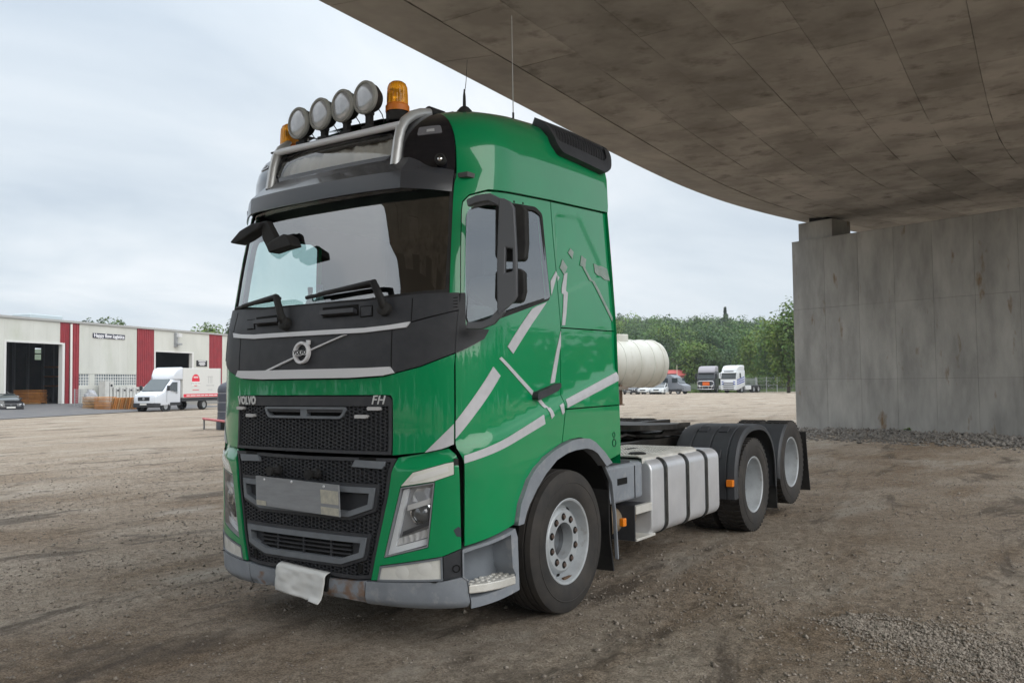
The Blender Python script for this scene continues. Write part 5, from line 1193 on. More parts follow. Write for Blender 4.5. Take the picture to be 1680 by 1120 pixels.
# --- side boxes, tank and deck, both sides
def d_prof(x0, x1, z0, z1, r, n=6):
    """outline of the tank: rounded on the outer side (x1) and a little inside"""
    out = []
    for (cx_, cz_, a0) in ((x1-r, z0+r, -90), (x1-r, z1-r, 0), (x0+0.05, z1-0.05, 90), (x0+0.05, z0+0.05, 180)):
        rr_c = r if cx_ > (x0+x1)/2 else 0.05
        for k in range(n+1):
            t = math.radians(a0+90*k/n); out.append((cx_+rr_c*math.cos(t), cz_+rr_c*math.sin(t)))
    return out
TK0, TK1 = 2.72, 4.26
for s in (1, -1):
    pf_ = d_prof(0.52, 1.215, 0.325, 0.955, 0.095)
    tk = MB().prism([(s*x, TK0, z) for x, z in pf_], (0, TK1-TK0, 0)).build('fuel_tank', M_alu, truck, bevel=0.018, seg=3)
    for y in (3.00, 3.47, 3.92):
        po = d_prof(0.515, 1.2215, 0.319, 0.961, 0.10); pi_ = d_prof(0.52, 1.214, 0.326, 0.954, 0.095); nn = len(po); vs = []; fs = []
        for yy_ in (y-0.034, y+0.034):
            vs += [(s*x, yy_, z) for x, z in po]+[(s*x, yy_, z) for x, z in pi_]
        for k in range(nn):
            j = (k+1) % nn; fs += [(k, j, 2*nn+j, 2*nn+k), (k, nn+k, nn+j, j), (2*nn+k, 2*nn+j, 3*nn+j, 3*nn+k)]
        sb = MB().add(vs, fs).build('tank_strap', mat('strap_rubber', (0.018, 0.02, 0.02), 0.5, c2=(0.06, 0.065, 0.065), nscale=14, stretch=(1, 1, .4)), tk, smooth=True, sharp=0.5)
        po2 = d_prof(0.51, 1.2245, 0.316, 0.964, 0.10); vs = []; fs = []
        for yy_ in (y-0.017, y+0.017): vs += [(s*x, yy_, z) for x, z in po2]+[(s*x*0.998, yy_, z) for x, z in pi_]
        for k in range(nn):
            j = (k+1) % nn; fs += [(k, j, 2*nn+j, 2*nn+k), (k, nn+k, nn+j, j), (2*nn+k, 2*nn+j, 3*nn+j, 3*nn+k)]
        MB().add(vs, fs).build('strap_band', M_alu if False else mat('strap_steel', (0.16, 0.17, 0.17), 0.35, metal=0.8, c2=(0.03, 0.03, 0.03), nscale=9), sb, smooth=True, sharp=0.5)
    # tread deck with turned-down lip
    dk = bx('tread_deck', (min(s*0.42, s*1.10), 2.70, 0.978), (max(s*0.42, s*1.10), 3.87, 0.990), M_tread, truck)
    lip = MB().prism([(s*1.098, 2.70, 0.990), (s*1.142, 2.70, 0.972), (s*1.142, 2.70, 0.925), (s*1.134, 2.70, 0.925), (s*1.134, 2.70, 0.967), (s*1.098, 2.70, 0.978)], (0, 1.17, 0)).build('deck_lip', M_tread, dk)
    mb = MB()
    for i in range(42):
        for j in range(20):
            y = 2.73+i*0.0268; x = 0.46+j*0.033+(0.016 if i % 2 else 0)
            if x > 1.09: continue
            al = 0.7 if (i+j) % 2 else -0.7; c_, sn = math.cos(al)*0.011, math.sin(al)*0.011; w_ = 0.0028
            cx_, cy_ = s*x, y
            mb.add([(cx_-c_, cy_-sn, 0.990), (cx_+sn*.3, cy_-c_*.3, 0.9935), (cx_+c_, cy_+sn, 0.990), (cx_-sn*.3, cy_+c_*.3, 0.9935)], [(0, 1, 2), (0, 2, 3)])
    o = mb.build('tread_pattern', M_tread, dk); o['kind'] = 'stuff'
    mb = MB()
    for i in range(30): mb.lathe([(0.011, 0.0), (0.007, 0.004), (0.0, 0.0045)], (s*1.142, 2.73+i*0.038, 0.95), (s, 0, 0), 8)
    o = mb.build('lip_studs', M_tread, dk); o['kind'] = 'stuff'
    MB().lathe([(0.075, 0), (0.075, 0.015), (0.06, 0.022), (0.0, 0.022)], (s*1.02, 2.86, 0.985), (0, 0, 1), 24).build('filler_cap', M_black, tk, smooth=True, sharp=0.6)
    bx('deck_slot', (min(s*0.66, s*0.72), 3.3, 0.9905), (max(s*0.66, s*0.72), 3.5, 0.992), M_void, dk)
    # grey box with grating top
    bb_ = bx('battery_box', (min(s*0.70, s*1.165), 2.06, 0.655), (max(s*0.70, s*1.165), 2.66, 0.955), M_grey, truck, bevel=0.03, seg=3)
    MB().box((min(s*1.1655, s*1.172), 2.2, 0.80), (max(s*1.1655, s*1.172), 2.36, 0.85)).build('box_handle', M_void, bb_)
    MB().box((min(s*1.166, s*1.170), 2.50, 0.67), (max(s*1.166, s*1.170), 2.508, 0.93)).build('box_joint', M_void, bb_)
    mb = MB()
    for i in range(9): mb.box((min(s*0.74, s*1.13), 2.10+i*0.045, 0.955), (max(s*0.74, s*1.13), 2.113+i*0.045, 0.972))
    for j in range(7): mb.box((min(s*(0.76+j*0.06), s*(0.772+j*0.06)), 2.09, 0.955), (max(s*(0.76+j*0.06), s*(0.772+j*0.06)), 2.49, 0.971))
    mb.build('step_grating', M_dark, bb_)
    # bracket under the box, with the air tank inside
    br = empty('tank_bracket', (0, 0, 0)); br.parent = truck
    P_ = (lambda x, y, z: (s*x, y, z))
    bx('bracket_plate', (min(s*0.85, s*1.20), 2.42, 0.335), (max(s*0.85, s*1.20), 2.435, 0.62), M_dark, br)
    bx('bracket_rail', (min(s*1.165, s*1.21), 2.435, 0.545), (max(s*1.165, s*1.21), 2.79, 0.61), M_tread, br, bevel=0.004)
    bx('bracket_rail', (min(s*0.95, s*1.21), 2.435, 0.33), (max(s*0.95, s*1.21), 2.79, 0.352), M_tread, br, bevel=0.004)
    bx('bracket_shelf', (min(s*0.85, s*1.16), 2.435, 0.60), (max(s*0.85, s*1.16), 2.79, 0.606), M_dark, br)
    MB().lathe([(0.0, 0), (0.09, 0.01), (0.115, 0.04), (0.115, 0.55), (0.09, 0.58), (0, 0.59)], P_(0.98, 2.12, 0.49), (0, 1, 0), 24).build('air_tank', mat('air_tank_paint', (0.30, 0.24, 0.17), 0.6, c2=(0.2, 0.15, 0.1), nscale=6), br, smooth=True, sharp=0.7)
    bx('bracket_block', (min(s*0.75, s*0.95), 2.44, 0.36), (max(s*0.75, s*0.95), 2.78, 0.6), M_void, br)
    def amber(c, ax=(0.02, 0.028, 0.032)):
        a0 = V3(c); return MB().box(a0-Vector(ax), a0+Vector(ax)).build('side_marker', M_amb, truck, bevel=0.008)
    M_amb = mat('amber_marker', (0.92, 0.25, 0.01), 0.3, coat=0.6)
    q_ = onX(1022, 857, 1.20); amber((s*1.19, q_[1]+0.02, q_[2]))
    # drive-axle mudguard
    R0, R1 = 0.665, 0.645; n = 26; vs = []; fs = []; sec = []
    angs = [math.radians(-8+196*k/n) for k in range(n+1)]
    def yz(t, r): 
        cy_ = -math.cos(t); sz_ = math.sin(t); 
        e_ = 2.6; k_ = (abs(cy_)**e_+abs(sz_)**e_)**(-1/e_)
        return DRY+cy_*r*k_*1.0, 0.50+sz_*r*k_*0.95
    prof_ = [(0.56, 0.0), (0.60, 0.010), (0.72, 0.010), (0.725, 0.0), (0.74, 0.0), (0.745, 0.010), (0.93, 0.010), (0.935, 0.0), (0.95, 0.0), (0.955, 0.010), (1.13, 0.010), (1.135, 0.0), (1.15, 0.0), (1.155, 0.010), (1.225, 0.004), (1.245, -0.02), (1.245, -0.055), (1.235, -0.055), (1.22, -0.018), (0.56, -0.018)]
    k_ = len(prof_)
    for t in angs:
        for x, dr in prof_:
            y, z = yz(t, R0+dr); vs.append((s*x, y, z))
    for i in range(n):
        for j in range(k_): fs.append((i*k_+j, i*k_+(j+1) % k_, (i+1)*k_+(j+1) % k_, (i+1)*k_+j))
    fs += [tuple(range(k_)), tuple(n*k_+j for j in range(k_-1, -1, -1))]
    mg = MB().add(vs, fs).build('mudguard', mat('mudguard_plastic', (0.055, 0.06, 0.068), 0.5, c2=(0.04, 0.042, 0.047), nscale=3), truck, smooth=True, sharp=0.5)
    for t0 in (0.55, 1.05):   # clamp pads moulded in the top
        for x in (0.80, 1.02):
            y, z = yz(t0, R0+0.012); MB().box((min(s*(x-0.05), s*(x+0.05)), y-0.05, z-0.012), (max(s*(x-0.05), s*(x+0.05)), y+0.05, z+0.012), Matrix.Rotation(-(PI/2-t0)*-1.0, 3, 'X')).build('guard_pad', M_dark, mg, bevel=0.006)
    y, z = yz(0.06, R0); q_ = onX(1199, 793, 1.02); MB().box((min(s*1.155, s*1.225), y-0.05, 0.54), (max(s*1.155, s*1.225), y+0.02, 0.61)).build('side_marker', M_amb, truck, bevel=0.008)
    # tag-axle half guard and flaps
    vs = []; fs = []; n2 = 10
    for k in range(n2+1):
        t = math.radians(-6+70*k/n2); y = TAGY-0.60*math.cos(t); z = 0.50+LIFT*0.4+0.60*math.sin(t)
        vs += [(s*0.56, y, z), (s*1.215, y, z), (s*1.235, y+0.015, z-0.01), (s*1.235, y+0.045, z-0.01), (s*1.225, y+0.045, z-0.012), (s*1.205, y+0.016, z-0.012), (s*0.56, y+0.016, z-0.01)]
    for i in range(n2):
        for j in range(7): fs.append((i*7+j, i*7+(j+1) % 7, i*7+7+(j+1) % 7, i*7+7+j))
    MB().add(vs, fs).build('mudguard', bpy.data.materials['mudguard_plastic'], truck, smooth=True, sharp=0.5)
    def flap(y0, z0, y1, z1, nm='mud_flap'):
        vs = []; fs = []
        for t in np.linspace(0, 1, 7):
            y = y0+(y1-y0)*t**1.3; z = z0+(z1-z0)*t; vs += [(s*0.57, y, z), (s*1.235, y, z), (s*1.235, y+0.015, z), (s*0.57, y+0.015, z)]
        for i in range(6):
            for j in range(4): fs.append((i*4+j, i*4+(j+1) % 4, i*4+4+(j+1) % 4, i*4+4+j))
        fs += [(0, 1, 2, 3), (27, 26, 25, 24)]; return MB().add(vs, fs).build(nm, M_black, truck)
    flap(TAGY+0.52, 0.96, TAGY+0.66, 0.22); flap(DRY+0.655, 0.50, DRY+0.675, 0.16)
bx('rear_beam', (-1.1, 7.2, 0.62), (1.1, 7.3, 0.74), M_grease, truck)
for s in (1, -1): bx('rear_lamp', (min(s*0.7, s*1.1), 7.30, 0.62), (max(s*0.7, s*1.1), 7.34, 0.74), mat('red_lens', (0.4, 0.01, 0.01), 0.25), truck, bevel=0.01)

# ------------------------------------------------------------------ wipers, grab handles, interior
def wiper(pts_blade, pivot, arm_mid):
    w = empty('wiper', (0, 0, 0)); w.parent = truck
    P = lambda x, y, o: V3(surf(*A(x, y)))+V3(snorm(*A(x, y)))*o
    b0, b1 = P(*pts_blade[0], 0.012), P(*pts_blade[1], 0.03); mid = b0.lerp(b1, 0.5)+V3(snorm(*A(*pts_blade[0])))*0.02
    MB().tube([b0, mid, b1], 0.013, 8).build('blade', M_black, w, smooth=True)
    MB().tube([b0.lerp(b1, 0.25)+Vector((0, -0.03, 0.0)), b1+Vector((0, -0.035, 0.012)), P(*arm_mid, 0.09), P(*pivot, 0.06), P(pivot[0]+1, pivot[1]+14, 0.03)], [0.014, 0.018, 0.024, 0.026, 0.03], 8).build('arm', M_black, w, smooth=True)
    MB().lathe([(0.045, 0), (0.045, 0.05), (0.03, 0.06), (0, 0.06)], P(pivot[0]+1, pivot[1]+12, 0.0), Vector(snorm(*A(*pivot))), 14).build('pivot', M_black, w, smooth=True, sharp=0.6)
wiper([(505, 489), (617, 470)], (634, 497), (625, 468)); wiper([(390, 507), (465, 491)], (472, 521), (470, 491))
for pts in ([(534, 508.5), (588, 503), (588, 516), (534, 520)], [(425, 524), (465, 519), (465, 531), (426, 534)]):
    l = AL(pts); patch('grab_recess', inset(ccw(l), -0.012), M_void, truck, off=0.0135, thick=0.003, grid=0.05)
    g = [l[3], l[2], tuple(0.55*np.array(l[1])+0.45*np.array(l[2])), tuple(0.55*np.array(l[0])+0.45*np.array(l[3]))]
    patch('grab_handle', g, mat('handle_plastic', (0.055, 0.057, 0.064), 0.5), truck, off=0.055, thick=0.05, grid=0.04)
for pts in ([(595, 505), (612, 503.5), (612, 518), (595, 520)], [(409, 527), (420, 526), (420, 539), (409, 540)]):
    l = AL(pts); patch('hatch_surround', inset(ccw(l), -0.008), M_void, truck, off=0.0132, thick=0.002, grid=0.05); patch('hatch_cover', l, M_dark, truck, off=0.018, thick=0.01, grid=0.05)
# interior
M_int = mat('interior_grey', (0.10, 0.10, 0.105), 0.8, c2=(0.13, 0.13, 0.13), nscale=6)
M_seat = mat('seat_cloth', (0.07, 0.07, 0.08), 0.9)
inn = empty('cab_interior', (0, 0, 0)); inn.parent = truck
bx('dashboard', (-1.08, 0.30, 1.45), (1.08, 0.85, 2.03), M_int, inn, bevel=0.06, seg=3)
bx('cab_floor', (-1.10, 0.35, 1.30), (1.10, 2.05, 1.36), M_int, inn)
bx('ceiling', (-1.06, 0.42, 2.92), (1.06, 2.05, 2.95), M_int, inn)
bx('bunk', (-1.08, 1.55, 1.36), (1.08, 2.04, 1.85), M_int, inn, bevel=0.05)
for s in (1, -1):
    st = empty('seat', (0, 0, 0)); st.parent = inn
    bx('cushion', (s*0.62-0.26, 0.90, 1.60), (s*0.62+0.26, 1.40, 1.78), M_seat, st, bevel=0.05, seg=3)
    bx('backrest', (s*0.62-0.26, 1.32, 1.75), (s*0.62+0.26, 1.48, 2.42 if s > 0 else 2.15), M_seat, st, bevel=0.06, seg=3)
    if s > 0: bx('headrest', (s*0.62-0.15, 1.36, 2.42), (s*0.62+0.15, 1.46, 2.62), M_seat, st, bevel=0.04, seg=3)
sw = [(0.62+0.22*math.cos(t), 0.93-0.10*math.sin(t), 2.06+0.20*math.sin(t)) for t in np.linspace(0, 2*PI, 33)]
MB().tube(sw, 0.016, 8, cap=False).build('steering_wheel', M_black, inn, smooth=True)
bx('centre_binnacle', (0.30, 0.62, 1.95), (0.95, 0.88, 2.13), M_int, inn, bevel=0.04)
# bottles on the dashboard
for (px, py, lab) in ((509, 478, 'small clear bottle on the dashboard, left of the pair behind the windscreen'), (525.5, 474, 'small clear bottle on the dashboard, right of the pair behind the windscreen')):
    c = onY(px, py, 0.48); b = empty('bottle', (c[0], c[1], 2.03)); tag(b, lab, 'bottle', 'bottles on the dashboard'); hh = max(0.12, c[2]-2.03)
    MB().lathe([(0.0, 0), (0.036, 0.002), (0.036, hh*0.65), (0.016, hh*0.85), (0.016, hh)], (0, 0, 0), (0, 0, 1), 16).build('body', mat('bottle_plastic', (0.25, 0.36, 0.38), 0.2, trans=0.5), b, smooth=True)
    MB().lathe([(0.018, hh*0.97), (0.018, hh+0.03), (0, hh+0.03)], (0, 0, 0), (0, 0, 1), 14).build('cap', mat('bottle_cap', (0.05, 0.09, 0.11), 0.5), b, smooth=True, sharp=0.6)
for px, py in ((843.5, 331), (858, 333.5)):
    a, v = A(px, py); p, r, u, n = on_skin(a, v, -0.002); MB().lathe([(0.008, 0), (0.008, 0.003), (0, 0.003)], p, n, 10).build('door_plug', M_void, truck)
for px, py, r_ in ((1007, 713, 0.022), (1007.5, 726, 0.032)):
    a, v = A(px, py); p, r, u, n = on_skin(a, v, float(d_side(np.array([a]), np.array([v]))[0])); MB().lathe([(r_, 0.0), (r_, 0.003), (r_*0.72, 0.003), (r_*0.72, 0.0)], p, n, 18).build('flank_emblem', mat('emblem_dark_green', (0.003, 0.07, 0.03), 0.5), truck)
# --- crumpled paper sheet hung over the bumper plate holder
P = lambda x, y, o: V3(surf(*A(x, y)))+V3(snorm(*A(x, y)))*o
q00, q10, q11, q01 = P(463, 918.5, 0.04), P(542, 937, 0.04), P(539, 984.5, 0.065), P(463, 962, 0.065)
nx, ny = 26, 18; vs = []; fs = []; pnn = (q10-q00).cross(q01-q00).normalized()
if pnn.y > 0: pnn = -pnn
for j in range(ny+1):
    for i in range(nx+1):
        s_, t_ = i/nx, j/ny; b = q00.lerp(q10, s_).lerp(q01.lerp(q11, s_), t_)
        w_ = 0.008*math.sin(t_*4.5+s_*2.2)*t_+0.012*float(vnoise(np.array(s_*3.1+2), np.array(t_*2.4+5)))+0.012*float(vnoise(np.array(s_*7.3), np.array(t_*6.1+1)))
        if t_ > 0.86 and s_ > 0.75: w_ += 0.02*(t_-0.86)/0.14
        bb2 = 0.06*max(0.0, 0.08-t_)/0.08
        vs.append(b+pnn*(w_-bb2*0.6)+Vector((0, 0, -0.01*max(0, 0.06-t_))))
for j in range(ny):
    for i in range(nx): fs.append((j*(nx+1)+i, j*(nx+1)+i+1, (j+1)*(nx+1)+i+1, (j+1)*(nx+1)+i))
pap = mesh('paper_sheet', vs, fs, mat('white_paper', (0.72, 0.73, 0.72), 0.7, c2=(0.60, 0.61, 0.60), nscale=4), smooth=True)
sm = pap.modifiers.new('thickness', 'SOLIDIFY'); sm.thickness = 0.0015
tag(pap, 'crumpled white paper sheet hanging over the front bumper plate', 'paper')
nb = q00.lerp(q10, 0.5); MB().prism([P(463, 925, 0.028), P(543, 942, 0.028), P(541, 968, 0.03), P(463, 948, 0.03)], (0, 0.02, 0)).build('plate_holder', M_void, truck)
# ================================================================== the yard beyond
def axes(px, d):
    """ground point seen at image column px, horizontal distance d, plus right / away directions there"""
    p = dist(px, 628, d); return Vector((p[0], p[1], 0.0))
CR2 = Vector((CR[0], CR[1], 0)).normalized(); CF2 = Vector((CF[0], CF[1], 0)).normalized()
def world(lat, dep, z=0.0): v = Vector((CAM[0], CAM[1], 0))+CR2*lat+CF2*dep; return Vector((v.x, v.y, z))
def px_at(px, dep, z=0.0): return world((px-840)/FPX*dep, dep, z)

# ------------------------------------------------------------------ warehouse
F0 = Vector((-58.8, 26.2, 0)); F1 = Vector((-67.1, 52.4, 0)); FU = (F1-F0).normalized(); FN = Vector((FU.y, -FU.x, 0))
if FN.dot(Vector((CAM[0], CAM[1], 0))-F0) < 0: FN = -FN
WZ0, WZ1 = 0.45, 6.72
def fs_(px, py):
    dr = V3(ray(px, py)); o = V3(CAM); q = o+dr*((F0-o).dot(FN)/dr.dot(FN)); return (q-F0).dot(FU), q.z
def fp(s, z, n=0.0): v = F0+FU*s+FN*n; return Vector((v.x, v.y, z))
wh = empty('warehouse', F0, label='long cream industrial shed with dark red cladding strips and open doors', cat='building')
WHI = Matrix.Translation(-F0)
def wpart(o, par=None):
    o.parent = par or wh
    if par is None: o.matrix_parent_inverse = WHI
    return o
def slab(name, s0, s1, z0, z1, n0, n1, m, par=None, bevel=0.0):
    mb = MB().prism([fp(s0, z0, n0), fp(s1, z0, n0), fp(s1, z0, n1), fp(s0, z0, n1)], (0, 0, z1-z0)); return wpart(mb.build(name, m, None, bevel=bevel), par)
M_cream = mat('cream_cladding', (0.57, 0.575, 0.535), 0.75, c2=(0.51, 0.515, 0.475), nscale=0.8, c3=(0.45, 0.47, 0.40), n3=0.6, lo3=.55, hi3=.8, stretch=(1, 1, .35))
M_red = mat('red_cladding', (0.30, 0.035, 0.045), 0.55, c2=(0.24, 0.03, 0.04), nscale=1.5)
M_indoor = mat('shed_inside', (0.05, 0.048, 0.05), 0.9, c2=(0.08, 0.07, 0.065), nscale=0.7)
SX = lambda px, py=600: fs_(px, py)[0]
d1a, d1b = SX(6), SX(105); d1z = fs_(55, 560)[1]; d2a, d2b = SX(252.5), SX(317); d2z = fs_(285, 576)[1]
SL0, SL1 = -14.0, SX(420)
wb0, wb1 = SX(129), SX(224); wbz0, wbz1 = fs_(176, 632)[1], fs_(176, 613.5)[1]
ROOFZ = fs_(200, 536.5)[1]
# wall pieces around the openings, each a run of upright sheets
def sheets(a, b, z0, z1, w=1.15):
    n = max(1, int(round((b-a)/w)))
    for i in range(n): slab('wall_sheet', a+(b-a)*i/n+0.002, a+(b-a)*(i+1)/n-0.002, z0, z1, -0.12, 0.0, M_cream)
sheets(SL0, d1a, WZ0, ROOFZ); sheets(d1a, SX(98), d1z, ROOFZ, 1.4)
sheets(wb0, wb1, wbz1, ROOFZ); sheets(wb0, wb1, WZ0, wbz0)
sheets(d2a, d2b, d2z, ROOFZ); sheets(d2b, SX(343), WZ0, ROOFZ); sheets(SX(364), SL1, WZ0, ROOFZ)
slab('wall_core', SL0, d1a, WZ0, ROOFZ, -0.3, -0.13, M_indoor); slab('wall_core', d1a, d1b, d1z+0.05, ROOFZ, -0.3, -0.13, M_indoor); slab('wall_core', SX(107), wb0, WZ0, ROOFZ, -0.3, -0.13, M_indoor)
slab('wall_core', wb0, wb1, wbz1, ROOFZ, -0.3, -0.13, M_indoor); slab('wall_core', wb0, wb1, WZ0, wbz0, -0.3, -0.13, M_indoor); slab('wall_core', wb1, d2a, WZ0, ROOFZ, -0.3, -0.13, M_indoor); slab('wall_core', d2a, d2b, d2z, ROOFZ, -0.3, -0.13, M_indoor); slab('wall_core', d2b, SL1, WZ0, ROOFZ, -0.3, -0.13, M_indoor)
def red_strip(a, b, z0, z1):
    mb = MB(); n = max(3, int((b-a)/0.22)); pts = []
    for i in range(n):
        s0 = a+(b-a)*i/n; w = (b-a)/n
        pts += [(s0, 0.03), (s0+w*0.55, 0.03), (s0+w*0.68, -0.03), (s0+w*0.9, -0.03)]
    pts += [(b, 0.03), (b, -0.10), (a, -0.10)]
    mb.prism([fp(s, z0, n_) for s, n_ in pts], (0, 0, z1-z0)); wpart(mb.build('red_cladding', M_red))
red_strip(SX(98), SX(107.5), d1z, ROOFZ); red_strip(SX(107.5), SX(113), WZ0, ROOFZ); red_strip(SX(116), SX(129), WZ0, ROOFZ); red_strip(SX(225), SX(252), WZ0, ROOFZ); red_strip(SX(343), SX(364), WZ0, ROOFZ)
pipe = MB().tube([fp(SX(114.5), WZ0-0.1, 0.14), fp(SX(114.5), ROOFZ-0.1, 0.10)], 0.09, 10); wpart(pipe.build('drain_pipe', mat('pipe_white', (0.66, 0.65, 0.62), 0.5), smooth=True, sharp=0.9))
slab('roof_fascia', SL0, SL1, ROOFZ, ROOFZ+0.16, -0.3, 0.12, mat('fascia_grey', (0.36, 0.36, 0.35), 0.6))
wpart(MB().prism([fp(SL0, ROOFZ+0.16, 0.05), fp(SL0, ROOFZ+0.16, -26), fp(SL0, ROOFZ+0.5, -13)], FU*(SL1-SL0)).build('roof', mat('roof_sheet', (0.20, 0.20, 0.20), 0.7)))
slab('roof_light', SX(79, 524), SX(131, 526), ROOFZ+0.1, ROOFZ+0.62, -3.4, -1.6, mat('rooflight', (0.45, 0.52, 0.55), 0.4), bevel=0.08)
# door frames
M_frw = mat('door_frame_white', (0.62, 0.62, 0.60), 0.6)
for a, b, zt in ((d1a, d1b, d1z), (d2a, d2b, d2z)):
    fr = slab('door_frame', a-0.02, a+0.16, WZ0, zt, -0.30, 0.05, M_frw); slab('door_frame', b-0.22, b+0.02, WZ0, zt, -0.30, 0.05, M_frw); slab('door_frame', a+0.16, b-0.22, zt-0.12, zt+0.02, -0.3, 0.05, M_frw)
# inside of the hall: floor, back wall with a window, side, posts
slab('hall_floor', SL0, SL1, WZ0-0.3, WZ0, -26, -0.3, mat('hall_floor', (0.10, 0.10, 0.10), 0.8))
bw0 = SX(40); 
qs, qz = [], []
def hall_pt(px, py, n):
    dr = V3(ray(px, py)); o = V3(CAM); b = F0+FN*n; q = o+dr*((b-o).dot(FN)/dr.dot(FN)); return (q-F0).dot(FU), q.z
ha, hz0 = hall_pt(57, 590, -22); hb, hz1 = hall_pt(70, 571, -22)
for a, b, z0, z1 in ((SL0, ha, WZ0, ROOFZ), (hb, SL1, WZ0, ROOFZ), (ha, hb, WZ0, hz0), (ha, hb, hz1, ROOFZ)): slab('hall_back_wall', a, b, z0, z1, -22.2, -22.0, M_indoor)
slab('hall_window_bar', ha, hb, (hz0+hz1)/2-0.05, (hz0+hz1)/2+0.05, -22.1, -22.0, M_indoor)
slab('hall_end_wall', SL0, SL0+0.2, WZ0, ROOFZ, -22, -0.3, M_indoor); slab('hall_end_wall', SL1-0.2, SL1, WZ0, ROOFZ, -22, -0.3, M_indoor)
for px in (13, 24, 47, 72, 88): 
    s_, z_ = hall_pt(px, 620, -8); slab('hall_post', s_-0.08, s_+0.08, WZ0, ROOFZ-0.3, -8.2, -8.0, mat('steel_post', (0.12, 0.12, 0.13), 0.6))
for k in range(3): slab('rack_shelf', hall_pt(80, 620, -7)[0], hall_pt(103, 620, -7)[0], WZ0+1.3+k*0.8, WZ0+1.42+k*0.8, -7.5, -6.2, mat('rack_orange', (0.30, 0.12, 0.05), 0.6))
# window band with bars
wband = slab('window_band', wb0, wb1, wbz0, wbz1, -0.10, -0.07, mat('band_glass', (0.10, 0.13, 0.15), 0.1, c2=(0.26, 0.29, 0.31), nscale=0.9, coat=0.4))
nb_ = 24
for i in range(nb_+1): s_ = wb0+(wb1-wb0)*i/nb_; slab('window_bar', s_-0.025, s_+0.025, wbz0, wbz1, -0.07, -0.03, M_frw)
for k in range(5): z_ = wbz0+(wbz1-wbz0)*k/4; slab('window_bar', wb0, wb1, z_-0.025, z_+0.025, -0.072, -0.028, M_frw)
slab('window_panel', SX(147), SX(156), wbz0, wbz1, -0.066, -0.02, M_cream)
# wall lamp / siren unit
wu = slab('wall_unit', SX(285), SX(287.5), fs_(286, 569)[1], fs_(286, 546)[1], 0.0, 0.25, mat('unit_grey', (0.28, 0.29, 0.30), 0.6))
slab('wall_unit_head', SX(286), SX(291), fs_(288, 553)[1], fs_(288, 547)[1], 0.02, 0.5, mat('unit_white', (0.6, 0.6, 0.6), 0.5)); slab('wall_unit_bracket', SX(285), SX(292), fs_(288, 566)[1], fs_(288, 563)[1], 0.02, 0.45, mat('unit_grey', (0.28, 0.29, 0.30), 0.6))
# signs: things of their own
def sign(px0, py0, px1, py1, col, lines, label):
    a, z1 = fs_(px0, py0); b, z0 = fs_(px1, py1); o = fp((a+b)/2, z0, 0.0); t = empty('wall_sign', o, label=label, cat='sign')
    inv = Matrix.Translation(-o); bd = MB().prism([fp(a, z0, 0.01), fp(b, z0, 0.01), fp(b, z0, 0.06), fp(a, z0, 0.06)], (0, 0, z1-z0)).build('board', mat('sign_'+label[:6], col, 0.5), None); bd.parent = t; bd.matrix_parent_inverse = inv
    for tx, size, zz, bold in lines:
        c = fp((a+b)/2, z0+(z1-z0)*zz, 0.064); xd = FU if FU.dot(CR2) > 0 else -FU
        if tx: l = text('lettering', tx, size, c, xd, (0, 0, 1), mat('sign_white', (0.8, 0.8, 0.82), 0.5), None, extrude=0.002, bold=bold)
        else: l = MB().prism([c-xd*size, c+xd*size, c+xd*size+Vector((0, 0, bold)), c-xd*size+Vector((0, 0, bold))], FN*0.006).build('pale_line', mat('sign_white', (0.8, 0.8, 0.82), 0.5), None)
        l.parent = t; l.matrix_parent_inverse = inv
sign(152, 546, 204, 557, (0.022, 0.024, 0.05), [('Happy flow logistics', 0.42, 0.5, 0.012)], 'dark blue company name board high on the cream warehouse wall')
sign(322, 591, 339, 601, (0.012, 0.012, 0.014), [('', 0.55, 0.80, 0.07), ('', 0.42, 0.56, 0.06), ('', 0.5, 0.36, 0.06), ('', 0.35, 0.14, 0.06)], 'small black notice board with pale lines beside the second warehouse door')
# asphalt ramp to the doors
g0 = onZ(-60, 681, 0.0); g1 = onZ(238, 674, 0.0)
apr = MB(); A0, A1 = fp(SL0, WZ0, -0.2), fp(SX(236), WZ0, -0.2); B1 = fp(SX(225), 0, 0)+FN*9.0; B0 = fp(SL0, 0, 0)+FN*12.5
vs = []; fs = []; n = 10
for i in range(n+1):
    t = i/n; p0 = A0.lerp(B0, t); p1 = A1.lerp(B1, t); z = WZ0*(1-t)**1.2+0.02
    for k in range(9): q_ = p0.lerp(p1, k/8); vs.append((q_.x, q_.y, z))
for i in range(n):
    for k in range(8): fs.append((i*9+k, i*9+k+1, i*9+10+k, i*9+9+k))
o = mesh('asphalt_ramp', vs, fs, mat('asphalt', (0.10, 0.10, 0.105), 0.85, c2=(0.135, 0.13, 0.128), nscale=1.1, bump=0.2, bscale=40), smooth=True); tag(o, kind='structure')
MB().prism([fp(SX(236), -0.3, 0.02), fp(SL1, -0.3, 0.02), fp(SL1, -0.3, -26), fp(SX(236), -0.3, -26)], (0, 0, WZ0+0.29)).build('warehouse_plinth', mat('plinth_concrete', (0.25, 0.245, 0.235), 0.85)).parent = None
bpy.data.objects['warehouse_plinth'].parent = wh; bpy.data.objects['warehouse_plinth'].matrix_parent_inverse = WHI

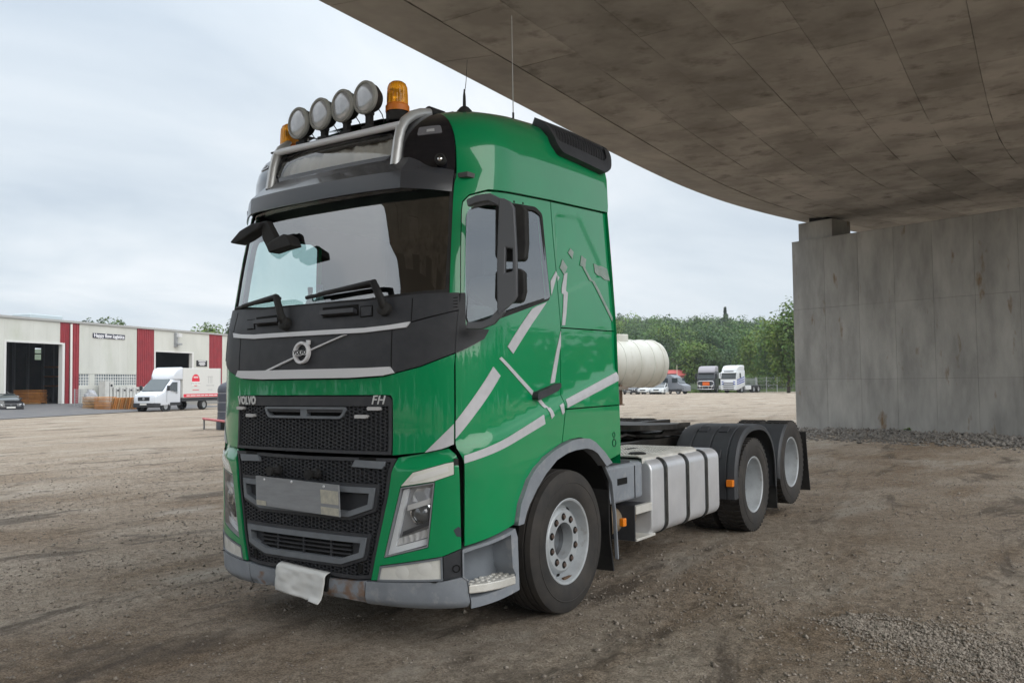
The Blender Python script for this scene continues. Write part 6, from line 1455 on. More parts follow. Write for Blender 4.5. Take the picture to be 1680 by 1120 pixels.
# ------------------------------------------------------------------ generic vehicles
M_tyre2 = mat('far_tyre', (0.02, 0.02, 0.02), 0.8); M_rim2 = mat('far_rim', (0.35, 0.36, 0.37), 0.4, metal=0.5); M_gl2 = mat('far_glass', (0.03, 0.04, 0.045), 0.06, coat=0.6, spec=0.8); M_trim2 = mat('far_trim', (0.025, 0.026, 0.03), 0.6)
M_lamp2 = mat('far_lamp', (0.62, 0.64, 0.66), 0.15, coat=0.5); M_plate2 = mat('far_plate', (0.6, 0.6, 0.57), 0.5)
def wheel2(t, x, y, r, w, side):
    o = MB().lathe([(r*0.62, -w/2), (r*0.9, -w/2), (r, -w*0.35), (r, w*0.35), (r*0.9, w/2), (r*0.62, w/2)], (x, y, r), (1, 0, 0), 24).build('wheel', M_tyre2, t, smooth=True, sharp=0.7)
    MB().lathe([(r*0.63, w*0.38*side), (r*0.5, w*0.30*side), (r*0.2, w*0.36*side), (0, w*0.36*side)], (x, y, r), (1, 0, 0), 20).build('rim', M_rim2, o, smooth=True)
def section_body(name, secs, m, t, mat2=None, zsplit=None, bevel=0.0):
    """secs: list of (y, halfwidth, z0, z1, r); rounded box sections lofted along Y (front = -Y)"""
    vs = []; fs = []; n = 5
    for (y, hw, z0, z1, r) in secs:
        ring = []
        for cx_, cz_, a0 in ((hw-r, z1-r, 0), (-hw+r, z1-r, 90), (-hw+r*0.6, z0+r*0.6, 180), (hw-r*0.6, z0+r*0.6, 270)):
            rr_c = r if a0 < 180 else r*0.6
            for k in range(n): tt = math.radians(a0+90*k/(n-1)); ring.append((cx_+rr_c*math.cos(tt), y, cz_+rr_c*math.sin(tt)))
        vs += ring
    k_ = 4*n
    for i in range(len(secs)-1):
        for j in range(k_): fs.append((i*k_+j, i*k_+(j+1) % k_, (i+1)*k_+(j+1) % k_, (i+1)*k_+j))
    fs += [tuple(range(k_)), tuple((len(secs)-1)*k_+j for j in range(k_-1, -1, -1))]
    return MB().add(vs, fs).build(name, m, t, smooth=True, sharp=0.6)
def quad(name, pts, m, t, th=0.01):
    p0, p1, p2 = Vector(pts[0]), Vector(pts[1]), Vector(pts[2]); nn = (p1-p0).cross(p2-p0).normalized()
    return MB().prism([Vector(p_)-nn*th*0.5 for p_ in pts], nn*th).build(name, m, t)
def car(loc, rz, col, label, name='parked_car', estate=False, group='parked cars', s=1.0, low=False):
    t = empty(name, loc, rz, label, 'car', group); t.scale = (s, s, s)
    m = mat('car_paint_%.2f_%.2f' % (col[0], col[2]), col, 0.25, coat=1.0)
    L_ = 4.4; h = 1.30 if low else 1.45
    b = section_body('body', [(0.0, 0.62, 0.30, 0.55, 0.08), (0.06, 0.76, 0.24, 0.66, 0.1), (0.35, 0.86, 0.20, 0.74, 0.12), (1.05, 0.89, 0.20, 0.88, 0.1), (1.9, 0.90, 0.20, 0.93, 0.08), (3.3, 0.90, 0.20, 0.96, 0.1), (4.1, 0.87, 0.22, 0.95, 0.14), (4.35, 0.80, 0.30, 0.85, 0.14), (4.4, 0.7, 0.4, 0.7, 0.1)], m, t)
    rear = 4.15 if estate else 3.75
    section_body('cabin', [(1.0, 0.80, 0.8, 0.885, 0.02), (1.45, 0.76, 0.8, 1.16, 0.08), (1.85, 0.68, 0.8, h-0.02, 0.1), (2.4, 0.67, 0.8, h, 0.1), (3.0, 0.67, 0.8, h-0.03, 0.1), (rear-0.25, 0.70, 0.8, 1.15 if not estate else h-0.12, 0.08), (rear, 0.74, 0.8, 0.96, 0.02)], M_gl2, t)
    MB().prism([(-0.60, 1.86, h-0.015), (0.60, 1.86, h-0.015), (0.62, 2.4, h+0.008), (0.60, 3.0, h-0.02), (-0.60, 3.0, h-0.02), (-0.62, 2.4, h+0.008)], (0, 0, 0.012)).build('roof', m, t)
    for sx in (1, -1):
        for (y0, z0, y1, z1) in ((1.0, 0.88, 1.88, h-0.02), (2.35, 0.9, 2.4, h-0.03), (rear, 0.93, 3.0, h-0.05)):
            MB().tube([(sx*0.82 if z0 < 1 else sx*0.7, y0, z0), (sx*0.68, y1, z1)], 0.035, 6).build('pillar', m, t)
        quad('headlight', [(sx*0.50, -0.005+0.03, 0.62), (sx*0.80, 0.12, 0.66), (sx*0.80, 0.10, 0.53), (sx*0.50, -0.01+0.02, 0.50)], M_lamp2, t, 0.04)
        MB().box((min(sx*0.90, sx*1.03), 1.35, 0.88), (max(sx*0.90, sx*1.03), 1.45, 1.0)).build('mirror', m, t, bevel=0.02)
        for y in (0.85, 3.5): wheel2(t, sx*0.80, y, 0.31, 0.2, sx)
    MB().box((-0.36, -0.015, 0.48), (0.36, 0.05, 0.64)).build('grille', M_trim2, t, bevel=0.02); MB().lathe([(0.05, 0), (0.05, 0.012), (0.036, 0.012), (0.036, 0)], (0, -0.02, 0.56), (0, -1, 0), 16).build('badge', M_rim2, t)
    MB().box((-0.26, -0.03, 0.36), (0.26, 0.02, 0.46)).build('number_plate', M_plate2, t); MB().box((-0.7, 0.0, 0.24), (0.7, 0.08, 0.34)).build('lower_intake', M_trim2, t, bevel=0.02)
    return t
def face(px, dep, ang):
    """rotation for a vehicle whose front (-Y) points ang degrees clockwise from straight at the camera"""
    d = (Vector((CAM[0], CAM[1], 0))-px_at(px, dep)).normalized(); a = math.atan2(d.y, d.x)+math.radians(ang); return a+PI/2
car(px_at(19, 56.5), face(19, 58, 16), (0.012, 0.012, 0.016), 'black saloon car facing the yard at the left edge of the picture', low=True)
s_, z_ = hall_pt(20, 650, -2.5); cpos = fp(s_, WZ0, -2.5)
car((cpos.x, cpos.y, WZ0), face(20, 64, 50), (0.42, 0.44, 0.46), 'silver car just inside the left warehouse door', low=True, group='cars at the warehouse')

# ------------------------------------------------------------------ white box van
def box_van():
    fw_ = px_at(272, 58.6); rw_ = px_at(337, 62.6); ax = (rw_-fw_).normalized(); rz = math.atan2(ax.y, ax.x)-PI/2
    k = 3.95/ (rw_-fw_).length
    xa = Vector((math.cos(rz), math.sin(rz), 0)); org = fw_-ax*0.98-xa*0.95
    t = empty('box_van', org, rz, 'white box van with red round logo and red stripe on its body', 'van')
    mw = mat('van_white', (0.56, 0.59, 0.64), 0.3, coat=0.8); mb_ = mat('van_box_white', (0.58, 0.58, 0.56), 0.5)
    cab = section_body('cab', [(0.0, 0.72, 0.48, 0.92, 0.12), (0.08, 0.86, 0.42, 1.08, 0.14), (0.35, 0.97, 0.38, 1.18, 0.14), (0.80, 1.0, 0.38, 1.34, 0.12), (1.25, 0.98, 0.38, 1.78, 0.14), (1.68, 0.93, 0.38, 2.12, 0.16), (2.0, 0.92, 0.38, 2.16, 0.16), (2.45, 0.95, 0.38, 2.16, 0.14)], mw, t)
    section_body('bumper', [(-0.04, 0.70, 0.30, 0.56, 0.08), (0.06, 0.90, 0.27, 0.58, 0.08), (0.42, 1.0, 0.27, 0.58, 0.06)], M_trim2, t)
    quad('windscreen', [(-0.84, 0.78, 1.375), (0.84, 0.78, 1.375), (0.76, 1.60, 2.13), (-0.76, 1.60, 2.13)], mat('van_glass', (0.10, 0.12, 0.13), 0.12, spec=0.35), t, 0.06)
    for sx in (1, -1):
        MB().prism([(sx*0.985, 1.0, 1.42), (sx*0.985, 2.1, 1.30), (sx*0.955, 2.15, 1.95), (sx*0.95, 1.65, 1.95)], (sx*0.012, 0, 0)).build('side_window', M_gl2, t)
        MB().box((min(sx*1.0, sx*1.006), 1.02, 0.6), (max(sx*1.0, sx*1.006), 1.03, 1.4)).build('door_joint', M_trim2, t); MB().box((min(sx*1.0, sx*1.02), 1.95, 1.22), (max(sx*1.0, sx*1.02), 2.12, 1.26)).build('door_handle', M_trim2, t)
        MB().box((min(sx*1.02, sx*1.2), 0.98, 1.38), (max(sx*1.02, sx*1.2), 1.12, 1.72)).build('mirror', M_trim2, t, bevel=0.04)
        quad('headlight', [(sx*0.60, 0.02, 0.98), (sx*0.90, 0.28, 1.16), (sx*0.92, 0.30, 0.92), (sx*0.62, 0.02, 0.84)], M_lamp2, t, 0.05)
        MB().box((min(sx*0.97, sx*1.012), 1.4, 0.38), (max(sx*0.97, sx*1.012), 2.45, 0.58)).build('sill', M_trim2, t)
        MB().lathe([(0.46, -0.06), (0.46, 0.03), (0.36, 0.03), (0.36, -0.06)], (sx*0.97, 0.98, 0.36), (sx, 0, 0), 24, arc=(0, PI)).build('wheel_arch', M_trim2, t)
        wheel2(t, sx*0.86, 0.98, 0.36, 0.24, sx); wheel2(t, sx*0.86, 0.98+3.95, 0.36, 0.34, sx)
    MB().box((-0.48, -0.02, 0.70), (0.48, 0.09, 0.98)).build('grille', M_trim2, t, bevel=0.05); MB().lathe([(0.09, 0), (0.085, 0.015), (0, 0.016)], (0, -0.02, 0.86), (0, -1, 0), 16).build('badge', M_rim2, t); MB().box((-0.26, -0.06, 0.44), (0.26, -0.02, 0.54)).build('number_plate', M_plate2, t)
    # cab-top wind deflector
    section_body('wind_deflector', [(1.62, 0.62, 2.10, 2.20, 0.03), (1.78, 0.88, 2.12, 2.46, 0.1), (2.08, 1.0, 2.12, 2.84, 0.12), (2.45, 1.05, 2.12, 2.97, 0.12), (2.56, 1.05, 2.12, 2.97, 0.1)], mw, t)
    body = MB().box((-1.06, 2.6, 0.86), (1.06, 6.75, 2.92)).build('box_body', mb_, t, bevel=0.03)
    MB().box((-1.02, 2.5, 0.62), (1.02, 6.7, 0.86)).build('subframe', M_trim2, t); MB().box((-1.07, 6.72, 0.86), (1.07, 6.80, 2.94)).build('rear_frame', mat('alu_frame', (0.5, 0.5, 0.5), 0.4, metal=0.6), t)
    for sx in (1, -1):
        MB().box((min(sx*1.06, sx*1.066), 2.65, 0.90), (max(sx*1.06, sx*1.066), 6.70, 1.12)).build('red_stripe', mat('van_red', (0.62, 0.02, 0.05), 0.5), t)
    # logo: red disc with white band, lettering blocks
    mr = mat('van_red', (0.62, 0.02, 0.05), 0.5); X = 1.0615
    MB().lathe([(0.0, 0.012), (0.42, 0.012), (0.42, 0.0)], (X-0.008, 3.95, 2.08), (1, 0, 0), 36).build('round_logo', mr, t)
    mw2 = mat('logo_white', (0.7, 0.7, 0.68), 0.5)
    MB().prism([(X+0.006, 3.50, 1.72), (X+0.006, 4.40, 1.72), (X+0.006, 4.40, 1.98), (X+0.006, 3.50, 1.98)], (0.004, 0, 0)).build('logo_band', mw2, t)
    def marks(name, y0, y1, z, h, m_, words, off=0.01):
        rr_m = random.Random(int(z*100)); tot = sum(words)+0.6*(len(words)-1); k_ = (y1-y0)/tot; y_ = y0
        for w_ in words: MB().box((X+off-0.004, y_, z-h/2), (X+off, y_+w_*k_, z+h/2)).build(name, m_, t); y_ += (w_+0.6)*k_
    mg_ = mat('logo_grey', (0.42, 0.42, 0.42), 0.5)
    marks('logo_mark', 3.72, 4.18, 2.28, 0.12, mw2, [1, 1, 1, 1], 0.010); marks('logo_mark', 3.48, 4.42, 1.85, 0.10, mg_, [1, 1, 1, 1, 1, 1], 0.012); marks('stripe_mark', 2.95, 6.35, 1.01, 0.07, mw2, [3, 5, 4, 3, 3, 5, 3], 0.012)
    # line emblem, right
    mg_ = mat('logo_grey', (0.42, 0.42, 0.42), 0.5); mb2 = MB()
    for y_ in (5.35, 5.55, 5.75): mb2.box((X, y_-0.025, 1.85), (X+0.008, y_+0.025, 2.30))
    mb2.box((X, 5.25, 2.31), (X+0.008, 5.85, 2.36)); mb2.build('emblem', mg_, t)
    marks('emblem_mark', 5.1, 6.0, 1.70, 0.06, mg_, [5, 1, 4], 0.008); marks('emblem_mark', 5.3, 5.8, 1.40, 0.05, mg_, [3, 3], 0.008); marks('web_mark', 3.6, 4.3, 1.40, 0.04, mr, [6], 0.008)
box_van()

# ------------------------------------------------------------------ goods in front of the warehouse
M_wood = mat('pallet_wood', (0.42, 0.24, 0.10), 0.8, c2=(0.30, 0.17, 0.07), nscale=3, objrand=0.25); M_wood2 = mat('orange_wood', (0.50, 0.21, 0.05), 0.8, c2=(0.36, 0.15, 0.04), nscale=3, objrand=0.25)
def stack(px, dep, n, w, d, h0, label, rot=0.0, m=None, lay=0.10):
    p_ = px_at(px, dep); t = empty('board_stack', p_, math.atan2(CR2.y, CR2.x)+rot, label, 'stack', 'stacked boards by the warehouse'); rr4 = random.Random(px)
    MB().box((-w/2, -d/2, 0), (w/2, -d/2+0.12, 0.12)).box((-w/2, d/2-0.12, 0), (w/2, d/2, 0.12)).build('pallet_foot', M_wood, t)
    for k in range(n):
        dx = rr4.uniform(-.05, .05); MB().box((-w/2+dx, -d/2, h0+k*lay), (w/2+dx, d/2, h0+k*lay+lay*0.55)).build('board', m or M_wood, t)
    return t
stack(155, 61.5, 9, 1.25, 0.9, 0.12, 'left stack of pale flat boards in front of the warehouse wall'); stack(173, 60.8, 9, 1.15, 0.9, 0.12, 'middle stack of pale flat boards beside the leaning orange ones', m=M_wood2)
s_, z_ = hall_pt(50, 650, -3.0); q_ = fp(s_, WZ0, -3.0)
t = stack(50, 60, 10, 2.0, 1.0, 0.1, 'orange board stack just inside the left warehouse door', m=M_wood2); t.location = (q_.x, q_.y, WZ0)
for i in range(13):
    p_ = px_at(187+i*3.6, 61.0+i*0.12); t = empty('leaning_board', p_, math.atan2(CR2.y, CR2.x), '%s orange brown board of the slanting row, counted from the flat stacks' % ['first', 'second', 'third', 'fourth', 'fifth', 'sixth', 'seventh', 'eighth', 'ninth', 'tenth', 'eleventh', 'twelfth', 'thirteenth'][i], 'board', 'slanting orange boards')
    an_ = 0.18+0.05*math.sin(i*2.3); MB().box((-0.05, -0.45, 0.05), (0.02, 0.45, 0.92), Matrix.Rotation(an_, 3, 'Y'), (0, 0, 0.05)).build('panel', M_wood2 if i % 3 else M_wood, t); MB().box((-0.06, -0.5, 0), (0.08, 0.5, 0.06)).build('foot', M_wood, t)
def mesh_cage(px, dep, w, h, label):
    p_ = px_at(px, dep); t = empty('mesh_container', p_, math.atan2(CR2.y, CR2.x), label, 'container'); m = mat('galvanised_wire', (0.38, 0.39, 0.40), 0.5, metal=0.5)
    for sx in (-1, 1):
        for sy in (-1, 1): MB().box((sx*w/2-0.03, sy*0.4-0.03, 0), (sx*w/2+0.03, sy*0.4+0.03, h)).build('post', m, t)
    mb = MB()
    for k in range(9):
        z = 0.15+k*(h-0.2)/8; mb.box((-w/2, -0.41, z-0.008), (w/2, -0.395, z+0.008)); mb.box((-w/2, 0.395, z-0.008), (w/2, 0.41, z+0.008))
    for k in range(11): x = -w/2+w*k/10; mb.box((x-0.008, -0.41, 0.1), (x+0.008, -0.395, h)); mb.box((x-0.008, 0.395, 0.1), (x+0.008, 0.41, h))
    o = mb.build('wire_mesh', m, t); MB().box((-w/2, -0.4, 0.1), (w/2, 0.4, 0.14)).build('floor_plate', m, t)
mesh_cage(138, 63.2, 0.95, 1.55, 'galvanised wire mesh container by the drain pipe')
# wrapped goods on a pallet
p_ = px_at(149, 62.6); t = empty('wrapped_goods', p_, 0.3, 'grey plastic wrapped goods heaped on a pallet by the mesh container', 'goods'); rr5 = random.Random(3)
bm = bmesh.new(); bmesh.ops.create_icosphere(bm, subdivisions=4, radius=0.55)
for v_ in bm.verts: v_.co = Vector((v_.co.x*0.95, v_.co.y*0.8, (v_.co.z+0.5)*1.15+0.25))*(1+0.14*float(vnoise(np.array(v_.co.x*5+3), np.array(v_.co.z*5+v_.co.y*3))))
me = bpy.data.meshes.new('film'); bm.to_mesh(me); bm.free(); me.materials.append(mat('stretch_film', (0.40, 0.41, 0.43), 0.3, c2=(0.22, 0.23, 0.25), nscale=4)); link(bpy.data.objects.new('wrap', me), t)
MB().box((-0.6, -0.4, 0), (0.6, 0.4, 0.14)).build('pallet', M_wood, t)
for i, px in enumerate((161, 172, 183, 194, 205, 216)):
    s_, z_ = fs_(px, 640); q_ = fp(s_, WZ0*0.5, 0.8); t = empty('white_cabinet', (q_.x, q_.y, 0.40), math.atan2(FU.y, FU.x), ['white cabinet under the barred window, first from the wrapped goods', 'second white cabinet from the wrapped goods under the window', 'third white cabinet from the wrapped goods under the window', 'third white cabinet from the van under the barred window', 'second white cabinet from the van under the barred window', 'white cabinet under the window nearest the red cladding'][i], 'cabinet', 'white cabinets under the window')
    hh = 1.25 if i else 1.75; MB().box((-0.48, -0.3, 0), (0.48, 0.3, hh)).build('body', mat('cabinet_white', (0.58, 0.58, 0.55), 0.5, c2=(0.48, 0.48, 0.46), nscale=2), t, bevel=0.02)
    for sy in (1, -1): MB().box((-0.02, min(sy*0.3, sy*0.31), 0.1), (0.02, max(sy*0.3, sy*0.31), hh-0.1)).build('door_joint', M_trim2, t); MB().box((0.1, min(sy*0.3, sy*0.33), hh*0.75), (0.28, max(sy*0.3, sy*0.33), hh*0.85)).build('lock', M_trim2, t)

# ------------------------------------------------------------------ black water tank and red barrier
c = px_at(381, 33.0); t = empty('plastic_tank', c, 0, 'black upright plastic tank beside the red barrier, half behind the truck', 'tank'); R_ = 0.53
M_tankp = mat('black_poly', (0.06, 0.065, 0.085), 0.45, c2=(0.045, 0.05, 0.065), nscale=3)
prof = [(R_*1.08, 0), (R_*1.08, 0.35), (R_, 0.45)]
for z in (0.68, 1.02, 1.36): prof += [(R_, z-0.03), (R_*0.965, z-0.015), (R_*0.965, z+0.015), (R_, z+0.03)]
prof += [(R_, 1.50), (R_*0.93, 1.62), (R_*0.7, 1.72), (R_*0.42, 1.78), (R_*0.40, 1.86), (0, 1.88)]
MB().lathe(prof, (0, 0, 0), (0, 0, 1), 40).build('shell', M_tankp, t, smooth=True, sharp=0.6)
for z in (0.68, 1.02, 1.36): MB().lathe([(R_*0.972, z-0.012), (R_*0.985, z), (R_*0.972, z+0.012)], (0, 0, 0), (0, 0, 1), 40).build('rib_line', mat('rib_grey', (0.3, 0.31, 0.33), 0.5), t, smooth=True)
nd = (V3(CAM)-c); nd.z = 0; nd.normalize(); nl = (nd-CR2*0.55).normalized(); MB().box((-0.09, -0.02, 0.02), (0.09, 0.05, 0.34), Matrix.Rotation(math.atan2(nl.y, nl.x)-PI/2, 3, 'Z'), (0, 0, 0.2)).build('outlet_recess', M_void, t, loc=nl*R_*1.07)
p0 = px_at(333.5, 33.2); p1 = px_at(374, 31.0); t = empty('red_barrier', p0, 0, 'low red barrier rail on a grey post beside the black tank', 'barrier')
MB().tube([(0, 0, 0.40), (p1-p0)+Vector((0, 0, 0.36))], 0.045, 8).build('rail', mat('barrier_red', (0.42, 0.06, 0.08), 0.6, c2=(0.5, 0.2, 0.2), nscale=9), t, smooth=True, sharp=0.8)
d_ = (p1-p0).normalized(); MB().tube([d_*0.12, d_*0.12+Vector((0, 0, 0.37))], 0.032, 8).build('post', mat('post_grey', (0.16, 0.16, 0.16), 0.7), t)

# ------------------------------------------------------------------ tank trailer
def tank_trailer():
    ang = math.radians(33); axd = CR2*math.cos(ang)+CF2*math.sin(ang); end = px_at(1079, 36.6)
    L_ = 11.0; org = end-axd*L_; rz = math.atan2(axd.y, axd.x)-PI/2     # local +Y runs to the far right end
    t = empty('tank_trailer', org, rz, 'dirty white cylindrical tank trailer parked behind the green cab', 'trailer'); R_ = 0.97; zc_ = 2.36
    m = mat('tank_white', (0.64, 0.645, 0.60), 0.45, c2=(0.52, 0.515, 0.455), nscale=1.2, c3=(0.33, 0.30, 0.22), n3=2.2, lo3=.6, hi3=.85, stretch=(1, 1, .5))
    prof = [(0, -0.02), (R_*0.5, 0.03), (R_*0.8, 0.12), (R_*0.95, 0.26), (R_, 0.42), (R_, L_-0.42), (R_*0.95, L_-0.24), (R_*0.8, L_-0.09), (R_*0.5, L_-0.0), (0, L_+0.05)]
    MB().lathe(prof, (0, 0, zc_), (0, 1, 0), 48).build('barrel', m, t, smooth=True, sharp=0.9)
    for y in (0.5, 2.2, 3.9, 5.6, 7.2, 8.0, 8.5, 9.3, 10.0, 10.5): MB().lathe([(R_+0.0, y-0.05), (R_+0.025, y-0.04), (R_+0.025, y+0.04), (R_, y+0.05)], (0, 0, zc_), (0, 1, 0), 48).build('hoop', m, t, smooth=True, sharp=0.5)
    MB().box((-0.42, 5.5, zc_+R_*0.86), (0.42, 9.05, zc_+R_+0.2)).build('top_walkway', m, t, bevel=0.03); MB().lathe([(0.28, 0), (0.28, 0.12), (0.2, 0.16), (0, 0.17)], (0, 8.2, zc_+R_+0.12), (0, 0, 1), 24).build('manhole', M_alu, t, smooth=True, sharp=0.6)
    for sx in (1, -1): MB().box((sx*0.45-0.06, 0.3, 1.12), (sx*0.45+0.06, L_-5.2, 1.36)).build('frame_rail', mat('trailer_frame', (0.16, 0.14, 0.12), 0.8, c2=(0.27, 0.22, 0.17), nscale=4), t)
    for y in (2.0, 3.6, 5.0): MB().box((-0.7, y-0.08, 1.10), (0.7, y+0.08, 1.5)).build('saddle', bpy.data.materials['trailer_frame'], t)
    for y in (0.9, 2.2, 3.5):
        for sx in (1, -1): wheel2(t, sx*1.0, y, 0.5, 0.36, sx)
    # landing legs and a locker on the camera side
    for y in (7.9,):
        MB().box((0.45, y-0.2, 0.70), (0.95, y+0.2, 1.30)).build('locker', mat('locker_grey', (0.20, 0.18, 0.16), 0.7), t, bevel=0.02)
        for sx in (0.6, -0.6):
            MB().box((sx-0.07, y+0.45, 0.74), (sx+0.07, y+0.58, 1.5)).build('landing_leg', M_rust, t); MB().box((sx-0.12, y+0.40, 0.70), (sx+0.12, y+0.63, 0.74)).build('landing_foot', M_rust, t)
    MB().box((-0.6, y-0.25, 1.30), (0.95, y+0.65, 1.44)).build('leg_beam', bpy.data.materials['trailer_frame'], t)
tank_trailer()

# ------------------------------------------------------------------ far trucks
def far_tractor(px, dep, ang, col, label, chassis, roofcol, style):
    p_ = px_at(px, dep); t = empty('parked_tractor', p_, face(px, dep, ang), label, 'truck', 'tractor units parked by the fence')
    m = mat('far_truck_%s' % style, col, 0.35, coat=0.6); mr_ = mat('far_roof_%s' % style, roofcol, 0.45)
    section_body('cab', [(0.0, 1.12, 0.42, 1.95, 0.1), (0.05, 1.22, 0.40, 2.0, 0.12), (0.25, 1.24, 0.40, 2.75, 0.12), (0.5, 1.24, 0.42, 3.0, 0.12), (2.15, 1.24, 0.95, 3.0, 0.08)], m, t)
    section_body('roof_fairing', [(0.20, 1.10, 2.72, 2.86, 0.04), (0.36, 1.16, 2.76, 3.25, 0.12), (0.75, 1.18, 2.8, 3.62, 0.16), (1.6, 1.18, 2.8, 3.72, 0.16), (2.12, 1.18, 2.8, 3.70, 0.14)], mr_, t)
    MB().prism([(-1.1, 0.035, 1.98), (1.1, 0.035, 1.98), (1.06, 0.20, 2.70), (-1.06, 0.20, 2.70)], (0, -0.03, 0.0)).build('windscreen', M_gl2, t)
    section_body('sun_visor', [(-0.14, 1.10, 2.66, 2.72, 0.02), (0.0, 1.15, 2.68, 2.78, 0.03), (0.2, 1.17, 2.70, 2.84, 0.04)], mr_ if style == 'white' else M_trim2, t)
    for sx in (1, -1):
        MB().prism([(sx*1.243, 0.40, 2.0), (sx*1.243, 1.15, 2.0), (sx*1.243, 1.12, 2.65), (sx*1.243, 0.50, 2.65)], (sx*0.008, 0, 0)).build('side_window', M_gl2, t)
        MB().box((min(sx*1.3, sx*1.52), 0.1, 1.95), (max(sx*1.3, sx*1.52), 0.28, 2.7)).build('mirror', m if style == 'white' else M_trim2, t, bevel=0.05)
        quad('headlight', [(sx*0.72, -0.01, 1.02), (sx*1.15, 0.03, 1.18), (sx*1.18, 0.04, 0.86), (sx*0.78, -0.01, 0.82)], M_lamp2, t, 0.04)
        wheel2(t, sx*1.06, 1.40, 0.5, 0.32, sx)
        for y in (4.6, 5.9): wheel2(t, sx*0.98, y, 0.5, 0.55, sx)
        MB().box((min(sx*0.7, sx*1.22), 2.3, 0.42), (max(sx*0.7, sx*1.22), 3.9, 0.98)).build('side_skirt', m if style == 'white' else M_alu, t, bevel=0.05)
        MB().box((sx*0.4-0.05, 1.0, 0.75), (sx*0.4+0.05, 6.5, 1.0)).build('chassis_rail', M_trim2, t)
    for k, z in enumerate((0.50, 0.78, 1.05, 1.28)): MB().box((-0.78, -0.03, z), (0.78, 0.02, z+0.10)).build('grille_bar', M_trim2, t)
    MB().box((-1.1, -0.02, 1.86), (1.1, 0.03, 1.97)).build('wiper_panel', M_trim2, t)
    if style == 'white':
        mb_ = mat('truck_blue', (0.02, 0.06, 0.42), 0.4); MB().box((-0.7, 0.05, 2.86), (0.7, 0.30, 2.94)).build('roof_lamp_row', M_trim2, t)
        for sx in (1, -1):
            for k in range(3): MB().prism([(sx*1.246, 0.05, 1.10+k*0.26), (sx*1.246, 1.9, 1.45+k*0.30), (sx*1.246, 2.1, 1.62+k*0.30), (sx*1.246, 0.05, 1.22+k*0.26)], (sx*0.006, 0, 0)).build('blue_stripe', mb_, t)
            for k in range(2): MB().prism([(sx*1.0, -0.032+0.03, 1.12+k*0.30), (sx*0.72, -0.03, 1.16+k*0.30), (sx*0.72, -0.03, 1.26+k*0.30), (sx*1.0, -0.03, 1.24+k*0.30)], (0, -0.02, 0)).build('blue_stripe', mb_, t)
    else:
        MB().box((-0.42, -0.20, 1.02), (0.55, -0.16, 1.50)).build('orange_panel', mat('hazard_orange', (0.75, 0.14, 0.02), 0.5), t)
        pts = [(-1.1, -0.22, 1.0), (-1.15, -0.22, 1.45), (-0.9, -0.22, 1.62), (0.9, -0.22, 1.62), (1.15, -0.22, 1.45), (1.1, -0.22, 1.0), (0.9, -0.22, 0.9), (-0.9, -0.22, 0.9), (-1.1, -0.22, 1.0)]
        MB().tube(pts, 0.045, 8).build('bull_bar', M_chrome, t, smooth=True); MB().tube([(-1.15, -0.2, 0.5), (1.15, -0.2, 0.5)], 0.05, 8).build('bull_bar', M_chrome, t, smooth=True)
        for x in (-0.8, -0.4, 0.4, 0.8): MB().tube([(x, -0.2, 0.5), (x, -0.22, 0.95)], 0.03, 6).build('bull_bar', M_chrome, t)
    return t
far_tractor(1157, 121, -16, (0.045, 0.045, 0.055), 'dark grey tractor unit with orange plate and chrome front bar', M_trim2, (0.34, 0.33, 0.36), 'dark')
far_tractor(1194, 117, -30, (0.70, 0.72, 0.74), 'white tractor unit with blue stripes parked beside the fence', None, (0.70, 0.72, 0.74), 'white')
# ------------------------------------------------------------------ far cars and camper
car(px_at(1030, 112), face(1027, 112, -18), (0.02, 0.02, 0.024), 'dark car glimpsed under the tank trailer behind its grey locker', group='far parked cars')
car(px_at(1053, 112), face(1053, 113, -18), (0.62, 0.65, 0.66), 'white car parked under the tank, between the dark car and another white one', group='far parked cars')
car(px_at(1075, 111), face(1076, 111, -18), (0.62, 0.66, 0.68), 'white car parked right beside the grey camper van', group='far parked cars')
def camper():
    p_ = px_at(1128, 112); t = empty('camper_van', p_, face(1120, 112, 62), 'grey and black camper van with square windows beyond the tank', 'van'); m = mat('camper_grey', (0.15, 0.165, 0.19), 0.35, coat=0.7)
    section_body('body', [(0, 0.7, 0.4, 0.95, 0.1), (0.1, 0.92, 0.35, 1.1, 0.12), (0.8, 1.0, 0.32, 1.35, 0.12), (1.5, 0.96, 0.32, 2.2, 0.16), (2.0, 0.95, 0.32, 2.5, 0.16), (5.6, 0.97, 0.32, 2.5, 0.12), (5.7, 0.9, 0.4, 2.4, 0.1)], m, t)
    quad('windscreen', [(-0.85, 0.78, 1.40), (0.85, 0.78, 1.40), (0.78, 1.42, 2.1), (-0.78, 1.42, 2.1)], M_gl2, t, 0.03)
    for sx in (1, -1):
        for y0, y1 in ((1.0, 1.8), (2.4, 3.1), (3.6, 4.6)): MB().box((min(sx*0.97, sx*1.005), y0, 1.45), (max(sx*0.97, sx*1.005), y1, 2.05)).build('side_window', M_gl2, t)
        MB().box((min(sx*0.98, sx*1.015), 0.4, 0.32), (max(sx*0.98, sx*1.015), 5.6, 0.62)).build('sill', M_trim2, t)
        for y in (0.95, 4.5): wheel2(t, sx*0.88, y, 0.35, 0.24, sx)
    MB().box((-0.85, 2.1, 2.5), (0.85, 5.4, 2.62)).build('roof_rack', M_trim2, t); MB().box((-0.8, 5.68, 1.4), (0.8, 5.72, 2.1)).build('rear_window', M_gl2, t)
camper()
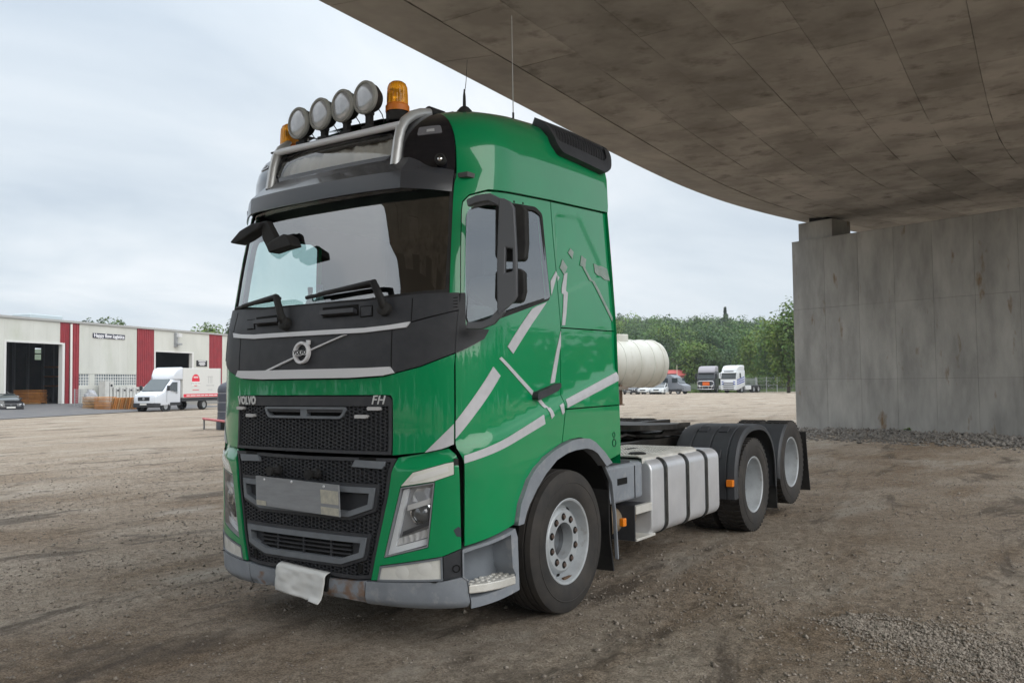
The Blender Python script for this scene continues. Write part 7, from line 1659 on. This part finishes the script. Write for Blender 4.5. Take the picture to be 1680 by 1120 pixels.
# small red-roofed hut with a pole
p_ = px_at(1104, 150); t = empty('red_roofed_hut', p_, math.atan2(CR2.y, CR2.x), 'small hut with a red roof behind the camper van', 'building')
MB().box((-1.9, 0, 0), (1.9, 3, 2.6)).build('wall', mat('hut_wall', (0.45, 0.42, 0.38), 0.8), t); MB().prism([(-2.2, -0.3, 2.6), (-2.2, 3.3, 2.6), (-2.2, 2.3, 3.6), (-2.2, 0.7, 3.6)], (4.4, 0, 0)).build('roof', mat('hut_red', (0.48, 0.10, 0.09), 0.6), t); MB().box((-1.85, -0.02, 2.35), (1.85, 0.0, 2.55)).build('fascia', mat('hut_red2', (0.42, 0.03, 0.04), 0.6), t); MB().box((0.3, -0.03, 0.2), (1.1, 0.0, 2.1)).build('door', M_trim2, t)
p_ = px_at(1110, 148); t = empty('pale_pole', p_, 0, 'thin pale pole standing in front of the red roof', 'pole'); MB().lathe([(0.07, 0), (0.05, 4.4), (0.0, 4.42)], (0, 0, 0), (0, 0, 1), 8).build('shaft', mat('pole_paint', (0.55, 0.52, 0.42), 0.6), t); MB().lathe([(0.12, 0), (0.12, 0.1), (0.07, 0.12)], (0, 0, 0), (0, 0, 1), 8).build('foot', mat('pole_paint', (0.55, 0.52, 0.42), 0.6), t)
# fence along the far edge
def fence():
    a = px_at(1205, 123); b = px_at(1345, 118); d_ = (b-a); n = 8; t = empty('wire_fence', a, 0, 'grey wire mesh fence with steel posts in front of the trees', 'fence'); m = mat('fence_steel', (0.33, 0.35, 0.34), 0.6, metal=0.3)
    for i in range(n+1):
        p_ = d_*i/n; MB().tube([p_, p_+Vector((0, 0, 2.1))], 0.05 if i not in (2,) else 0.12, 8).build('post', m, t)
    mb = MB(); dd = d_.normalized()
    for k in range(60): p_ = d_*k/59; mb.tube([p_+Vector((0, 0, 0.05)), p_+Vector((0, 0, 2.0))], 0.008, 4, cap=False)
    for z in (0.1, 0.5, 1.0, 1.5, 2.0): mb.tube([Vector((0, 0, z)), d_+Vector((0, 0, z))], 0.012, 4, cap=False)
    mb.build('wire_mesh', m, t)
    a2 = px_at(1214, 121); b2 = px_at(1241, 121); t = empty('picket_gate', a2, 0, 'pale upright bar gate between the white tractor and the fence', 'gate'); d2 = b2-a2
    for k in range(15): p_ = d2*k/14; MB().box(p_-Vector((0.035, 0.02, 0)), p_+Vector((0.035, 0.02, 1.9))).build('bar', m, t)
    for z in (0.3, 1.75): MB().tube([Vector((0, 0, z)), d2+Vector((0, 0, z))], 0.03, 6).build('rail', m, t)
fence()
# ================================================================== vegetation
def leaf_material(name, rough=0.65):
    m = bpy.data.materials.new(name); m.use_nodes = True; nt = m.node_tree; nt.nodes.clear(); lk = nt.links.new
    at = nt.nodes.new('ShaderNodeAttribute'); at.attribute_name = 'leaf_colour'
    b = nt.nodes.new('ShaderNodeBsdfPrincipled'); b.inputs['Roughness'].default_value = rough; b.inputs['Specular IOR Level'].default_value = 0.3
    tl = nt.nodes.new('ShaderNodeBsdfTranslucent'); mx = nt.nodes.new('ShaderNodeMixShader'); mx.inputs[0].default_value = 0.25; out = nt.nodes.new('ShaderNodeOutputMaterial')
    lk(at.outputs['Color'], b.inputs['Base Color']); lk(at.outputs['Color'], tl.inputs['Color']); lk(b.outputs[0], mx.inputs[1]); lk(tl.outputs[0], mx.inputs[2]); lk(mx.outputs[0], out.inputs[0]); return m
M_leaf = leaf_material('foliage')
M_bark = mat('bark', (0.10, 0.08, 0.06), 0.9, c2=(0.06, 0.05, 0.04), nscale=8)
class Leaves:
    def __init__(s): s.P = []; s.C = []
    def blob(s, c, rx, ry, rz, n, size, col, rng, jit=0.25, shell=0.55, lumps=9):
        """leaf-sized faces spread through an uneven crown made of several clumps"""
        k = lumps; u = rng.normal(size=(k, 3)); u /= np.linalg.norm(u, axis=1)[:, None]; cc = u*rng.uniform(0.25, 0.72, (k, 1)); cr_ = rng.uniform(0.34, 0.58, k)
        tint = rng.uniform(0.72, 1.22, k)
        w = rng.integers(0, k, n); d = rng.normal(size=(n, 3)); d /= np.linalg.norm(d, axis=1)[:, None]
        r = cr_[w]*(shell+(1-shell)*rng.random(n)**0.6); p = cc[w]+d*r[:, None]
        pos = np.array(c)+p*np.array([rx, ry, rz])
        # leaf faces turned roughly outwards and up
        nr = d*1.0+rng.normal(size=(n, 3))*0.38+np.array([0, 0, 0.35]); nr /= np.linalg.norm(nr, axis=1)[:, None]
        a = np.cross(nr, rng.normal(size=(n, 3))); a /= np.linalg.norm(a, axis=1)[:, None]; b = np.cross(nr, a)
        sz = size*rng.uniform(0.6, 1.35, n)[:, None]
        q = np.stack([pos-a*sz, pos-b*sz*0.55, pos+a*sz, pos+b*sz*0.55], 1); s.P.append(q)
        base = np.array(col)[None]*tint[w][:, None]*rng.uniform(1-jit, 1+jit, (n, 1)); base = base*np.stack([rng.uniform(0.85, 1.2, n), np.ones(n), rng.uniform(0.8, 1.15, n)], 1); s.C.append(base)
    def build(s, name, parent=None, loc=None):
        P = np.concatenate(s.P).reshape(-1, 3); C = np.concatenate(s.C); n = len(C); me = bpy.data.meshes.new(name)
        if loc is not None: P = P-np.array(loc)
        me.vertices.add(len(P)); me.vertices.foreach_set('co', P.ravel()); me.loops.add(4*n); me.loops.foreach_set('vertex_index', np.arange(4*n)); me.polygons.add(n); me.polygons.foreach_set('loop_start', np.arange(n)*4); me.polygons.foreach_set('loop_total', np.full(n, 4)); me.update(calc_edges=True)
        at = me.attributes.new('leaf_colour', 'FLOAT_COLOR', 'FACE'); at.data.foreach_set('color', np.concatenate([C, np.ones((n, 1))], 1).ravel())
        me.materials.append(M_leaf); o = bpy.data.objects.new(name, me); link(o, parent); return o
GREENS = [(0.058, 0.11, 0.027), (0.08, 0.142, 0.032), (0.045, 0.088, 0.030), (0.11, 0.178, 0.036), (0.036, 0.070, 0.026)]
def tree(px, dep, h, r, g, label, seed, n=2600, group='trees beyond the yard', z0=0.0, size=0.24, name='leafy_tree', conifer=False):
    p_ = px_at(px, dep, z0); rng = np.random.default_rng(seed); t = empty(name, p_, 0, label, 'tree', group)
    tr = MB(); th = h*0.45; tr.tube([(0, 0, -0.2), (0.1, 0.05, th*0.5), (0.0, 0.1, th), (0.1, 0.1, h*0.72)], [h*0.022, h*0.018, h*0.013, h*0.006], 8)
    for k in range(5):
        a = 2*PI*k/5+rng.random(); z = th*(0.7+0.12*k); tr.tube([(0, 0.05, z), (math.cos(a)*r*0.4, math.sin(a)*r*0.4, z+h*0.12), (math.cos(a)*r*0.7, math.sin(a)*r*0.7, z+h*0.2)], [h*0.009, h*0.006, h*0.003], 6)
    tr.build('trunk', M_bark, t, smooth=True); lv = Leaves()
    if conifer:
        for k in range(14):
            f = k/13; lv.blob((0, 0, h*(0.12+0.86*f)), r*(1-f)*1.15+0.15, r*(1-f)*1.15+0.15, h*0.07, int(n/14), size, GREENS[g], rng, lumps=7)
    else:
        lv.blob((0, 0, h*0.58), r, r, h*0.44, n, size, GREENS[g], rng, lumps=16); lv.blob((0, 0, h*0.33), r*0.85, r*0.85, h*0.30, n//3, size, GREENS[g], rng, lumps=9)
    lv.build('crown', t); return t
NT = [(1098, 168, 8.6, 3.6, 2, 'dark leafy tree standing behind the red roofed hut'), (1122, 152, 8.3, 3.4, 1, 'rounded green tree behind the camper van'), (1146, 150, 8.9, 3.4, 3, 'fresh green tree behind the dark grey tractor'),
      (1172, 148, 7.9, 3.1, 0, 'mid green tree behind the gap between the two tractors'), (1200, 156, 8.4, 3.6, 2, 'dark green tree behind the white tractor cab'), (1226, 142, 9.3, 3.3, 1, 'green tree behind the pale bar gate'),
      (1247, 134, 10.0, 3.2, 3, 'tall fresh green tree behind the wire fence'), (1268, 126, 9.4, 3.0, 0, 'leafy tree behind the fence, second from the pier'), (1292, 112, 11.4, 3.2, 3, 'tallest bright green tree beside the bridge pier')]
for i, a in enumerate(NT): tree(*a[:5], a[5], 20+i)
tree(1318, 110, 12.5, 3.4, 1, 'leafy tree mostly hidden behind the bridge pier', 40)
tree(1191, 262, 16, 4.6, 4, 'single dark conifer rising above the wooded hillside', 41, name='conifer_tree', conifer=True, z0=7.0, size=0.5, n=2600)
for i, (px, dep, h, r, g, l, cf) in enumerate(((149, 112, 11.3, 1.9, 2, 'slender tree top behind the warehouse roof, left of the pair', False), (177, 115, 10.9, 2.8, 1, 'rounded tree top behind the warehouse roof, right of the pair', False), (335, 116, 11.2, 2.6, 3, 'bright green tree top above the warehouse roof near the cab', False), (376, 118, 10.9, 2.2, 2, 'tree top just left of the truck cab above the warehouse roof', False))):
    tree(px, dep, h, r, g, l, 60+i, n=4200, conifer=cf, group='trees behind the warehouse', size=0.22)
SH = [(1222, 'low shrub at the foot of the bar gate'), (1244, 'low pale green shrub behind the fence beside the gate'), (1262, 'low shrub with white blossom behind the fence'), (1281, 'broad low shrub behind the fence, second from the pier'), (1300, 'low shrub at the fence nearest the bridge pier')]
for i, (px, l) in enumerate(SH):
    p_ = px_at(px, 125.5); rng = np.random.default_rng(80+i); t = empty('shrub', p_, 0, l, 'shrub', 'shrubs along the fence'); lv = Leaves(); lv.blob((0, 0, 1.0), 1.9, 1.4, 1.5, 1500, 0.13, (0.11, 0.19, 0.055), rng, lumps=9)
    if i == 2: lv.blob((0, -0.2, 1.2), 1.4, 1.2, 1.2, 90, 0.10, (0.65, 0.65, 0.6), rng, shell=0.95)
    lv.build('foliage', t); MB().tube([(0, 0, -0.1), (0.05, 0, 0.8)], 0.05, 6).build('stem', M_bark, t)
# hillside with its wood
def hill_z(lat, dep): return np.interp(dep, [140, 180, 240, 320, 420, 520, 800], [0, 2.0, 6.5, 13.5, 20.0, 21.0, 13.0])+2.0*np.sin(lat*0.03+1)*np.clip((dep-180)/200, 0, 1)
lat, dep = np.meshgrid(np.linspace(-420, 420, 43), np.linspace(138, 800, 34)); Zh = hill_z(lat, dep)-0.4
P = np.array(CAM[:2])[None, None]+lat[..., None]*np.array([CR2.x, CR2.y])+dep[..., None]*np.array([CF2.x, CF2.y]); n0, n1_ = lat.shape
vs = [(P[i, j, 0], P[i, j, 1], Zh[i, j]) for i in range(n0) for j in range(n1_)]; fs = [(i*n1_+j, i*n1_+j+1, (i+1)*n1_+j+1, (i+1)*n1_+j) for i in range(n0-1) for j in range(n1_-1)]
o = mesh('hillside', vs, fs, mat('hill_ground', (0.05, 0.075, 0.025), 0.9, c2=(0.035, 0.055, 0.02), nscale=0.05), smooth=True); tag(o, kind='structure')
rng = np.random.default_rng(5); lv = Leaves()
cnt = 0
for k in range(1500):
    d_ = 165+rng.random()**0.9*270; la = (rng.uniform(985, 1345)-840)/FPX*d_
    px = la/d_*FPX+840
    h = rng.uniform(6, 12.5); r = rng.uniform(2.8, 4.6); z = float(hill_z(la, d_)); p_ = world(la, d_, z+h*0.62); g = GREENS[int(rng.integers(0, 5))]; f = rng.uniform(0.75, 1.6)
    if cnt >= 900: break
    cnt += 1
    lv.blob((p_.x, p_.y, p_.z), r, r, h*0.42, 430, 0.32 if d_ < 300 else 0.40, tuple(np.array(g)*f), rng, lumps=7, shell=0.8)
    lv.blob((p_.x, p_.y, p_.z-h*0.25), r*0.95, r*0.95, h*0.3, 70, 0.8, tuple(np.array(g)*f), rng, lumps=5)
o = lv.build('hillside_wood'); tag(o, 'dense mixed green wood covering the far hillside', 'wood', kind='stuff')
# woods round the rest of the yard, low on the horizon (seen in reflections)
lv = Leaves(); rng = np.random.default_rng(9)
for k in range(150):
    t = k/150; a = 2*PI*t; q = np.array([math.cos(a), math.sin(a)]); rr_ = 70+14*rng.random()
    c_ = np.array([CAM[0]-8, CAM[1]+8])+q*rr_; d2 = c_-CAM[:2]; dp = d2@np.array([CF2.x, CF2.y]); lt = d2@np.array([CR2.x, CR2.y])
    if dp > 0 and abs(lt)/dp < 0.75: continue
    h = rng.uniform(8, 13); lv.blob((c_[0], c_[1], h*0.5), 4.0, 4.0, h*0.52, 260, 0.75, GREENS[int(rng.integers(0, 5))], rng, lumps=9, shell=0.8)
o = lv.build('yard_woodland'); tag(o, 'belt of trees closing the yard behind the camera', 'wood', kind='stuff')
# grass verge under the fence
rng = np.random.default_rng(12); n = 9000; a_ = rng.uniform(1120, 1345, n); d_ = rng.uniform(121.5, 129, n); la = (a_-840)/FPX*d_
bx_ = CAM[0]+CR2.x*la+CF2.x*d_; by_ = CAM[1]+CR2.y*la+CF2.y*d_; hh = rng.uniform(0.12, 0.5, n); an_ = rng.uniform(0, PI, n); w_ = 0.05
dx, dy = np.cos(an_)*w_, np.sin(an_)*w_; lx, ly = rng.normal(0, 0.1, n), rng.normal(0, 0.1, n); z0 = np.zeros(n)
P = np.stack([np.stack([bx_-dx, by_-dy, z0], -1), np.stack([bx_+dx, by_+dy, z0], -1), np.stack([bx_+lx+dx*.2, by_+ly+dy*.2, hh], -1), np.stack([bx_+lx-dx*.2, by_+ly-dy*.2, hh], -1)], 1)
lv = Leaves(); lv.P = [P]; lv.C = [np.array([(0.13, 0.20, 0.05)])*rng.uniform(0.6, 1.25, (n, 1))]; o = lv.build('grass_verge'); tag(o, 'rough green grass along the foot of the far fence', 'grass', kind='stuff')
# little weeds at the foot of the pier
lv = Leaves(); rng = np.random.default_rng(14); c_ = dist(1492, 722, 26.0); lv.blob((c_[0], c_[1], 0.22), 0.28, 0.22, 0.16, 260, 0.035, (0.10, 0.17, 0.04), rng, lumps=6); wd = lv.build('weed_tuft'); tag(wd, 'small green weed tuft in the gravel at the pier foot', 'weed')

# ------------------------------------------------------------------ the air between here and the hill
hz_m = bpy.data.materials.new('haze_air'); hz_m.use_nodes = True; nt = hz_m.node_tree; nt.nodes.clear()
pv = nt.nodes.new('ShaderNodeVolumePrincipled'); pv.inputs['Color'].default_value = (0.86, 0.92, 1.0, 1); pv.inputs['Density'].default_value = 0.00032; pv.inputs['Anisotropy'].default_value = 0.0
ot = nt.nodes.new('ShaderNodeOutputMaterial'); nt.links.new(pv.outputs[0], ot.inputs['Volume'])
hb = MB().box((-7000, -7000, -1.5), (7000, 7000, 48)).build('haze', hz_m); tag(hb, 'thin pale haze in the air over the yard', 'haze', kind='stuff')
